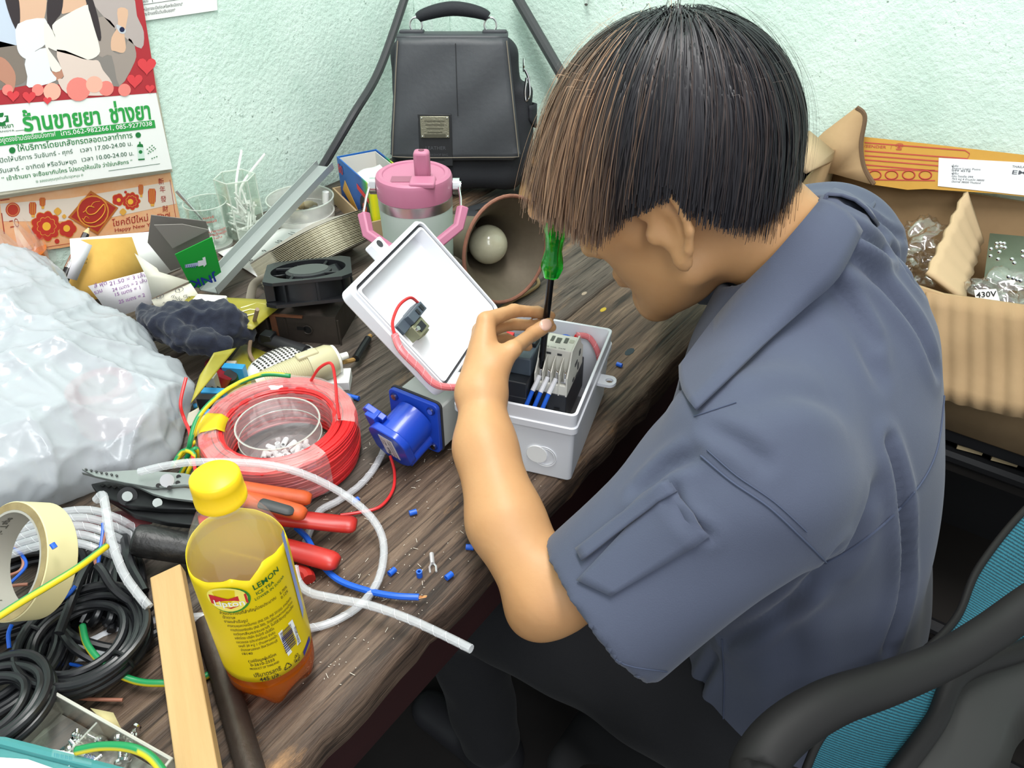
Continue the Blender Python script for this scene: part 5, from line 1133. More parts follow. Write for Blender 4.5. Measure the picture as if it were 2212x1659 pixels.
single('fan_cord',MB().tube(smooth_path([on(556,668,.075),on(552,684,.058),on(548,700,.04),on(542,730,.03),on(540,765,.012),on(562,790,.008),on(608,796,.020)],8),.0025,8),plain('#8a7560',.55),'thin brown cord hanging down from the fan','cord')
# ---- rusty bell lampshade with bulb
hb=on(1085,560); ha=at(985,545,1.02)
bell_ax=(on(1110,560,.075)-on(985,520,.055)).normalized(); bo=on(985,520,.055)+ZV*.010
bm_=frame(bo,bell_ax.orthogonal().normalized(),bell_ax.cross(bell_ax.orthogonal().normalized()),bell_ax)
bell=thingM('bell_lampshade','rusty bell-shaped metal lampshade lying on its side with a bulb','lampshade',bm_)
bl=.115
brz=mat('dusty_brass',S('#7d7361'),.6,metal=.35,var=(12,.7),col2=S('#564c3f'),bump=(60,.15)); 
obj('shade',MB().lathe([(.028,-.005),(.030,.02),(.034,.05),(.044,.078),(.060,.103),(.072,bl),(.0705,bl),(.0585,.104),(.0425,.079),(.032,.05),(.028,.02),(.026,-.005)],44,close=True),brz,bell)
obj('rolled_rim',MB().tube([V((.0718*math.cos(a),.0718*math.sin(a),bl)) for a in np.linspace(0,2*PI,44,endpoint=False)],.0026,8,True),mat('red_rim',S('#9a6753'),.7,var=(60,.6),col2=S('#6d4a3c')),bell)
obj('socket',MB().lathe([(0,-.03),(.018,-.03),(.022,-.01),(.028,-.004),(.02,.03),(0,.03)],24),brz,bell); obj('bulb',MB().sphere((0,0,.075),.027,24,16),mat('milky_bulb',S('#c9c6ae'),.2,coat=.3,var=(20,.4),col2=S('#b0ad94')),bell)
single('lamp_cord',MB().tube(smooth_path([on(1158,598,.004),on(1163,614,.004),on(1140,632,.003),on(1110,648,.003),on(1080,668,.003),on(1040,690,.003)],8),.0026,8),plain('#9a7f55',.6),'tan cord on the bench beside the bell lampshade','cord')
# ================================================================ left clutter
blkc=mat('black_cable',S('#1a1b1e'),.32,spec=.6); bluec=blue_w; brownc=mat('brown_insulation',S('#a8705c'),.4)
def gy_mat():
    m=mat('green_yellow',S('#1f8a52'),.35); nt=m.node_tree; N=nt.nodes; a=N.new('ShaderNodeVertexColor'); a.layer_name='col'; nt.links.new(a.outputs['Color'],N['Principled BSDF'].inputs['Base Color']); return m
gym=gy_mat()
def gy_wire(name,pts,r,label,par=None,n=10,twist=1.5,ph=0):
    p=smooth_path(pts,8); mb=MB().tube(p,r,n); me=mb.mesh(name); o=bpy.data.objects.new(name,me); link(o,par); fin(o,gym,sharp=180)
    a=me.color_attributes.new('col','FLOAT_COLOR','POINT'); g=S('#1c8a50'); y=S('#e3c91f'); cols=[]
    for i in range(len(p)):
        off=int(twist*i/8)+ph
        for k in range(n): c=y if ((k+off)%n) in (2,3,4) else g; cols+=list(c)+[1]
    cols+= [0]*(len(me.vertices)*4-len(cols)); a.data.foreach_set('color',cols[:len(me.vertices)*4])
    if par is None: tag(o,label,'wire'); rebase(o)
    return o
def wire(name,pts,r,m,label,cat='wire',group=None,n=8): return single(name,MB().tube(smooth_path(pts,8),r,n),m,label,cat,group)
def O(*l): return [on(*p) for p in l]
# ---- big white plastic bag with a wrapped red coil inside
film=mat('white_bag_film',S('#bfc4ca'),.2,translucent=.30,spec=.8)
cen=[(at(100,860,.86),.105),(at(285,905,.845),.048),(at(60,930,.80),.080),(at(-60,780,.88),.12),(at(300,970,.81),.038),(at(-30,1020,.72),.04),(at(190,790,.90),.065),(at(20,690,.93),.068),(at(130,1000,.78),.035),(at(330,860,.87),.022)]
lo=np.min([A(c)-r for c,r in cen],0)-.02; hi=np.max([A(c)+r for c,r in cen],0)+.02; lo[0]=max(lo[0],-1.07); lo[2]=TZ-.01
s_=Sdf(lo,hi,.0036)
for c,r in cen: s_.ell(A(c),(r,r,r*.92),None,.05)
xs=s_.lo[0]+s_.h*np.arange(s_.n[0]); zs=s_.lo[2]+s_.h*np.arange(s_.n[2])
s_.f=np.maximum(s_.f,(TZ+.004-zs)[None,None,:].astype(np.float32)); s_.f=np.maximum(s_.f,(-1.06-xs)[:,None,None].astype(np.float32))
P,Q=s_.mesh(2); N_=vnormals(P,Q)
def ridged(P,seed,fr): return 1-2*np.abs(wave(P,seed,fr,4))
h1,r1=crumpled(P,31,.060,(1,1,.55)); h2,r2=crumpled(P,35,.024,(1,1,.7)); disp=.011*(h1-.5)+.0035*r1+.0030*(h2-.5)+.0010*r2+.004*wave(P,34,30)
disp*=np.clip((P[:,2]-TZ-.003)/.03,0.05,1); P=P+N_*disp[:,None]; P[:,2]=np.maximum(P[:,2],TZ+.002); P[:,0]=np.maximum(P[:,0],-1.07)
pb=pyobj('plastic_bag',P,Q,film); tag(pb,'crumpled white plastic carrier bag filling the left of the bench','plastic bag'); rebase(pb)
pc=on(255,985); pc=at(262,955,.875); pc.z=TZ+.008
mb=MB(); mb.lathe([(.02,0),(.034,0),(.034,.05),(.02,.05)],32,T(pc),close=True); o=single('wrapped_coil',mb,mat('pink_coil',S('#c2414c'),.5),'red wire coil showing faintly through the white plastic bag','wire coil')
# ---- orange drink cup in a clear bag
cb_=at(40,575,1.05); cbz=on(55,640,.05)
cup=thing('drink_cup','orange drink in a clear cup wrapped in thin plastic by the wall','cup',V((cb_.x,cb_.y,TZ)))
hc=cb_.z-TZ+.02
obj('drink',MB().lathe([(0,.003),(.034,.003),(.041,hc),(0,hc)],32),mat('orange_tea',S('#d9741c'),.15,coat=.4),cup); obj('cup_wall',MB().lathe([(0,0),(.036,0),(.044,hc+.02),(.043,hc+.02),(.035,.001),(0,.001)],32),clear_plastic,cup)
mb=MB(); mb.grid(lambda u,v:V(((.045+.010*math.sin(7*2*PI*u+3*v))*math.cos(2*PI*u)*(1-.25*v),(.045+.010*math.sin(5*2*PI*u))*math.sin(2*PI*u)*(1-.25*v),hc-.015+.055*v+.012*math.sin(9*2*PI*u))),40,8,True); obj('bag_film',mb,mat('frost_film',(.9,.88,.87),.18,metal=.6,translucent=.7),cup)
# pencil and marker standing behind the envelope
pk=thing('pencil','black pencil with a sharpened wooden tip behind the envelope','pencil',onx(140,600,-1.03)); q0=pk.location.copy(); q1=onx(193,490,-1.055); dv=q1-q0
obj('barrel',MB().cyl((0,0,0),dv*.86,.0045,n=6),plain('#26262a',.4),pk,sharp=20); obj('sharpened_wood',MB().cyl(dv*.86,dv*.97,.0045,.0013,n=12),plain('#d9bd8d',.7),pk); obj('lead',MB().cyl(dv*.97,dv,.0013,.0003,n=8),plain('#2a2a2e',.4),pk)
mk=thing('marker_pen','black marker pen with a silver clip standing by the drink cup','pen',onx(122,640,-1.02)); q0=mk.location.copy(); dv=onx(170,535,-1.045)-q0
obj('barrel',MB().cyl((0,0,0),dv*.55,.006,n=14),plain('#1d1d20',.35),mk); obj('cap',MB().cyl(dv*.55,dv,.0064,.0058,n=14),chrome,mk)
# ---- envelope, papers, bolt carton
ebase=on(240,640,.0); EP=Pl(onx(150,640,-1.01),(onx(330,560,-1.035)-onx(160,600,-1.035)),ZV+V((-.25,0,0)))
def leaf(name,pxs,pl,m,label,cat,z=0,th=.0007,par=None):
    mb=MB(); pts=[pl.M@V(pl.uv(*p)+(z,)) for p in pxs]; pts=[V((p.x,p.y,max(p.z,TZ+.0015))) for p in pts]; o=single(name,mb.poly(pts),m,label,cat,solid=th); return o
leaf('white_folded_sheet',[(160,516),(340,500),(405,590),(412,628),(300,632),(165,606)],EP,paper,'large white sheet standing behind the yellow envelope','paper',-.012)
leaf('envelope',[(175,518),(288,512),(318,600),(300,660),(140,660),(155,600)],EP,mat('manila',S('#dcb25c'),.75,var=(12,.4),col2=S('#c99a45')),'yellow manila envelope with Thai stamp leaning by the wall','envelope',-.004)
tx=MB(); EP.text(tx,'อรุณ',(170,566),(188,561),6,z=.002); EP.text(tx,'รรณ',(170,573),(186,569),6,z=.002); o=tag(obj('stamp_lettering',tx,ink,None,recalc=False),None); o.matrix_world=EP.M; o.parent=bpy.data.objects['envelope']; o.matrix_parent_inverse=bpy.data.objects['envelope'].matrix_basis.inverted()
leaf('torn_paper_strip',[(163,517),(191,530),(158,605),(136,600)],EP,plain('#e9e7ec',.7),'narrow torn white paper strip left of the envelope','paper',.010)
# grey inner carton behind
gb0=on(420,590,.0)
cj=onx(372,600,-1.01)
JP0=on(455,600,.0)
jnk=[(385,548),(460,512),(478,580),(432,628)]
JPl=Pl(at(432,625,1.065),at(478,588,1.06)-at(432,625,1.065),V((.25,-.12,1)))
jc=thingM('bolt_carton','green bolt carton with a printed bolt standing upside down','carton',JPl.M)
fc=[JPl.uv(*p) for p in ((378,550),(458,512),(478,588),(430,622),(412,618))]
obj('front_panel',MB().prism(fc,-.001,0),plain('#23a33f',.45),jc); obj('side_panel',MB().prism([JPl.uv(*p) for p in ((338,502),(400,500),(458,512),(378,552))],-.016,-.015),plain('#8a8580',.8),jc)
obj('inner_panel',MB().prism([JPl.uv(*p) for p in ((338,500),(458,512),(475,585),(380,620),(330,560))],-.035,-.034),plain('#7c7772',.8),jc)
bxp=Pl(JPl.o,JPl.ex,JPl.ey)
def jp(p): return JPl.uv(*p)+(.0008,)
obj('bolt_print',MB().poly([jp(p) for p in ((399,571),(427,566),(428,573),(400,578))]),plain('#b9c4ea',.5),jc,recalc=False); obj('bolt_head_print',MB().poly([jp(p) for p in ((427,563),(438,561),(437,556),(443,554),(446,570),(440,576),(439,572),(428,575))]),plain('#eef0f8',.5),jc,recalc=False)
for i in range(6): obj('thread_print',MB().poly([jp(p) for p in ((400+4*i,571),(401.5+4*i,570.7),(402.5+4*i,577.5),(401+4*i,578))]),plain('#6a78c0',.5),jc,recalc=False)
tx=MB(); JPl.text(tx,'JNK',(466,590),(408,607),18,.02,z=.001); obj('lettering',tx,plain('#20389c',.5),jc,recalc=False)
# note sheets with handwriting
def handwritten(o,pl,lines,m,z=.0012):
    tx=MB()
    for t,p0,p1,h in lines: pl.text(tx,t,p0,p1,h,z=z,shear=.15)
    h=obj('handwriting',tx,m,None,recalc=False); h.matrix_world=pl.M; h.parent=o; h.matrix_parent_inverse=o.matrix_basis.inverted()
NP=Pl(at(240,690,1.0),at(320,640,1.02)-at(190,660,1.01),V((-.45,.25,1)))
nt_=leaf('note_sheet',[(190,618),(318,585),(330,655),(320,662),(240,690),(215,650)],NP,plain('#e3dfe2',.75),'white note sheet with purple handwriting in front of the envelope','note',0)
handwritten(nt_,NP,[('สี่ ฟุต',(205,622),(232,614),9),('21.50 = 3 เส้น',(238,617),(318,596),9),('รวม',(205,636),(222,630),9),('24 เมตร = 2 เส้น',(244,630),(318,608),8),('15 เมตร = 1',(250,640),(304,624),8),('25 เมตร = 2',(258,656),(314,640),8)],plain('#7a3f86',.7))
FP=Pl(at(330,660,.985),at(420,625,1.0)-at(330,660,.985),V((-.5,.35,1)))
fl_=leaf('carton_flap',[(292,548),(340,580),(345,588),(410,608),(330,645),(318,600)],FP,plain('#c9c7b8',.75),'torn grey-white carton flap folded over the papers','cardboard',.006)
fn_=leaf('carton_note',[(328,648),(412,612),(438,650),(395,672),(340,675)],FP,plain('#dad6c4',.75),'carton piece with circled pencil notes by the glove','cardboard',.003)
handwritten(fn_,FP,[('①',(380,634),(398,628),9),('②',(340,648),(356,642),9),('ทำปุ่ม',(370,643),(392,650),7),('ตัด',(396,642),(410,646),7),('กวาง',(352,656),(372,664),6)],plain('#4a4a52',.7),.006)
# ---- dark gloves/cloth
gl=at(390,715,.935)
s_=Sdf(A(at(390,715,.94))-A((.17,.14,.07)),A(at(390,715,.94))+A((.17,.14,.08)),.0026)
gm=[(312,682,.965,.011),(350,698,.95,.016),(400,702,.95,.022),(450,700,.955,.022),(500,708,.955,.020),(532,722,.955,.010)]
s_.chain([(ap(x,y,z),r) for x,y,z,r in gm],.02); s_.chain([(ap(x,y,z),r) for x,y,z,r in ((352,716,.935,.009),(380,730,.925,.012),(440,742,.92,.013),(490,745,.925,.009))],.010)
s_.chain([(ap(x,y,z),r) for x,y,z,r in ((325,682,.955,.009),(350,694,.94,.011),(395,725,.915,.012))],.008)
P,Q=s_.mesh(1); h1,r1=crumpled(P,51,.022,(1,1,1.0)); h2,r2=crumpled(P,55,.010); P=P+vnormals(P,Q)*(.008*(h1-.5)+.0022*(h2-.5)+.001*wave(P,53,500))[:,None]
o=pyobj('cloth_glove',P,Q,mat('navy_cloth',S('#232a3d'),.95,sheen=.2,var=(25,.7),col2=S('#171a26'),bump=(500,.3))); tag(o,'crumpled navy cotton glove lying on the circuit boards','glove'); rebase(o)
# ---- circuit boards
pcb_m=mat('yellow_board',S('#b3a63c'),.4,var=(9,.6),col2=S('#7c7a22')); trace=plain('#e3e0b0',.4); cap_blue=plain('#2f8fc4',.4); cap_red=plain('#8c1c22',.35); cap_blk=plain('#1b1c1e',.35); grn=plain('#1d5a3a',.4); crm=plain('#cfc6a8',.5)
def board(pxs,z,label,th=.0016):
    o=sheet_on('circuit_board',pxs,z,pcb_m,label,'circuit board',th,0,1); return o
def comp(bo,name,px,py,z,d,m,rot=0,tilt=0):
    p=on(px,py,z); mb=MB(); mb.box((0,0,0),d); o=obj(name,mb,m,bo,bevel=.0006); o.matrix_basis=bo.matrix_basis.inverted()@(T(p)@rz(rot)@Matrix.Rotation(tilt,4,'X')); return o
def compc(bo,name,a,b,r,m):
    o=obj(name,MB().cyl(a,b,r,n=14),m,bo); o.matrix_basis=bo.matrix_basis.inverted(); return o
b1=board([(420,888),(525,742),(668,800),(470,950)],.004,'yellow circuit board with blue and red capacitors behind the coil')
comp(b1,'blue_capacitor',508,805,.018,(.026,.010,.020),cap_blue,.5); comp(b1,'blue_capacitor',465,858,.018,(.026,.010,.020),cap_blue,.55); comp(b1,'blue_capacitor',452,902,.016,(.018,.009,.018),cap_blue,.4)
compc(b1,'red_capacitor',on(465,835,.012),on(480,808,.026),.012,cap_red); compc(b1,'red_capacitor',on(456,790,.012),on(470,786,.018),.009,plain('#5c0f1c',.35))
for a,b in ((490,826),(452,885),(458,862),(452,846)): compc(b1,'black_capacitor',on(a,b,.004),on(a+8,b-16,.022),.0075,cap_blk)
for a,b in ((505,820),(460,880)): comp(b1,'green_film',a,b,.012,(.012,.004,.016),grn,.9)
comp(b1,'cream_resistor',478,884,.014,(.030,.009,.009),crm,1.1); comp(b1,'cream_relay',462,838,.020,(.012,.012,.036),plain('#b9b3a2',.5),.6); comp(b1,'cream_relay',500,795,.012,(.012,.012,.014),plain('#b9b3a2',.5),.6); comp(b1,'dark_heatsink',456,878,.020,(.024,.010,.028),cap_blk,.6)
compc(b1,'small_resistor',on(418,878,.006),on(426,876,.006),.003,cap_blue)
b2=board([(380,670),(410,640),(620,650),(545,712)],(.045,.05,.05,.045),'yellow circuit board with pale traces lying under the glove')
for k,pts in enumerate(([(395,668),(430,660),(445,668),(480,668)],[(405,678),(440,664),(470,675)],[(500,680),(540,668),(560,670)],[(515,686),(555,676)],[(520,665),(555,655),(575,658)])): 
    o=obj('trace',MB().tube([on(x,y,.0492) for x,y in pts],.0009,4),trace,b2); o.matrix_basis=b2.matrix_basis.inverted()
b3=board([(412,872),(432,812),(462,762),(510,752)],(.050,.056,.066,.056),'dark-backed circuit board tilted up beside the plastic bag')
b4=board([(560,735),(572,708),(600,712),(590,745)],.012,'small dark green circuit board by the rusty tin box'); b4.data.materials[0]=grn
comp(b4,'black_relay',580,728,.020,(.016,.014,.012),cap_blk,.3)
single('cable_duct',MB().tube([on(378,925,.004),on(440,892,.006)],.010,4),plain('#cfcab5',.5),'cream plastic duct piece in front of the circuit boards','duct',bevel=.001)
single('white_plug',MB().box(on(455,655,.055),(.04,.018,.016),rz(.5).to_3x3()),plain('#e4e2d6',.5),'small cream plastic block by the channel bar','block',bevel=.002)
# ---- perforated white shell, black pipe, ribbed handle
sb0=on(610,790,.004); sv=thing('perforated_cover','white perforated plastic cover lying behind the ribbed handle','cover',sb0)
obj('shell',MB().sphere((0,0,.006),(.026,.045,.011),24,10,rz(-.2).to_3x3()),plain('#dcdcd6',.4),sv)
k=0
for i in range(-4,5):
    for j in range(-6,7):
        x,y=i*.0045,j*.0052
        if (x/.019)**2+(y/.036)**2<1:
            z=.006+.011*math.sqrt(max(0,1-(x/.026)**2-(y/.045)**2)); q=rz(-.2)@V((x,y,z)); obj('vent_hole',MB().cyl(q-ZV*.001,q+ZV*.0006,.0016,n=6),plain('#3a3a36',.7),sv); k+=1
single('black_pipe',MB().lathe([(.005,0),(.0095,0),(.0095,.07),(.005,.07)],18,frame(on(662,762,.013),(on(662,762)-on(610,745)).normalized().cross(ZV),ZV,-(on(662,762)-on(610,745)).normalized()),close=True),plain('#2a2a2c',.4),'short black plastic pipe under the rusty tin box','pipe')
h0=on(552,836,.032); h1=on(735,772,.030); hv=(h1-h0); hl=hv.length; hz_=hv.normalized(); hx_=hz_.cross(ZV).normalized()
hnd=thingM('ribbed_handle','cream ribbed plastic handle with a white nozzle lying behind the red coil','handle',frame(h0,hx_,hz_.cross(hx_),hz_)); hm=mat('cream_handle',S('#c4bd98'),.35,spec=.6)
pr=[(0,0),(.014,0)]
for i in range(24): t=.01+i*hl*.55/24; rr=.0145+.004*(i/24); pr+=[(rr,t),(rr+.0012,t+.001),(rr+.0012,t+hl*.55/24*.65),(rr,t+hl*.55/24*.75)]
pr+=[(.0205,hl*.60),(.0205,hl*.86),(.018,hl*.92),(0,hl*.92)]; obj('grip',MB().lathe(pr,28),hm,hnd); obj('nozzle',MB().lathe([(.0175,hl*.92),(.0175,hl*.95),(.009,hl*.985),(.0045,hl),(.004,hl*1.09),(0,hl*1.09)],20),plain('#ecebe2',.4),hnd); obj('trigger_rail',MB().box((0,-.018,hl*.62),(.012,.008,hl*.25)),hm,hnd,bevel=.002)
wire('handle_cord',O((742,782,.02),(765,776,.012),(780,760,.012),(790,738,.008),(800,725,.006)),.003,plain('#a8844e',.5),'tan cord with a black sleeve behind the ribbed handle','cord'); single('cord_sleeve',MB().tube(O((768,775,.014),(782,752,.013),(795,732,.01)),.0048,10),cap_blk,'black rubber sleeve on the tan cord beside the lid','sleeve')
single('white_box_scrap',MB().box(on(712,822,.008),(.05,.03,.014),rz(.7).to_3x3()),plain('#e9e9e6',.6),'white card scrap under the ribbed handle','card',bevel=.001)
single('black_disc',MB().lathe([(.012,0),(.034,0),(.034,.003),(.012,.003)],36,T(on(700,872,.001)),close=True),plain('#3f4240',.7),'dark grinding disc lying under the red coil','disc')
# ---- red wire coil
rc=on(601,912,.05); rc.z=TZ+.004; coil=thing('wire_coil','red wire coil wrapped in clear film with a yellow tape','wire coil',rc)
R1,R0,hh=.0785,.0555,.046; mb=MB(); rr=random.Random(3)
def loop(R,z,ph,r=.00165):
    return mb.tube([V(((R+.0006*math.sin(3*a+ph))*math.cos(a),(R+.0006*math.sin(2*a+ph))*math.sin(a),z+.0006*math.sin(2*a+ph*2))) for a in np.linspace(0,2*PI,56,endpoint=False)],r,6,True)
nl=16
for i in range(nl): loop(R1-.002*(abs(i-nl/2)/(nl/2))**4,.002+hh*i/nl,rr.uniform(0,6)); loop(R0+.001*(i%2),.002+hh*i/nl,rr.uniform(0,6))
for i in range(7): loop(R0+.003+(R1-R0-.006)*i/6,hh+.0006*(i%3),rr.uniform(0,6))
obj('wire_windings',mb,red_w,coil)
obj('wire_core',MB().lathe([(R0+.001,.002),(R1-.002,.002),(R1-.002,hh-.001),(R0+.001,hh-.001)],56,close=True),plain('#b01f24',.5),coil)
fm=MB(); fm.grid(lambda u,v:(lambda a,t:V(((t[0]+.0012*abs(math.sin(11*a+t[1]*90))+.0008*math.sin(23*a))*math.cos(a),(t[0]+.0012*abs(math.sin(11*a+t[1]*90)))*math.sin(a),t[1]+.0008*math.sin(17*a+3*v))))(.6+u*5.6,[(R1+.0025,.004),(R1+.0025,.02),(R1+.0028,.04),(R1-.001,hh+.003),(R1-.012,hh+.0045),(R0+.004,hh+.004),(R0-.0025,hh-.004),(R0-.003,.012)][int(round(v*7))]),90,8)
obj('cling_film',fm,mat('cling',(.97,.95,.95),.10,metal=.5,translucent=.76),coil,sharp=40)
ta=math.atan2(on(465,1000).y-rc.y,on(465,1000).x-rc.x); yt=MB(); yt.grid(lambda u,v:(lambda a,t:V((t[0]*math.cos(a),t[0]*math.sin(a),t[1])))(ta+.0+(u-.5)*.42,[(R1+.0035,.012),(R1+.0035,.03),(R1+.003,hh),(R1-.004,hh+.005),(R0+.004,hh+.0055),(R0-.003,hh)][int(round(v*5))]),8,6); obj('yellow_tape',yt,plain('#e8c81e',.5),coil,solid=.0004)
# loose end of the coil
wire('red_wire',O((672,822,.055),(690,795,.075),(715,785,.085),(724,820,.075),(728,870,.066),(733,905,.058)),.0016,red_w,'loose red wire end arching above the red coil')
wire('red_wire',O((402,816,.09),(390,870,.075),(398,905,.06),(410,935,.055),(416,985,.05),(425,1030,.05)),.0017,red_w,'red wire rising beside the plastic bag')
wire('red_wire',O((843,985,.010),(852,1020,.003),(848,1060,.003),(820,1095,.003),(770,1108,.004),(735,1113,.006)),.0016,red_w,'red wire curving out from under the blue socket')
# clear cup with ferrules inside the coil
cc_=on(615,955); fcup=thing('clear_cup','clear plastic cup of white ferrules standing inside the red coil','cup',V((rc.x+.005,rc.y-.004,TZ+.0045)))
fp=fcup.location
obj('wall',MB().lathe([(0,0),(.040,0),(.0425,.004),(.0415,.050),(.0405,.050),(.0415,.005),(.039,.001),(0,.001)],40),mat('cup_film',(.95,.94,.95),.06,metal=.5,translucent=.8),fcup); obj('rim',MB().tube([V((.042*math.cos(a),.042*math.sin(a),.050)) for a in np.linspace(0,2*PI,40,endpoint=False)],.0008,5,True),MATS['jar_rim'],fcup); obj('ridge',MB().tube([V((.0418*math.cos(a),.0418*math.sin(a),.034)) for a in np.linspace(0,2*PI,40,endpoint=False)],.0006,5,True),MATS['jar_rim'],fcup)
r_=random.Random(9); fer=mat('white_ferrule',S('#e9e9e9'),.45)
for i in range(34):
    a=r_.uniform(0,6.28); q=.026*math.sqrt(r_.random()); p=fp+V((q*math.cos(a),q*math.sin(a),.004+.010*r_.random()*(1-q/.03))); d=V((r_.gauss(0,1),r_.gauss(0,1),r_.gauss(0,.25))).normalized()*.0068
    single('ferrule',MB().lathe([(.0016,-1),(.0029,-1),(.0029,1),(.0016,1)],10,frame(p,d.orthogonal().normalized(),d.cross(d.orthogonal()).normalized(),d),close=True),fer,'white ferrule sleeve among those in the clear cup','ferrule','white ferrules in the clear cup')
# ---- green-yellow wires
gy_wire('earth_wire',O((408,995,.03),(411,955,.058),(432,896,.070),(490,842,.074),(565,810,.072),(628,812,.066)),.0026,'green and yellow wire following the red coil\'s left side')
for i,pts in enumerate(([(380,995,.02),(410,965,.03),(430,950,.035)],[(378,1000,.03),(405,992,.04),(440,968,.04),(450,985,.03)],[(400,1025,.02),(405,985,.045),(425,970,.05),(430,1005,.03)],[(372,1010,.04),(395,975,.05),(420,985,.05),(402,1030,.03)],[(432,1030,.02),(425,1000,.03),(405,1000,.035),(385,1035,.02)])):
    gy_wire('earth_wire',O(*pts),.0025,('shortest green and yellow wire end beside the bag','green and yellow wire curling right beside the coil','green and yellow wire bent back by the red wire','green and yellow wire loop next to the plastic bag','green and yellow wire tucked behind the steel pliers')[i])
# ================================================================ front of the bench
def slab(mb,pxs,z,th):
    p=[on(x,y,z) for x,y in pxs]; n=len(p); vs=p+[q-ZV*th for q in p]
    return mb.add(vs,[tuple(range(n)),tuple(reversed(range(n,2*n)))]+[(i,(i+1)%n,n+(i+1)%n,n+i) for i in range(n)])
def part_at(o,par): o.parent=par; o.matrix_parent_inverse=par.matrix_basis.inverted(); return o
def wpart(name,mb,m,par,**k): return part_at(obj(name,mb,m,None,**k),par)
# ---- drink bottle
bb0=on(597,1456); bh=hz(bb0,468,1022); btl=thing('drink_bottle','plastic lemon tea bottle with yellow cap and yellow label','bottle',bb0)
s=bh/.205; kr=.93
def Bz(l): return [(r*s*kr,z*s) for r,z in l]
pet=mat('pet',(.97,.98,.97),.06,metal=.4,translucent=.88); tea=mat('tea',S('#c05c0c'),.08,translucent=.42,tcol=S('#f0a040'),spec=1,coat=.3)
# petal foot
def foot(u,v,ro=0):
    a=2*PI*u; k=.5+.5*math.cos(5*a); z=v*.030; r=.0335*(.80+.20*min(1,v*1.6)**.6) - (1-v)**2*(.010*k); z0=.006*k*(1-v)**2
    return V(((r-ro)*s*kr*math.cos(a),(r-ro)*s*kr*math.sin(a),(z+z0)*s))
mb=MB(); mb.grid(lambda u,v:foot(u,v),60,8,True); mb.lathe(Bz([(.0335,.030),(.0325,.034),(.0335,.038),(.0328,.0415),(.0326,.056),(.0,.056)]),48); obj('tea',mb,tea,btl,sharp=60)
camd=math.atan2(-bb0.y,-bb0.x)
def lab_top(a):
    d=(a-camd+PI)%(2*PI)-PI
    return .1445+.004*math.sin(d*2.1+.9)-.008*max(0,1-abs(d-.05)/.35)+.0005*math.sin(11*a+2)*math.sin(5*a)
PROF=[(.0335,.0),(.0335,.134),(.0322,.145),(.0275,.159),(.0205,.172),(.0145,.178),(.0130,.181),(.0130,.188)]
def prad(z):
    for (r0,z0),(r1,z1) in zip(PROF[:-1],PROF[1:]):
        if z0<=z<=z1: return r0+(r1-r0)*(z-z0)/(z1-z0)
    return .0335
lab=mat('yellow_label',S('#efd416'),.35,spec=.5,translucent=.16,tcol=S('#ffe95a'))
mb=MB(); mb.grid(lambda u,v:(lambda a,z:V(((prad(z)+.0004)*s*kr*math.cos(a),(prad(z)+.0004)*s*kr*math.sin(a),z*s)))(2*PI*u,.039*(1-v)+lab_top(2*PI*u)*v),90,16,True); lb=obj('label',mb,lab,btl,solid=.0003,sharp=60)
mb=MB(); mb.lathe(Bz([(r,z) for r,z in PROF if z>.13]),48); obj('bottle_wall',mb,pet,btl,sharp=60)
capm=mat('yellow_cap',S('#eec413'),.4); pr=[(0,.2045),(.0132,.2045),(.0148,.203),(.0152,.198),(.0152,.1895),(.0156,.189),(.0156,.185),(.0140,.185)]
mb=MB(); n=60; vs=[];fs=[]
for k in range(n):
    a=2*PI*k/n; 
    for i,(r,z) in enumerate(pr): g=r-(.0003 if (k%2 and 2<i<5) else 0); vs.append((g*s*math.cos(a),g*s*math.sin(a),z*s))
m=len(pr)
for k in range(n):
    for i in range(m-1): fs.append((k*m+i,((k+1)%n)*m+i,((k+1)%n)*m+i+1,k*m+i+1))
mb.add(vs,fs); obj('cap',mb,capm,btl,sharp=50); obj('neck_ring',MB().lathe(Bz([(.0125,.1825),(.0163,.1825),(.0163,.1842),(.0125,.1842)]),40),pet,btl)
RL=.0345*s*kr
def lt(mb,body,u,z,w,h,bold=.004,R=RL,rot=0): # u = arc offset to the right, z above the foot
    z=.040+(z-.0365)*1.42
    return put_text(mb,body,u*1.15*s,z*s,w=w*1.15*s,h=h*1.35*s,bold=bold,rot=rot,fn=lambda x,y:(R*math.cos(camd+x/R),R*math.sin(camd+x/R),y))
def lpoly(pts,R=RL): return MB().poly([(R*math.cos(camd+x*1.15*s/R),R*math.sin(camd+x*1.15*s/R),(.040+(z-.0365)*1.42)*s) for x,z in pts])
def arcpoly(cx,cz,rx,rz_,n=26): return [(cx+rx*math.cos(2*PI*k/n),cz+rz_*math.sin(2*PI*k/n)) for k in range(n)]
ox=-.002
obj('logo_ring',lpoly(arcpoly(ox-.0105,.0985,.0118,.0085)),plain('#2f8a2f',.4),lb,recalc=False); obj('logo_ground',lpoly(arcpoly(ox-.0113,.0990,.0112,.0080),RL+.0002),plain('#f7e76a',.4),lb,recalc=False)
obj('logo_panel',lpoly([(ox-.021,.1015),(ox-.0105,.0995),(ox-.0005,.1015),(ox-.0005,.0952),(ox-.0105,.0930),(ox-.021,.0955)],RL+.0004),plain('#c62430',.4),lb,recalc=False)
tx=MB(); lt(tx,'Lipton',ox-.0190,.0948,.0165,.0042,.012,RL+.0007); obj('logo_lettering',tx,paper,lb,recalc=False)
tx=MB(); lt(tx,'LEMON',ox+.004,.1012,.0165,.0036,.014,rot=.10); lt(tx,'ICE TEA',ox+.0045,.0975,.011,.0022,.01,rot=.10); lt(tx,'LOWER IN SUGAR',ox+.003,.0945,.020,.0018,.006,rot=.10); obj('flavour_lettering',tx,plain('#25622c',.4),lb,recalc=False)
tx=MB()
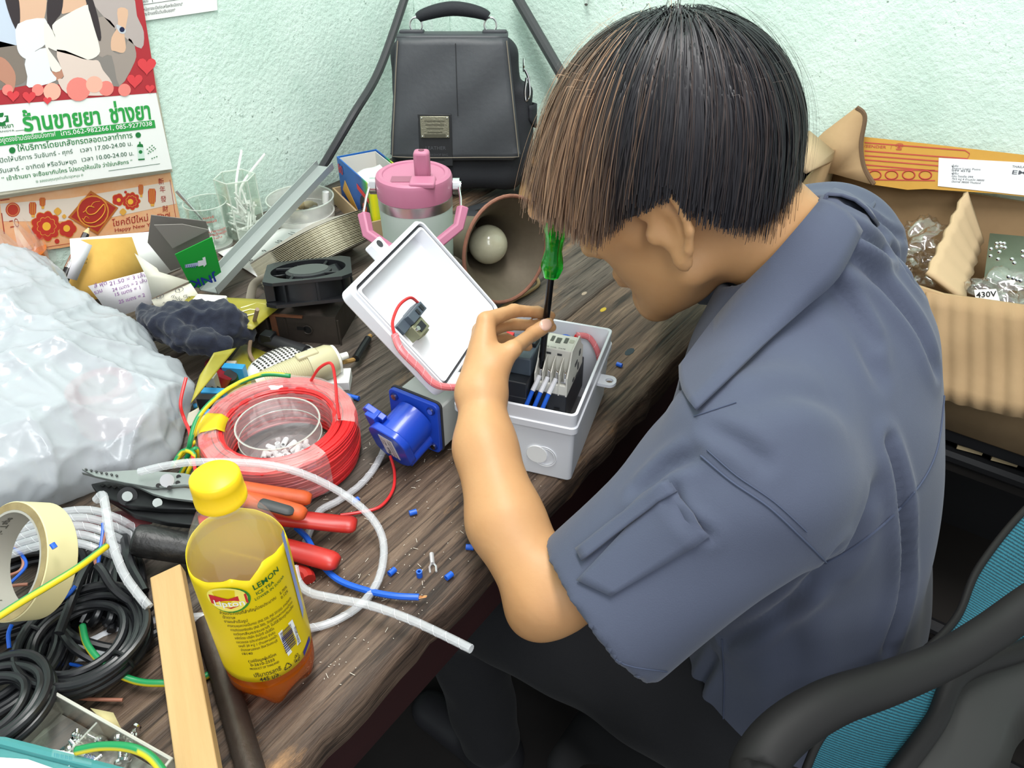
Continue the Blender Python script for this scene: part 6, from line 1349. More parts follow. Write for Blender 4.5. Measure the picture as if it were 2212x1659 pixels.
for i,(t,u,w_,h_) in enumerate((('ส่วนประกอบที่สำคัญโดยประมาณ',-.020,.032,.0022),('น้ำตาล',-.019,.007,.0020),('ชาผงสำเร็จรูป',-.019,.013,.0020),('สารควบคุมความเป็นกรด (INS 330, INS 331(iii)), สารป้องกัน',-.018,.040,.0019),('การเกิดออกซิเดชัน (INS 300), วัตถุให้ความหวานแทนน้ำตาล',-.017,.039,.0019),('แต่งกลิ่นธรรมชาติ ไม่ใช้วัตถุกันเสีย',-.016,.038,.0019),('ผลิตโดย บริษัท ซันโทรี่ เป๊ปซี่โค',-.016,.022,.0019),('เบเวอเรจ (ประเทศไทย) จำกัด',-.016,.022,.0019),('เลขที่ 29 หมู่ 1 ตำบลหนองน้ำ',-.0155,.022,.0019),('อำเภอหนองแค จังหวัดสระบุรี',-.015,.021,.0019),('18140',-.015,.006,.0019))): lt(tx,t,u,.0885-.0030*i,w_,h_,.002)
for t,u,z,w_,h_ in (('5.70%',.015,.0885,.006,.002),('0.12%',.015,.0855,.006,.002),('ศูนย์ข้อมูลผู้บริโภค',-.013,.0525,.016,.0022),('0-2610-2555',-.0125,.0493,.014,.0022),('PRODUCT OF THAILAND',-.0135,.0464,.017,.0017),('ปริมาตรสุทธิ',-.0125,.0405,.016,.0034),('445 มล.',-.010,.0365,.012,.0034),('♻',.012,.0385,.005,.0045),('♺',.005,.0385,.005,.0045)): lt(tx,t,u,z,w_,h_,.006)
obj('label_lettering',tx,plain('#3a3520',.5),lb,recalc=False)
bc=lb; obj('barcode_ground',lpoly([(.0075,.0665),(.0185,.0675),(.0205,.0480),(.0095,.0470)],RL+.0001),paper,lb,recalc=False)
r_=random.Random(2); z=.0655
while z>.0495: 
    h_=r_.choice((.0004,.0006,.0009)); obj('barcode_bar',lpoly([(.0085,z),(.0165,z+.0008),(.0165,z+.0008-h_),(.0085,z-h_)],RL+.0004),plain('#2b2560',.5),lb,recalc=False); z-=h_+r_.choice((.0004,.0007))
tx=MB(); lt(tx,'8 858998 580768',.0197,.048,.017,.0016,.003,RL+.0005,rot=PI/2); obj('barcode_number',tx,plain('#2b2560',.5),lb,recalc=False)
obj('blue_stripe',lpoly([(.020,.040),(.030,.042),(.030,.0385),(.020,.0365)],RL+.0002),plain('#2a2a8c',.4),lb,recalc=False)
obj('side_panel_print',lpoly([(.028,.118),(.032,.118),(.032,.062),(.028,.058)],RL+.0002),plain('#8fa0d8',.4),lb,recalc=False)
# ---- wooden stick and rusty pipe
stk_m=mat('pale_timber',S('#cfae7c'),.65,var=(40,.6),col2=S('#b8925e'),stretch=(1,.06,1),bump=(220,.25))
s0=at(356,1232,.662); s1=at(430,1700,.500); dv=s1-s0; yv=dv.normalized(); xv=(at(385,1224,.662)-at(322,1238,.662)); xv=(xv-yv*xv.dot(yv)).normalized(); zv=xv.cross(yv); zv=zv if zv.z>0 else -zv
wd=stk=thingM('timber_stick','pale square timber stick lying left of the drink bottle','wood stick',frame(s0,xv,yv,zv)); wS=(at(386,1224,.662)-at(321,1238,.662)).length
mb=MB(); mb.box((0,dv.length/2,-.006),(wS,dv.length,.012)); obj('stick',mb,stk_m,stk,bevel=.0012)
single('rusty_pipe',MB().tube(O((446,1345,.010),(480,1450,.010),(512,1560,.010),(555,1710,.011)),.0098,18),mat('rusted_steel',S('#5d544e'),.45,metal=.6,var=(30,.9),col2=S('#33241c'),bump=(120,.3)),'rusty steel rod between the timber stick and the bottle','pipe')
# ---- spiral wrap
sp_l=lambda pts:O(*pts)
def spiral(pts,label,r=.0036,pitch=.013):
    o=spiral_tube(O(*pts),r,spiral_m,'spiral_wrap',None,pitch); tag(o,label,'spiral wrap','milky spiral wraps'); return o
spiral([(300,1020,.068),(360,1006,.072),(430,998,.074),(560,1002,.072),(650,1022,.062),(730,1060,.045),(790,1105,.032),(822,1150,.022),(829,1200,.014),(815,1258,.008),(780,1305,.005),(730,1338,.004),(680,1355,.004),(620,1362,.004)],'long milky spiral wrap looping over the red coil and pliers')
spiral([(636,1225,.030),(645,1258,.026),(670,1280,.022),(720,1292,.020),(800,1308,.020),(880,1336,.022),(950,1368,.026),(1018,1402,.030)],'milky spiral wrap whose cut end sticks out over the bench edge')
spiral([(832,966,.006),(808,1012,.004),(775,1050,.004),(730,1082,.004),(690,1105,.005),(668,1150,.004),(650,1210,.004)],'milky spiral wrap running from the blue socket to the pliers')
spiral([(208,1080,.066),(222,1070,.072),(230,1108,.070),(241,1168,.060),(268,1240,.046),(305,1292,.036),(322,1312,.032)],'milky spiral wrap hanging down over the black cables',.0038)
spiral([(405,1335,.010),(440,1332,.010),(480,1335,.004)],'short milky spiral wrap end between stick and bottle')
hank0=O((50,1130,.040),(125,1108,.045),(195,1102,.045),(255,1120,.036),(298,1146,.020),(328,1162,.011))
for i in range(5):
    o=spiral_tube([q-GV*.0086*i-ZV*.0012*i*(1 if k<4 else .3) for k,q in enumerate(hank0)],.0036,spiral_m,'spiral_wrap',None,.013); tag(o,('topmost','second','third','fourth','lowest')[i]+' strand of the spiral wrap hank behind the masking tape','spiral wrap','milky spiral wraps')
# ---- wires on the bench
wire('blue_wire',O((640,1140,.012),(665,1165,.010),(690,1212,.006),(730,1252,.006),(790,1275,.007),(850,1287,.008),(905,1290,.008)),.0029,blue_w,'thick blue wire with a bare copper end by the spiral wrap'); 
bw=[o for o in bpy.data.objects if o.name.startswith('blue_wire')][-1]
cu=mat('copper',S('#c98a5a'),.3,metal=.9)
for i in range(5): wpart('copper_strand',MB().tube([on(904,1290,.008)+V((.0008*math.cos(i*1.3),.0008*math.sin(i*1.3),.0008*math.cos(i))),on(920+i%2*2,1286+i,.008)],.0004,4),cu,bw)
bits=[(892,1107,.4,0,'blue insulation bit nearest the blue socket on the open bench'),(1015,1182,-.1,0,'blue insulation bit nearest the bench edge and elbow'),(847,1235,.9,0,'blue insulation bit right beside the spiral wrap loop'),(906,1240,1.3,1,'blue insulation bit standing on end under the fork terminal'),(970,1244,.8,0,'blue insulation bit right of the fork terminal'),(768,1081,.7,0,'blue insulation bit between the two spiral wraps'),(1338,788,-.6,0,'blue insulation bit behind the control box'),(733,972,.3,0,'blue insulation bit peeping out right of the red coil')]
for x,y,a,up,lb_ in bits:
    p=on(x,y,.0030); d=V((math.cos(a+YAW),math.sin(a+YAW),0)) if not up else ZV
    M_=frame(p,d.orthogonal().normalized(),d.cross(d.orthogonal()).normalized(),d)
    single('insulation_bit',MB().lathe([(.0015,-.0036),(.0028,-.0036),(.0028,.0036),(.0015,.0036)],14,M_,close=True),blue_w,lb_,'insulation bit','blue insulation bits')
p=on(762,858,.003); d=(on(775,861,.003)-on(748,854,.003)).normalized(); single('insulation_bit',MB().cyl(on(748,854,.003),on(775,861,.003),.0029,n=12),blue_w,'longer blue wire offcut behind the red coil','wire offcut','blue insulation bits')
p=on(116,1181,.045)
# fork terminal
fk=thing('fork_terminal','small white-metal fork terminal lying on the bench','terminal',on(934,1215,.0)); ang=math.atan2((on(935,1232)-on(932,1200)).y,(on(935,1232)-on(932,1200)).x)
for sgn in (-1,1): 
    mb=MB(); mb.M=rz(ang); mb.add([],[]); mb.tube([V((.002,sgn*.001,.001)),V((.006,sgn*.003,.001)),V((.0125,sgn*.0028,.001))],.0010,6); obj('prong',mb,plain('#d9dadc',.3,metal=.6),fk)
mb=MB(); mb.M=rz(ang); mb.cyl((-.009,0,.0018),(.003,0,.0018),.0022,n=10); obj('barrel',mb,plain('#e3e4e6',.3,metal=.6),fk)
# scraps of stripped insulation and copper dust
r_=random.Random(21); mb=MB()
for i in range(420):
    x=r_.uniform(620,1180); y=r_.uniform(900,1480)
    if y>1290-(x-900)*1.0+210 or (700>x and y<1100): continue
    p=on(x,y,.0008)
    if p.x>-.305: continue
    a=r_.uniform(0,6.28); l=r_.choice((.0004,.0005,.0005,.0007,.0009,.0025)); w_=.00022; d=V((math.cos(a),math.sin(a),0)); e=V((-d.y,d.x,0)); h_=ZV*.0003
    mb.add([p-d*l-e*w_,p+d*l-e*w_,p+d*l+e*w_,p-d*l+e*w_,p-d*l-e*w_+h_,p+d*l-e*w_+h_,p+d*l+e*w_+h_,p-d*l+e*w_+h_],[(3,2,1,0),(4,5,6,7),(0,1,5,4),(1,2,6,5),(2,3,7,6),(3,0,4,7)])
o=single('wire_scraps',mb,plain('#cfc6b8',.5),'tiny pale wire scraps and strands scattered over the bench','scraps',kind='stuff')
# ---- pliers
stl=mat('plier_steel',S('#9aa09e'),.35,metal=.6,bump=(80,.1)); org=mat('orange_grip',S('#d8602a'),.5,bump=(50,.08),var=(25,.4),col2=S('#b84a1f')); redg=mat('red_grip',S('#c5322b'),.35,spec=.5,var=(18,.4),col2=S('#a82620')); blkm=mat('black_tool_steel',S('#2a2b2d'),.4,metal=.5,var=(30,.5),col2=S('#191a1b'))
ws=thing('wire_stripper','steel wire stripper with long orange handles','wire stripper',on(400,1050,0))
def ptool(name,pxs,z,th,m,par,**k): return wpart(name,slab(MB(),pxs,z,th),m,par,**k)
ptool('upper_jaw',[(176,1012),(210,1020),(300,1014),(345,1018),(400,1022),(432,1030),(432,1050),(400,1046),(330,1052),(270,1042),(205,1028)],.058,.003,stl,ws,bevel=.0005)
ptool('lower_jaw',[(176,1020),(230,1034),(300,1052),(330,1066),(360,1074),(425,1082),(432,1058),(390,1052),(330,1056)],.054,.003,stl,ws,bevel=.0005)
wpart('pivot',MB().cyl(on(361,1038,.052),on(361,1038,.062),.0062,n=18),chrome,ws)
for x,y in ((342,1049),(386,1030),(384,1043),(366,1054)): wpart('punched_hole',MB().cyl(on(x,y,.0572),on(x,y,.0586),.0022,n=10),plain('#1c1c1c',.6),ws)
for i in range(7): wpart('jaw_tooth',MB().box(on(186+11*i,1014+2.2*i,.0592),(.0022,.0016,.0014)),plain('#4a4c4c',.5),ws)
def grip(par,pts,r,m,name='handle',fl=.75): p=smooth_path(O(*pts),6); n=len(p); return wpart(name,MB().tube(p,[r*min(1,.55+i*.25,.62+(n-1-i)*.25) for i in range(n)],14,flat=fl),m,par,sharp=180)
grip(ws,[(425,1042,.055),(520,1055,.052),(600,1068,.045),(672,1078,.040)],.0082,org); grip(ws,[(420,1066,.054),(520,1076,.055),(600,1094,.051),(660,1112,.046)],.0082,org)
wpart('black_inlay',MB().tube(smooth_path(O((560,1086,.058),(590,1094,.056),(635,1106,.052)),6),[.004,.0058,.006,.006,.006,.006,.006,.006,.006,.006,.006,.005,.003][:13],10,flat=.5),plain('#3a3c3e',.5),ws)
cr=thing('crimping_pliers','black crimping pliers with red handles under the wire stripper','crimping pliers',on(330,1090,0))
ptool('upper_jaw',[(196,1045),(230,1038),(300,1052),(345,1064),(420,1078),(430,1100),(350,1098),(280,1092),(215,1070)],.046,.006,blkm,cr,bevel=.001); ptool('lower_jaw',[(230,1075),(290,1096),(350,1104),(425,1108),(430,1135),(360,1128),(290,1112)],.039,.006,blkm,cr,bevel=.001)
wpart('pivot',MB().cyl(on(275,1072,.036),on(275,1072,.050),.0085,n=20),blkm,cr); wpart('pivot_pin',MB().cyl(on(275,1072,.045),on(275,1072,.0515),.0045,n=16),stl,cr); wpart('side_pin',MB().cyl(on(340,1086,.036),on(340,1086,.0485),.0042,n=14),stl,cr)
for i in range(4): wpart('jaw_notch',MB().box(on(222+13*i,1048+2*i,.0466),(.0042,.003,.0012)),plain('#0c0c0c',.6),cr)
grip(cr,[(420,1090,.040),(560,1112,.034),(650,1122,.026),(720,1130,.020),(770,1134,.018)],.0098,redg,fl=.6); grip(cr,[(420,1120,.032),(520,1155,.026),(600,1180,.020),(660,1196,.017),(730,1216,.015)],.0105,redg,fl=.65)
single('nipper_handle',MB().tube(smooth_path(O((640,1230,.006),(662,1240,.006),(668,1252,.006)),5),.006,10),redg,'dark red handle tip peeping out behind the bottle','handle tip')
# ---- hammer handle, red strip
hm_=thing('hammer','black-gripped hammer lying behind the timber stick','hammer',on(360,1180,0)); h0=on(288,1165,.040); h1=on(470,1196,.017); 
wpart('grip',MB().tube([h0,h0.lerp(h1,.03),h0.lerp(h1,.1),h0.lerp(h1,.5),h1],[.011,.0135,.0145,.0140,.0125],22),mat('black_rubber',S('#2b2a2a'),.4,bump=(150,.4),var=(60,.5),col2=S('#141414')),hm_); wpart('shaft',MB().tube([h1,on(575,1222,.010)],.009,14),steel,hm_)
single('maroon_strip',MB().tube(O((140,1150,.022),(220,1128,.024),(300,1118,.026),(330,1112,.026)),.012,8,flat=.2),plain('#5d2227',.6),'dark red leatherette strip under the spiral wrap hank','strip')
# ---- masking tape roll
tc=at(18,1212,.578); n_=(RV*-.42-(-GV*sp-ZV*cp)*.18-(GV*cp-ZV*sp)*.88).normalized(); tM=frame(tc,n_.orthogonal().normalized(),n_.cross(n_.orthogonal().normalized()),n_)
tp=thingM('masking_tape','cream masking tape roll standing on the black cables','tape roll',tM); TR,TI,TWd=.0446,.0362,.0245
obj('tape_winding',MB().lathe([(TI+.002,0),(TR-.0006,0),(TR,-.0006),(TR,-TWd+.0006),(TR-.0006,-TWd),(TI+.002,-TWd)],64,close=True),mat('crepe_tape',S('#d8cd9c'),.7),tp,sharp=40)
obj('tape_side',MB().lathe([(TI+.0018,.0001),(TR-.0008,.0001),(TR-.0008,.0005),(TI+.0018,.0005)],64,close=True),mat('tape_side',S('#b9a878'),.8,var=(35,.8),col2=S('#6e5c3c')),tp)
obj('cardboard_core',MB().lathe([(TI,.0005),(TI+.002,.0005),(TI+.002,-TWd-.0003),(TI,-TWd-.0003)],64,close=True),plain('#a9a69c',.7),tp)
tx=MB()
for k in range(5): 
    a0_=.5+k*1.25; put_text(tx,'Louis Tape',0,0,w=.030,h=.006,bold=.01,fn=lambda x,y,a0_=a0_:((TI-.0004)*math.cos(a0_-x/TI),(TI-.0004)*math.sin(a0_-x/TI),-.006-y))
obj('core_lettering',tx,plain('#5a5850',.7),tp,recalc=False)
single('insulation_bit',MB().cyl(tM@V((0,0,0))*0+at(112,1174,.553),at(119,1184,.553),.0020,n=10),blue_w,'tiny blue insulation bit stuck on the masking tape roll','insulation bit','blue insulation bits')
gy_wire('earth_wire',[at(230,1180,.585),at(170,1225,.555),at(110,1262,.540),at(50,1298,.530),at(-10,1336,.520),at(-50,1360,.515)],.0026,'green and yellow wire crossing in front of the masking tape roll',twist=0,ph=5)
# ---- black cables: hanks and coils
r_=random.Random(13)
def cable_coil(px,py,R,n,r,label,z0=.0,ell=1.0,ang=0,tilt=.0,turns_sp=1.0):
    c=on(px,py,z0); ck=thing('cable_coil',label,'cable coil',c); 
    for i in range(n):
        rr=R-(i%3)*r*1.9*turns_sp; z=r+ (i//3)*r*1.75; ph=r_.uniform(0,6); ox_,oy_=r_.uniform(-1,1)*r*.8,r_.uniform(-1,1)*r*.8
        pts=[rz(ang)@V((ox_+rr*(1+.02*math.sin(2*a+ph))*math.cos(a),oy_+rr*ell*(1+.02*math.sin(3*a+ph))*math.sin(a),z+.001*math.sin(3*a+ph)+tilt*rr*math.cos(a)+abs(tilt)*rr)) for a in np.linspace(0,2*PI,44,endpoint=False)]
        obj('turn',MB().tube(pts,r,10,True),blkc,ck)
    return ck
ck=cable_coil(187,1396,.047,7,.0036,'black cable coil tied with twist ties in front of the tape roll',.014)
for a in (.2,3.6): 
    q=rz(a)@V((.0435,0,.008)); obj('twist_tie',MB().tube([q+V((.009*math.cos(t)*math.cos(a),.009*math.cos(t)*math.sin(a),.009*math.sin(t))) for t in np.linspace(0,2*PI,14,endpoint=False)],.0016,6,True),plain('#17181a',.5),ck)
cable_coil(10,1460,.045,9,.0036,'black cable coil at the left edge behind the clear tray',0,1.2,.4); cable_coil(-5,1545,.040,6,.0036,'black cable coil at the left edge nearest the camera',.02,1,.2,.1); cable_coil(40,1290,.060,9,.0036,'black cable coil lying under the masking tape roll',.0,.8,.9,.05)
# long hank running up to the hammer
hk=thing('cable_hank','long black cable hank bunched between the tape roll and the stick','cable hank',on(240,1250,0))
for i in range(22):
    t=i/21; a=(262+r_.uniform(-16,12),1158+r_.uniform(-6,8),.009+r_.uniform(-.004,.004)); b=(165+135*t,1230+r_.uniform(-14,14)-20*abs(t-.5),.016+r_.uniform(-.009,.006)); c=(130+180*t,1305+r_.uniform(-16,22),.011+r_.uniform(-.007,.006)); d=(90+225*t,1345+r_.uniform(-10,18),.006)
    wpart('strand',MB().tube(smooth_path(O(a,b,c,d),6),.0036,8),blkc,hk)
cut=wire('black_cable',O((330,1312,.012),(285,1300,.024),(245,1270,.036),(222,1235,.045),(210,1222,.047)),.0038,blkc,'black cable with stripped brown and blue cores by the tape roll','cable')
wpart('blue_core',MB().tube(smooth_path(O((211,1224,.047),(216,1190,.055),(222,1150,.062),(222,1130,.066)),6),.0014,8),blue_w,cut); wpart('brown_core',MB().tube(smooth_path(O((209,1224,.047),(206,1205,.052),(222,1175,.057),(229,1150,.062)),6),.0014,8),brownc,cut)
wire('black_cable',O((128,1368,.034),(150,1310,.038),(176,1245,.040),(205,1200,.036),(235,1172,.028),(262,1150,.022)),.0038,blkc,'black cable arching over the right side of the tape roll','cable'); wire('black_cable',O((268,1150,.022),(274,1190,.032),(284,1225,.030),(302,1258,.026),(312,1278,.024)),.0042,blkc,'black cable bending down beside the hammer grip','cable')
wire('black_cable',O((230,1440,.010),(160,1400,.022),(130,1350,.018),(170,1380,.02),(260,1400,.012),(340,1365,.012)),.0036,blkc,'black cable crossing through the tied coil','cable')
wire('blue_core_wire',O((133,1295,.040),(150,1282,.044),(163,1266,.046)),.0016,blue_w,'short blue core sticking out of the cable hank','wire'); wire('blue_core_wire',O((106,1308,.034),(118,1302,.036)),.0016,blue_w,'tiny blue core end below the tape roll','wire'); wire('blue_core_wire',O((20,1400,.03),(18,1370,.036),(25,1350,.038)),.0016,blue_w,'blue core curling at the left edge under the tape roll','wire'); wire('blue_core_wire',O((125,1432,.004),(160,1436,.004),(190,1444,.004)),.0014,blue_w,'thin blue core lying inside the tied coil','wire')
for i,(pts,m_,lb_) in enumerate((([(-5,1190,.03),(30,1182,.034),(50,1210,.032),(40,1235,.03),(-10,1250,.03)],brownc,'brown core looping inside the tape roll'),([(25,1180,.034),(48,1200,.034),(55,1225,.03),(20,1262,.03)],blue_w,'blue core bent inside the tape roll'),([(0,1290,.03),(20,1268,.032),(60,1262,.03)],brownc,'lower brown core inside the tape roll'))): wire('core_wire',O(*pts),.0014,m_,lb_)
gy_wire('earth_wire',O((178,1352,.022),(190,1395,.024),(230,1440,.020),(290,1470,.012),(350,1476,.010),(420,1470,.006),(455,1455,.004)),.0028,'green and yellow wire running from the tied coil under the stick',twist=0)
wire('brown_wire',O((155,1505,.006),(190,1510,.008),(265,1512,.006)),.0014,brownc,'thin brown wire offcut lying below the tied coil')
crumple_sheet=sheet_on('plastic_sheet',[(120,1420),(270,1335),(345,1330),(260,1440)],.002,plain('#b9bcc2',.4),'grey-white plastic sheet lying under the tied cable coil','plastic sheet',.0008,.003,4)
# ---- clear tray of screws, teal case
ctb=[on(105,1490,.03),on(-30,1600,.03),on(370,1640,.03)]
tv1=(ctb[1]-ctb[0]); tv2=(ctb[2]-ctb[0]); ty_=thingM('clear_tray','clear plastic tray of screws at the front left corner','tray',frame(V((ctb[0].x,ctb[0].y,TZ)),tv2.normalized(),ZV.cross(tv2.normalized()),ZV)); tw_=tv2.length; tl2=-max(.10,tv1.length); clr=mat('scratched_clear',(.9,.89,.84),.15,metal=.5,translucent=.64,tcol=(.96,.95,.9)); hh_=.030
for c,d in (((tw_/2,0,hh_/2),(tw_,.002,hh_)),((tw_/2,tl2,hh_/2),(tw_,.002,hh_)),((0,tl2/2,hh_/2),(.002,abs(tl2),hh_)),((tw_,tl2/2,hh_/2),(.002,abs(tl2),hh_)),((tw_/2,tl2/2,.001),(tw_-.004,abs(tl2)-.004,.002)),((tw_*.42,tl2/2,hh_*.45),(.0015,abs(tl2)-.004,hh_*.9))): obj('wall',MB().box(c,d),clr,ty_)
obj('rim',MB().tube([V((0,0,hh_)),V((tw_,0,hh_)),V((tw_,tl2,hh_)),V((0,tl2,hh_))],.0016,6,True),mat('tray_rim',(.8,.78,.7),.2,translucent=.3),ty_)
r_=random.Random(4)
for i in range(16):
    p=on(r_.uniform(140,290),r_.uniform(1585,1650),.010+.008*r_.random()); d=V((r_.gauss(0,1),r_.gauss(0,1),r_.gauss(.3,.5))).normalized(); q=d.to_track_quat('Z','Y').to_matrix().to_4x4(); M_=T(p)@q
    scw=thingM('screw','zinc screw among those heaped in the clear tray','screw',M_,'screws in the clear tray'); pr=[(0,-.008),(.0015,-.0075)]
    for k in range(6): pr+=[(.0020,-.007+.002*k),(.0014,-.006+.002*k)]
    obj('threaded_shank',MB().lathe(pr+[(0,.005)],10),chrome,scw); obj('pan_head',MB().lathe([(0,.005),(.0042,.005),(.0038,.0068),(.002,.0078),(0,.008)],14),chrome,scw)
single('tape_scrap',MB().poly(O((195,1530,.026),(245,1540,.026),(262,1575,.024),(225,1560,.028)))  ,plain('#c9bb8a',.7),'cream tape scrap stuck to the clear tray rim','tape scrap',solid=.0006)
tcs=slab(MB(),[(-60,1585),(0,1592),(140,1622),(330,1672),(330,1760),(-60,1760)],.052,.03); tcase=single('teal_case',tcs,mat('teal_clear',S('#4f9c9c'),.15,translucent=.25,spec=.8),'teal translucent plastic case in the front left corner','case',bevel=.003)
wpart('case_rib',MB().tube(O((-40,1600,.053),(10,1604,.053),(150,1640,.053),(320,1685,.053)),.0035,8),MATS['teal_clear'],tcase)
wpart('paper_insert',slab(MB(),[(-60,1632),(60,1640),(140,1668),(140,1760),(-60,1760)],.0535,.001),plain('#dedde4',.6),tcase)
wpart('barcode_label',slab(MB(),[(114,1618),(200,1634),(197,1652),(111,1634)],.0545,.001),paper,tcase)
for k in range(9): wpart('barcode_bar',slab(MB(),[(117+4.6*k,1626+.9*k),(119+4.6*k+k%2,1626.4+.9*k),(118.6+4.6*k+k%2,1634+.9*k),(116.6+4.6*k,1633.6+.9*k)],.0549,.0004),plain('#33409a',.5),tcase)
tx=MB(); q0=on(176,1640,.0552); q1=on(199,1645,.0552); dv=(q1-q0); put_text(tx,'888',0,0,w=dv.length,h=.004,bold=.01,fn=lambda x,y:q0+dv.normalized()*x+ZV.cross(dv.normalized())*y); wpart('label_number',tx,plain('#7a8ab8',.5),tcase,recalc=False)
gy_wire('earth_wire',O((165,1622,.058),(220,1612,.062),(280,1615,.064),(325,1635,.062),(360,1680,.06),(375,1720,.058)),.0030,'green and yellow wire lying over the clear tray',twist=.4)
# ================================================================ cardboard box and shelf at the right
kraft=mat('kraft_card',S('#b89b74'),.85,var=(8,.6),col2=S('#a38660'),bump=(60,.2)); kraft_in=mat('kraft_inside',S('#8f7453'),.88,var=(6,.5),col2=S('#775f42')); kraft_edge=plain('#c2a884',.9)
yb=1.235                                  # back wall of the carton
cbx=thing('cardboard_box','torn brown cardboard box of circuit parts against the right wall','cardboard box',(.12,.95,.80))
CO=V((.12,.95,.80))
def cpart(name,pts,m,th=.005,par=cbx,**k):
    mb=MB().poly([V(p)-CO for p in pts]); o=obj(name,mb,m,par,solid=th,**k); return o
zb=.665; xl,xr=-.272,.40; yf=.95; yd=1.1
bt=ony(1980,400,yb); 
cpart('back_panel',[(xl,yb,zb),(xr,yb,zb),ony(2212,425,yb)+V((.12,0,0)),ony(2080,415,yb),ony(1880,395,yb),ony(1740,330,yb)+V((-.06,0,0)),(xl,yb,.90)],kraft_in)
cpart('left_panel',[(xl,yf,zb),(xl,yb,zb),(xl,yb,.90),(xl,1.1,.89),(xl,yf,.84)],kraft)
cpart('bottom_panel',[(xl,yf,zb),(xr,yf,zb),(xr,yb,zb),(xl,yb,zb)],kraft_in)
fz=[ony(2040,635,yf),ony(2230,662,yf)]
zt=fz[0].z
cpart('front_panel',[(xl,yf,zb),(xr,yf,zb),(xr,yf,zt-.01),fz[1],fz[0],(xl,yf,zt+.012)],kraft)
ffl=[ony(2038,638,yf-.006),ony(2240,664,yf-.006),ony(2240,905,yf-.05),ony(2130,902,yf-.05),ony(2050,870,yf-.05)]
mb=MB(); a,b,c,d=[V(p)-CO for p in (ony(2000,632,yf-.004),ony(2300,672,yf-.004),ony(2300,925,yf-.045),ony(2000,855,yf-.045))]
mb.grid(lambda u,v:(a*(1-u)+b*u)*(1-v)+(d*(1-u)+c*u)*v+V((0,.0012*math.sin(46*u)+.002*math.sin(9*v+5*u),.001*math.sin(40*u)*v)),60,8); obj('front_flap',mb,kraft,cbx,solid=.004,sharp=60)
# inner divider
dv0=[ony(1990,600,1.067),ony(2105,640,1.041)]
mb=MB(); a,b,c,d=[V(p)-CO for p in (ony(2005,655,1.002),ony(2085,405,yb-.01),ony(2085,405,yb-.01)-V((0,0,.14)),ony(2005,655,1.002)-V((0,0,.08)))]
p4=[ony(2000,590,1.028),ony(2085,415,1.209),ony(2120,520,1.203),ony(2080,650,1.028)]
mb.grid(lambda u,v:(lambda q:q+V((.0014*math.sin(34*u),.0,.0)))(((V(p4[0])-CO)*(1-u)+(V(p4[1])-CO)*u)*(1-v)+((V(p4[3])-CO)*(1-u)+(V(p4[2])-CO)*u)*v),24,6); obj('divider',mb,kraft_edge,cbx,solid=.006,sharp=60)
# torn raised flap at the back left
tf=[ony(1735,330,1.209),ony(1780,285,1.216),ony(1850,232,1.222),ony(1870,250,1.222),ony(1860,310,1.216),ony(1868,360,1.209),ony(1890,400,1.203),ony(1800,375,1.203),ony(1745,370,1.203)]
cpart('torn_flap',tf,kraft,.006)
mb=MB(); a=[V(p)-CO for p in (ony(1850,232,1.221),ony(1868,252,1.221),ony(1860,310,1.214),ony(1866,360,1.208),ony(1888,398,1.201))]; mb.tube(smooth_path(a,6),.0035,6); obj('torn_edge',mb,plain('#6b5540',.9),cbx)
mb=MB(); a=[V(p)-CO for p in (ony(1680,330,1.0),ony(1745,285,1.183),ony(1800,330,1.190),ony(1795,350,1.183),ony(1745,372,1.0))]; mb.poly(a); obj('corrugated_flap',mb,kraft_edge,cbx,solid=.006)
# postal envelope glued along the top back
EV=Pl(ony(1870,400,1.206),ony(2230,445,1.212)-ony(1870,400,1.206),V((0,.35,1)))
ev=thingM('postal_envelope','yellow postal envelope with red form lines on the cardboard box','envelope',EV.M)
eo=[EV.uv(*p) for p in ((1862,295),(2000,310),(2260,340),(2260,430),(2150,418),(2000,408),(1960,410),(1880,398),(1862,350))]
obj('paper',MB().prism(eo,-.002,0),mat('postal_yellow',S('#c9983f'),.7,var=(10,.5),col2=S('#b98a35')),ev)
redp=plain('#b5453a',.6)
def evl(a,b,wd=1.3): 
    return MB().poly([EV.uv(a[0],a[1]-wd)+(.0006,),EV.uv(b[0],b[1]-wd)+(.0006,),EV.uv(b[0],b[1]+wd)+(.0006,),EV.uv(a[0],a[1]+wd)+(.0006,)])
for a,b in (((1868,308),(2085,325)),((1868,326),(2090,343)),((1868,336),(2080,352)),((1868,345),(2050,360)),((1870,356),(2030,370)),((1872,388),(2020,390)),((1872,366),(2020,368)),((2085,325),(2095,332)),((2095,332),(2090,343)),((1927,312),(1924,322))): obj('form_line',evl(a,b),redp,ev,recalc=False)
for x in (1890,1926,1963,1999): obj('postcode_box',MB().tube([V(EV.uv(x+14*math.cos(t)*(1 if abs(math.cos(t))<.7 else .95),378+9*math.sin(t))+(.0006,)) for t in np.linspace(0,2*PI,20,endpoint=False)],.0009,4,True),redp,ev)
tx=MB(); EV.text(tx,'/SENDER',(1866,318),(1914,321),6,.008); obj('form_lettering',tx,redp,ev,recalc=False)
tx=MB(); EV.text(tx,'☎',(1933,322),(1950,323),11,.01); obj('phone_emblem',tx,redp,ev,recalc=False)
wl_=obj('address_label',MB().prism([EV.uv(*p) for p in ((2028,341),(2230,352),(2230,424),(2026,402))],.0005,.0011),plain('#e3e5e8',.5),ev)
tx=MB()
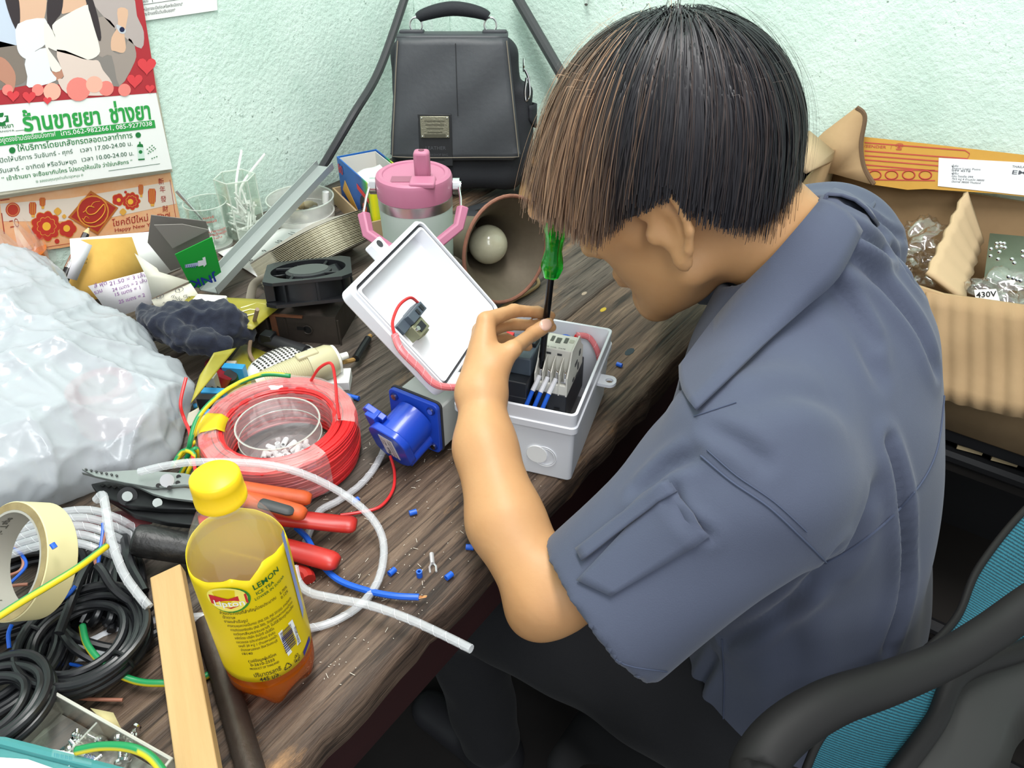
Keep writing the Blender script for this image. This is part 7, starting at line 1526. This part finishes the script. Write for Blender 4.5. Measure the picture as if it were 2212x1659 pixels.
for t,x,y,w_,h_ in (('ผู้ส่ง',2056,360,14,4),('Jinpot Logic Point',2056,365,62,4),('099 4518',2056,370,40,4),('ผู้รับ',2056,376,14,4),('คุณ โชคชัย 099',2056,382,46,4),('75/2 หมู่ 4 ตำบลบึง 38000',2056,388,70,4),('บึงกาฬ 38000 Thailand',2056,394,62,4),('THAILAND',2186,362,40,5),('EMS',2186,376,44,9)): EV.text(tx,t,(x,y),(x+w_,y+w_*.05),h_,.004,z=.0018)
obj('label_lettering',tx,plain('#50525a',.6),wl_,recalc=False)
# things in the carton
pb2=thing('control_board','green circuit board with soldered pins inside the cardboard box','circuit board',ony(2170,560,1.138))
q0=pb2.location.copy(); pts=[ony(2138,505,1.190)-q0,ony(2300,520,1.190)-q0,ony(2300,640,1.080)-q0,ony(2126,600,1.080)-q0]
obj('board',MB().poly(pts),mat('green_board',S('#6b7565'),.4,var=(18,.7),col2=S('#4c5a4a')),pb2,solid=.002)
for x,y in ((2152,528),(2160,527),(2168,528),(2152,536),(2162,535),(2170,537),(2140,540),(2158,546),(2139,555),(2155,562),(2185,562),(2190,570),(2178,600),(2188,603),(2196,606),(2204,608),(2208,545),(2208,556)):
    u=(y-505)/125; p=ony(x,y,1.03-.17*u)-q0; obj('solder_pin',MB().sphere(p+V((0,-.002,.002)),.0022,8,6),chrome,pb2)
def film_lump(name,c,r,seed,label,m):
    s_=Sdf(A(c)-max(r)*1.6,A(c)+max(r)*1.6,.004); s_.ell(A(c),r); P,Q=s_.mesh(1); P=P+vnormals(P,Q)*(.010*ridged(P,seed,110)*.6+.005*ridged(P,seed+1,240))[:,None]; o=pyobj(name,P,Q,m); tag(o,label,'plastic bag'); return rebase(o)
cl2=mat('bubble_film',(.95,.93,.9),.12,metal=1,translucent=.80)
film_lump('bubble_wrap',V(ony(1995,545,1.157)),(.04,.05,.045),61,'clear bubble wrap bag behind the divider in the cardboard box',cl2); film_lump('bubble_wrap',V(ony(2168,628,.992)),(.042,.026,.018),63,'clear plastic bag with a voltage label in the cardboard box',cl2)
lbp=Pl(ony(2105,645,.962),ony(2158,650,.962)-ony(2105,645,.962),V((0,.4,1)))
vl=thingM('voltage_label','small white label with handwritten voltage in the cardboard box','label',lbp.M); obj('sticker',MB().prism([lbp.uv(*p) for p in ((2104,626),(2152,624),(2160,650),(2108,648))],-.0005,0),paper,vl); tx=MB(); lbp.text(tx,'430V',(2109,643),(2153,640),12,.015,z=.0006); obj('lettering',tx,plain('#17171a',.6),vl,recalc=False)
# ---- dark rack below
rk=thing('steel_rack','dark steel rack carrying the cardboard box','rack',(.12,.9,0)); RO=V((.12,.9,0)); dk=mat('dark_steel',S('#1e1e20'),.5)
obj('shelf_board',MB().box(V((.09,1.10,.652))-RO,(.78,.29,.02)),dk,rk,bevel=.002)
for z in (ony(2130,990,.97).z-.013,.30,.08): obj('shelf_rail',MB().tube([V((-.28,.97,z))-RO,V((.46,.97,z))-RO],.012,10),dk,rk); obj('shelf_board',MB().box(V((.09,1.10,z-.02))-RO,(.74,.26,.012)),plain('#26221f',.7),rk)
obj('back_panel',MB().box(V((.09,1.236,.32))-RO,(.76,.012,.62)),dk,rk)  # added dark sheet standing in for the black shade under the rack
for x in (-.27,.46):
    for y in (.97,1.225): obj('post',MB().box(V((x,y,.32))-RO,(.025,.025,.64)),dk,rk,bevel=.002)
for i,(px,py) in enumerate(((2095,970),(2170,995))): 
    p=ony(px,py,.968); single('wood_splinter',MB().box(p,(.03,.006,.006),rz(.15).to_3x3()),plain('#c8b48c',.8),('left pale wood splinter on the dark rack','right pale wood splinter on the dark rack')[i],'splinter','splinters on the rack')
cpb=thing('plank_offcut','leaning pale wooden plank offcut with a pink mark beside the chair','plank',V((.27,.60,0)))
q0=cpb.location.copy(); a=V((.30,.70,.0))-q0; b=V((.34,.745,.46))-q0
mb=MB(); mb.tube([a,b],.028,4,flat=.4); obj('plank',mb,mat('plank_wood',S('#a5875d'),.8,var=(20,.5),col2=S('#80653f'),stretch=(1,1,.1)),cpb)
obj('pink_mark',MB().box(V((.318,.70,.22))-q0,(.03,.03,.012)),plain('#b4506a',.7),cpb)
single('storage_carton',MB().box((.36,1.10,.372),(.12,.22,.16)),kraft,'brown carton on the lower rack shelf','carton',bevel=.003)
# ================================================================ office chair
chm=mat('chair_black',S('#1c1b1b'),.62,spec=.35)
ch=thing('office_chair','black office chair with teal mesh back behind the person','office chair',(PEL[0]+.05,PEL[1],0)); CHO=V((PEL[0]+.05,PEL[1],0))
def cpt(px,py,z): return at(px,py,z)-CHO
# near arm loop, sweeping up towards the backrest
arm=[V((PEL[0]-.10,PEL[1]-.235,.33))-CHO,V((PEL[0]-.13,PEL[1]-.262,.42))-CHO,cpt(1600,1780,.53),cpt(1632,1665,.535),cpt(1690,1585,.545),cpt(1790,1520,.56),cpt(1920,1475,.585),cpt(2040,1425,.605),cpt(2140,1365,.62),cpt(2270,1275,.64),cpt(2400,1215,.69),cpt(2470,1210,.80)]
p=smooth_path(arm,6); obj('armrest',MB().tube(p,[.0165+.0035*math.sin(PI*min(1,i/(len(p)-1)*1.6)) for i in range(len(p))],16,flat=.9),chm,ch,sharp=180)
def mesh_mat():
    m=mat('teal_mesh',S('#2f8296'),.6); nt=m.node_tree; N=nt.nodes; L=nt.links; b=N['Principled BSDF']
    t=N.new('ShaderNodeUVMap'); wv=N.new('ShaderNodeTexWave'); wv.inputs['Scale'].default_value=17; wv.inputs['Distortion'].default_value=1.5; wv.inputs['Detail Scale'].default_value=8; mp=N.new('ShaderNodeMapping'); mp.inputs['Rotation'].default_value=(0,0,PI/2)
    L.new(t.outputs['UV'],mp.inputs['Vector']); L.new(mp.outputs['Vector'],wv.inputs['Vector']); r=N.new('ShaderNodeValToRGB'); e=r.color_ramp.elements; e[0].position=.15; e[0].color=S('#123f4c')+(1,); e[1].position=.6; e[1].color=S('#2b7486')+(1,)
    L.new(wv.outputs['Fac'],r.inputs['Fac']); L.new(r.outputs['Color'],b.inputs['Base Color']); bp=N.new('ShaderNodeBump'); bp.inputs['Strength'].default_value=.6; bp.inputs['Distance'].default_value=.002; L.new(wv.outputs['Fac'],bp.inputs['Height']); L.new(bp.outputs['Normal'],b.inputs['Normal']); return m
tm=mesh_mat()
# mesh back: a curved panel between its near edge and the black frame
Le=smooth_path([cpt(2330,1010,.84),cpt(2220,1095,.80),cpt(2115,1225,.75),cpt(2062,1340,.715),cpt(1955,1440,.68),cpt(1800,1560,.65),cpt(1742,1660,.63),cpt(1720,1760,.62)],8)
Re=smooth_path([cpt(2560,1060,.86),cpt(2460,1200,.80),cpt(2340,1330,.75),cpt(2220,1400,.71),cpt(2075,1455,.68),cpt(2020,1560,.655),cpt(1930,1680,.63),cpt(1850,1780,.615)],8)
nu,nv=len(Le),12; bow=[]
mb=MB(); mb.add([Le[i].lerp(Re[i],j/(nv-1))+V((.02,0,-.01))*math.sin(PI*j/(nv-1)) for i in range(nu) for j in range(nv)],[(i*nv+j,(i+1)*nv+j,(i+1)*nv+j+1,i*nv+j+1) for i in range(nu-1) for j in range(nv-1)])
bo=obj('mesh_back',mb,tm,ch,sharp=180,recalc=False)
uv=bo.data.uv_layers.new(name='UVMap')
for lp in bo.data.loops: i=lp.vertex_index; uv.data[lp.index].uv=((i%nv)/(nv-1),(i//nv)/(nu-1)*3)
obj('back_frame',MB().tube(Re,.009,10),chm,ch,sharp=180); obj('back_edge',MB().tube(Le,.0035,8),chm,ch,sharp=180)
sh_=[Re[k] for k in range(nu)]; mb=MB(); mb.add([q for k in range(20,nu) for q in (Re[k]+V((.004,.004,-.006)),Re[k]+V((.05,.03,-.03)),Re[k]+V((.075,.05,-.10)))],[(3*k+a,3*k+3+a,3*k+4+a,3*k+1+a) for k in range(nu-21) for a in (0,1)]); obj('back_shell',mb,plain('#343432',.6),ch,solid=.006,sharp=180)
zs=PEL[2]-.182; s_=Sdf((-.30,-.27,zs-.06),(.25,.27,zs+.05),.008); s_.rbox((-.03,0,zs),(.24,.225,.026),None,.024); P,Q=s_.mesh(2); pyobj('seat',P,Q,plain('#17181a',.8),ch)
obj('seat_column',MB().lathe([(0,.10),(.028,.10),(.028,.24),(.02,.24),(.02,zs-.02),(0,zs-.02)],20),chm,ch)
for k in range(5):
    a=2*PI*k/5+.3; d=V((math.cos(a),math.sin(a),0)); obj('base_leg',MB().tube([d*.02+ZV*.11,d*.16+ZV*.10,d*.27+ZV*.065],[.022,.019,.014],10),chm,ch)
    obj('caster',MB().cyl(d*.27+ZV*.028+V((-d.y,d.x,0))*.018,d*.27+ZV*.028-V((-d.y,d.x,0))*.018,.027,n=18),chm,ch)
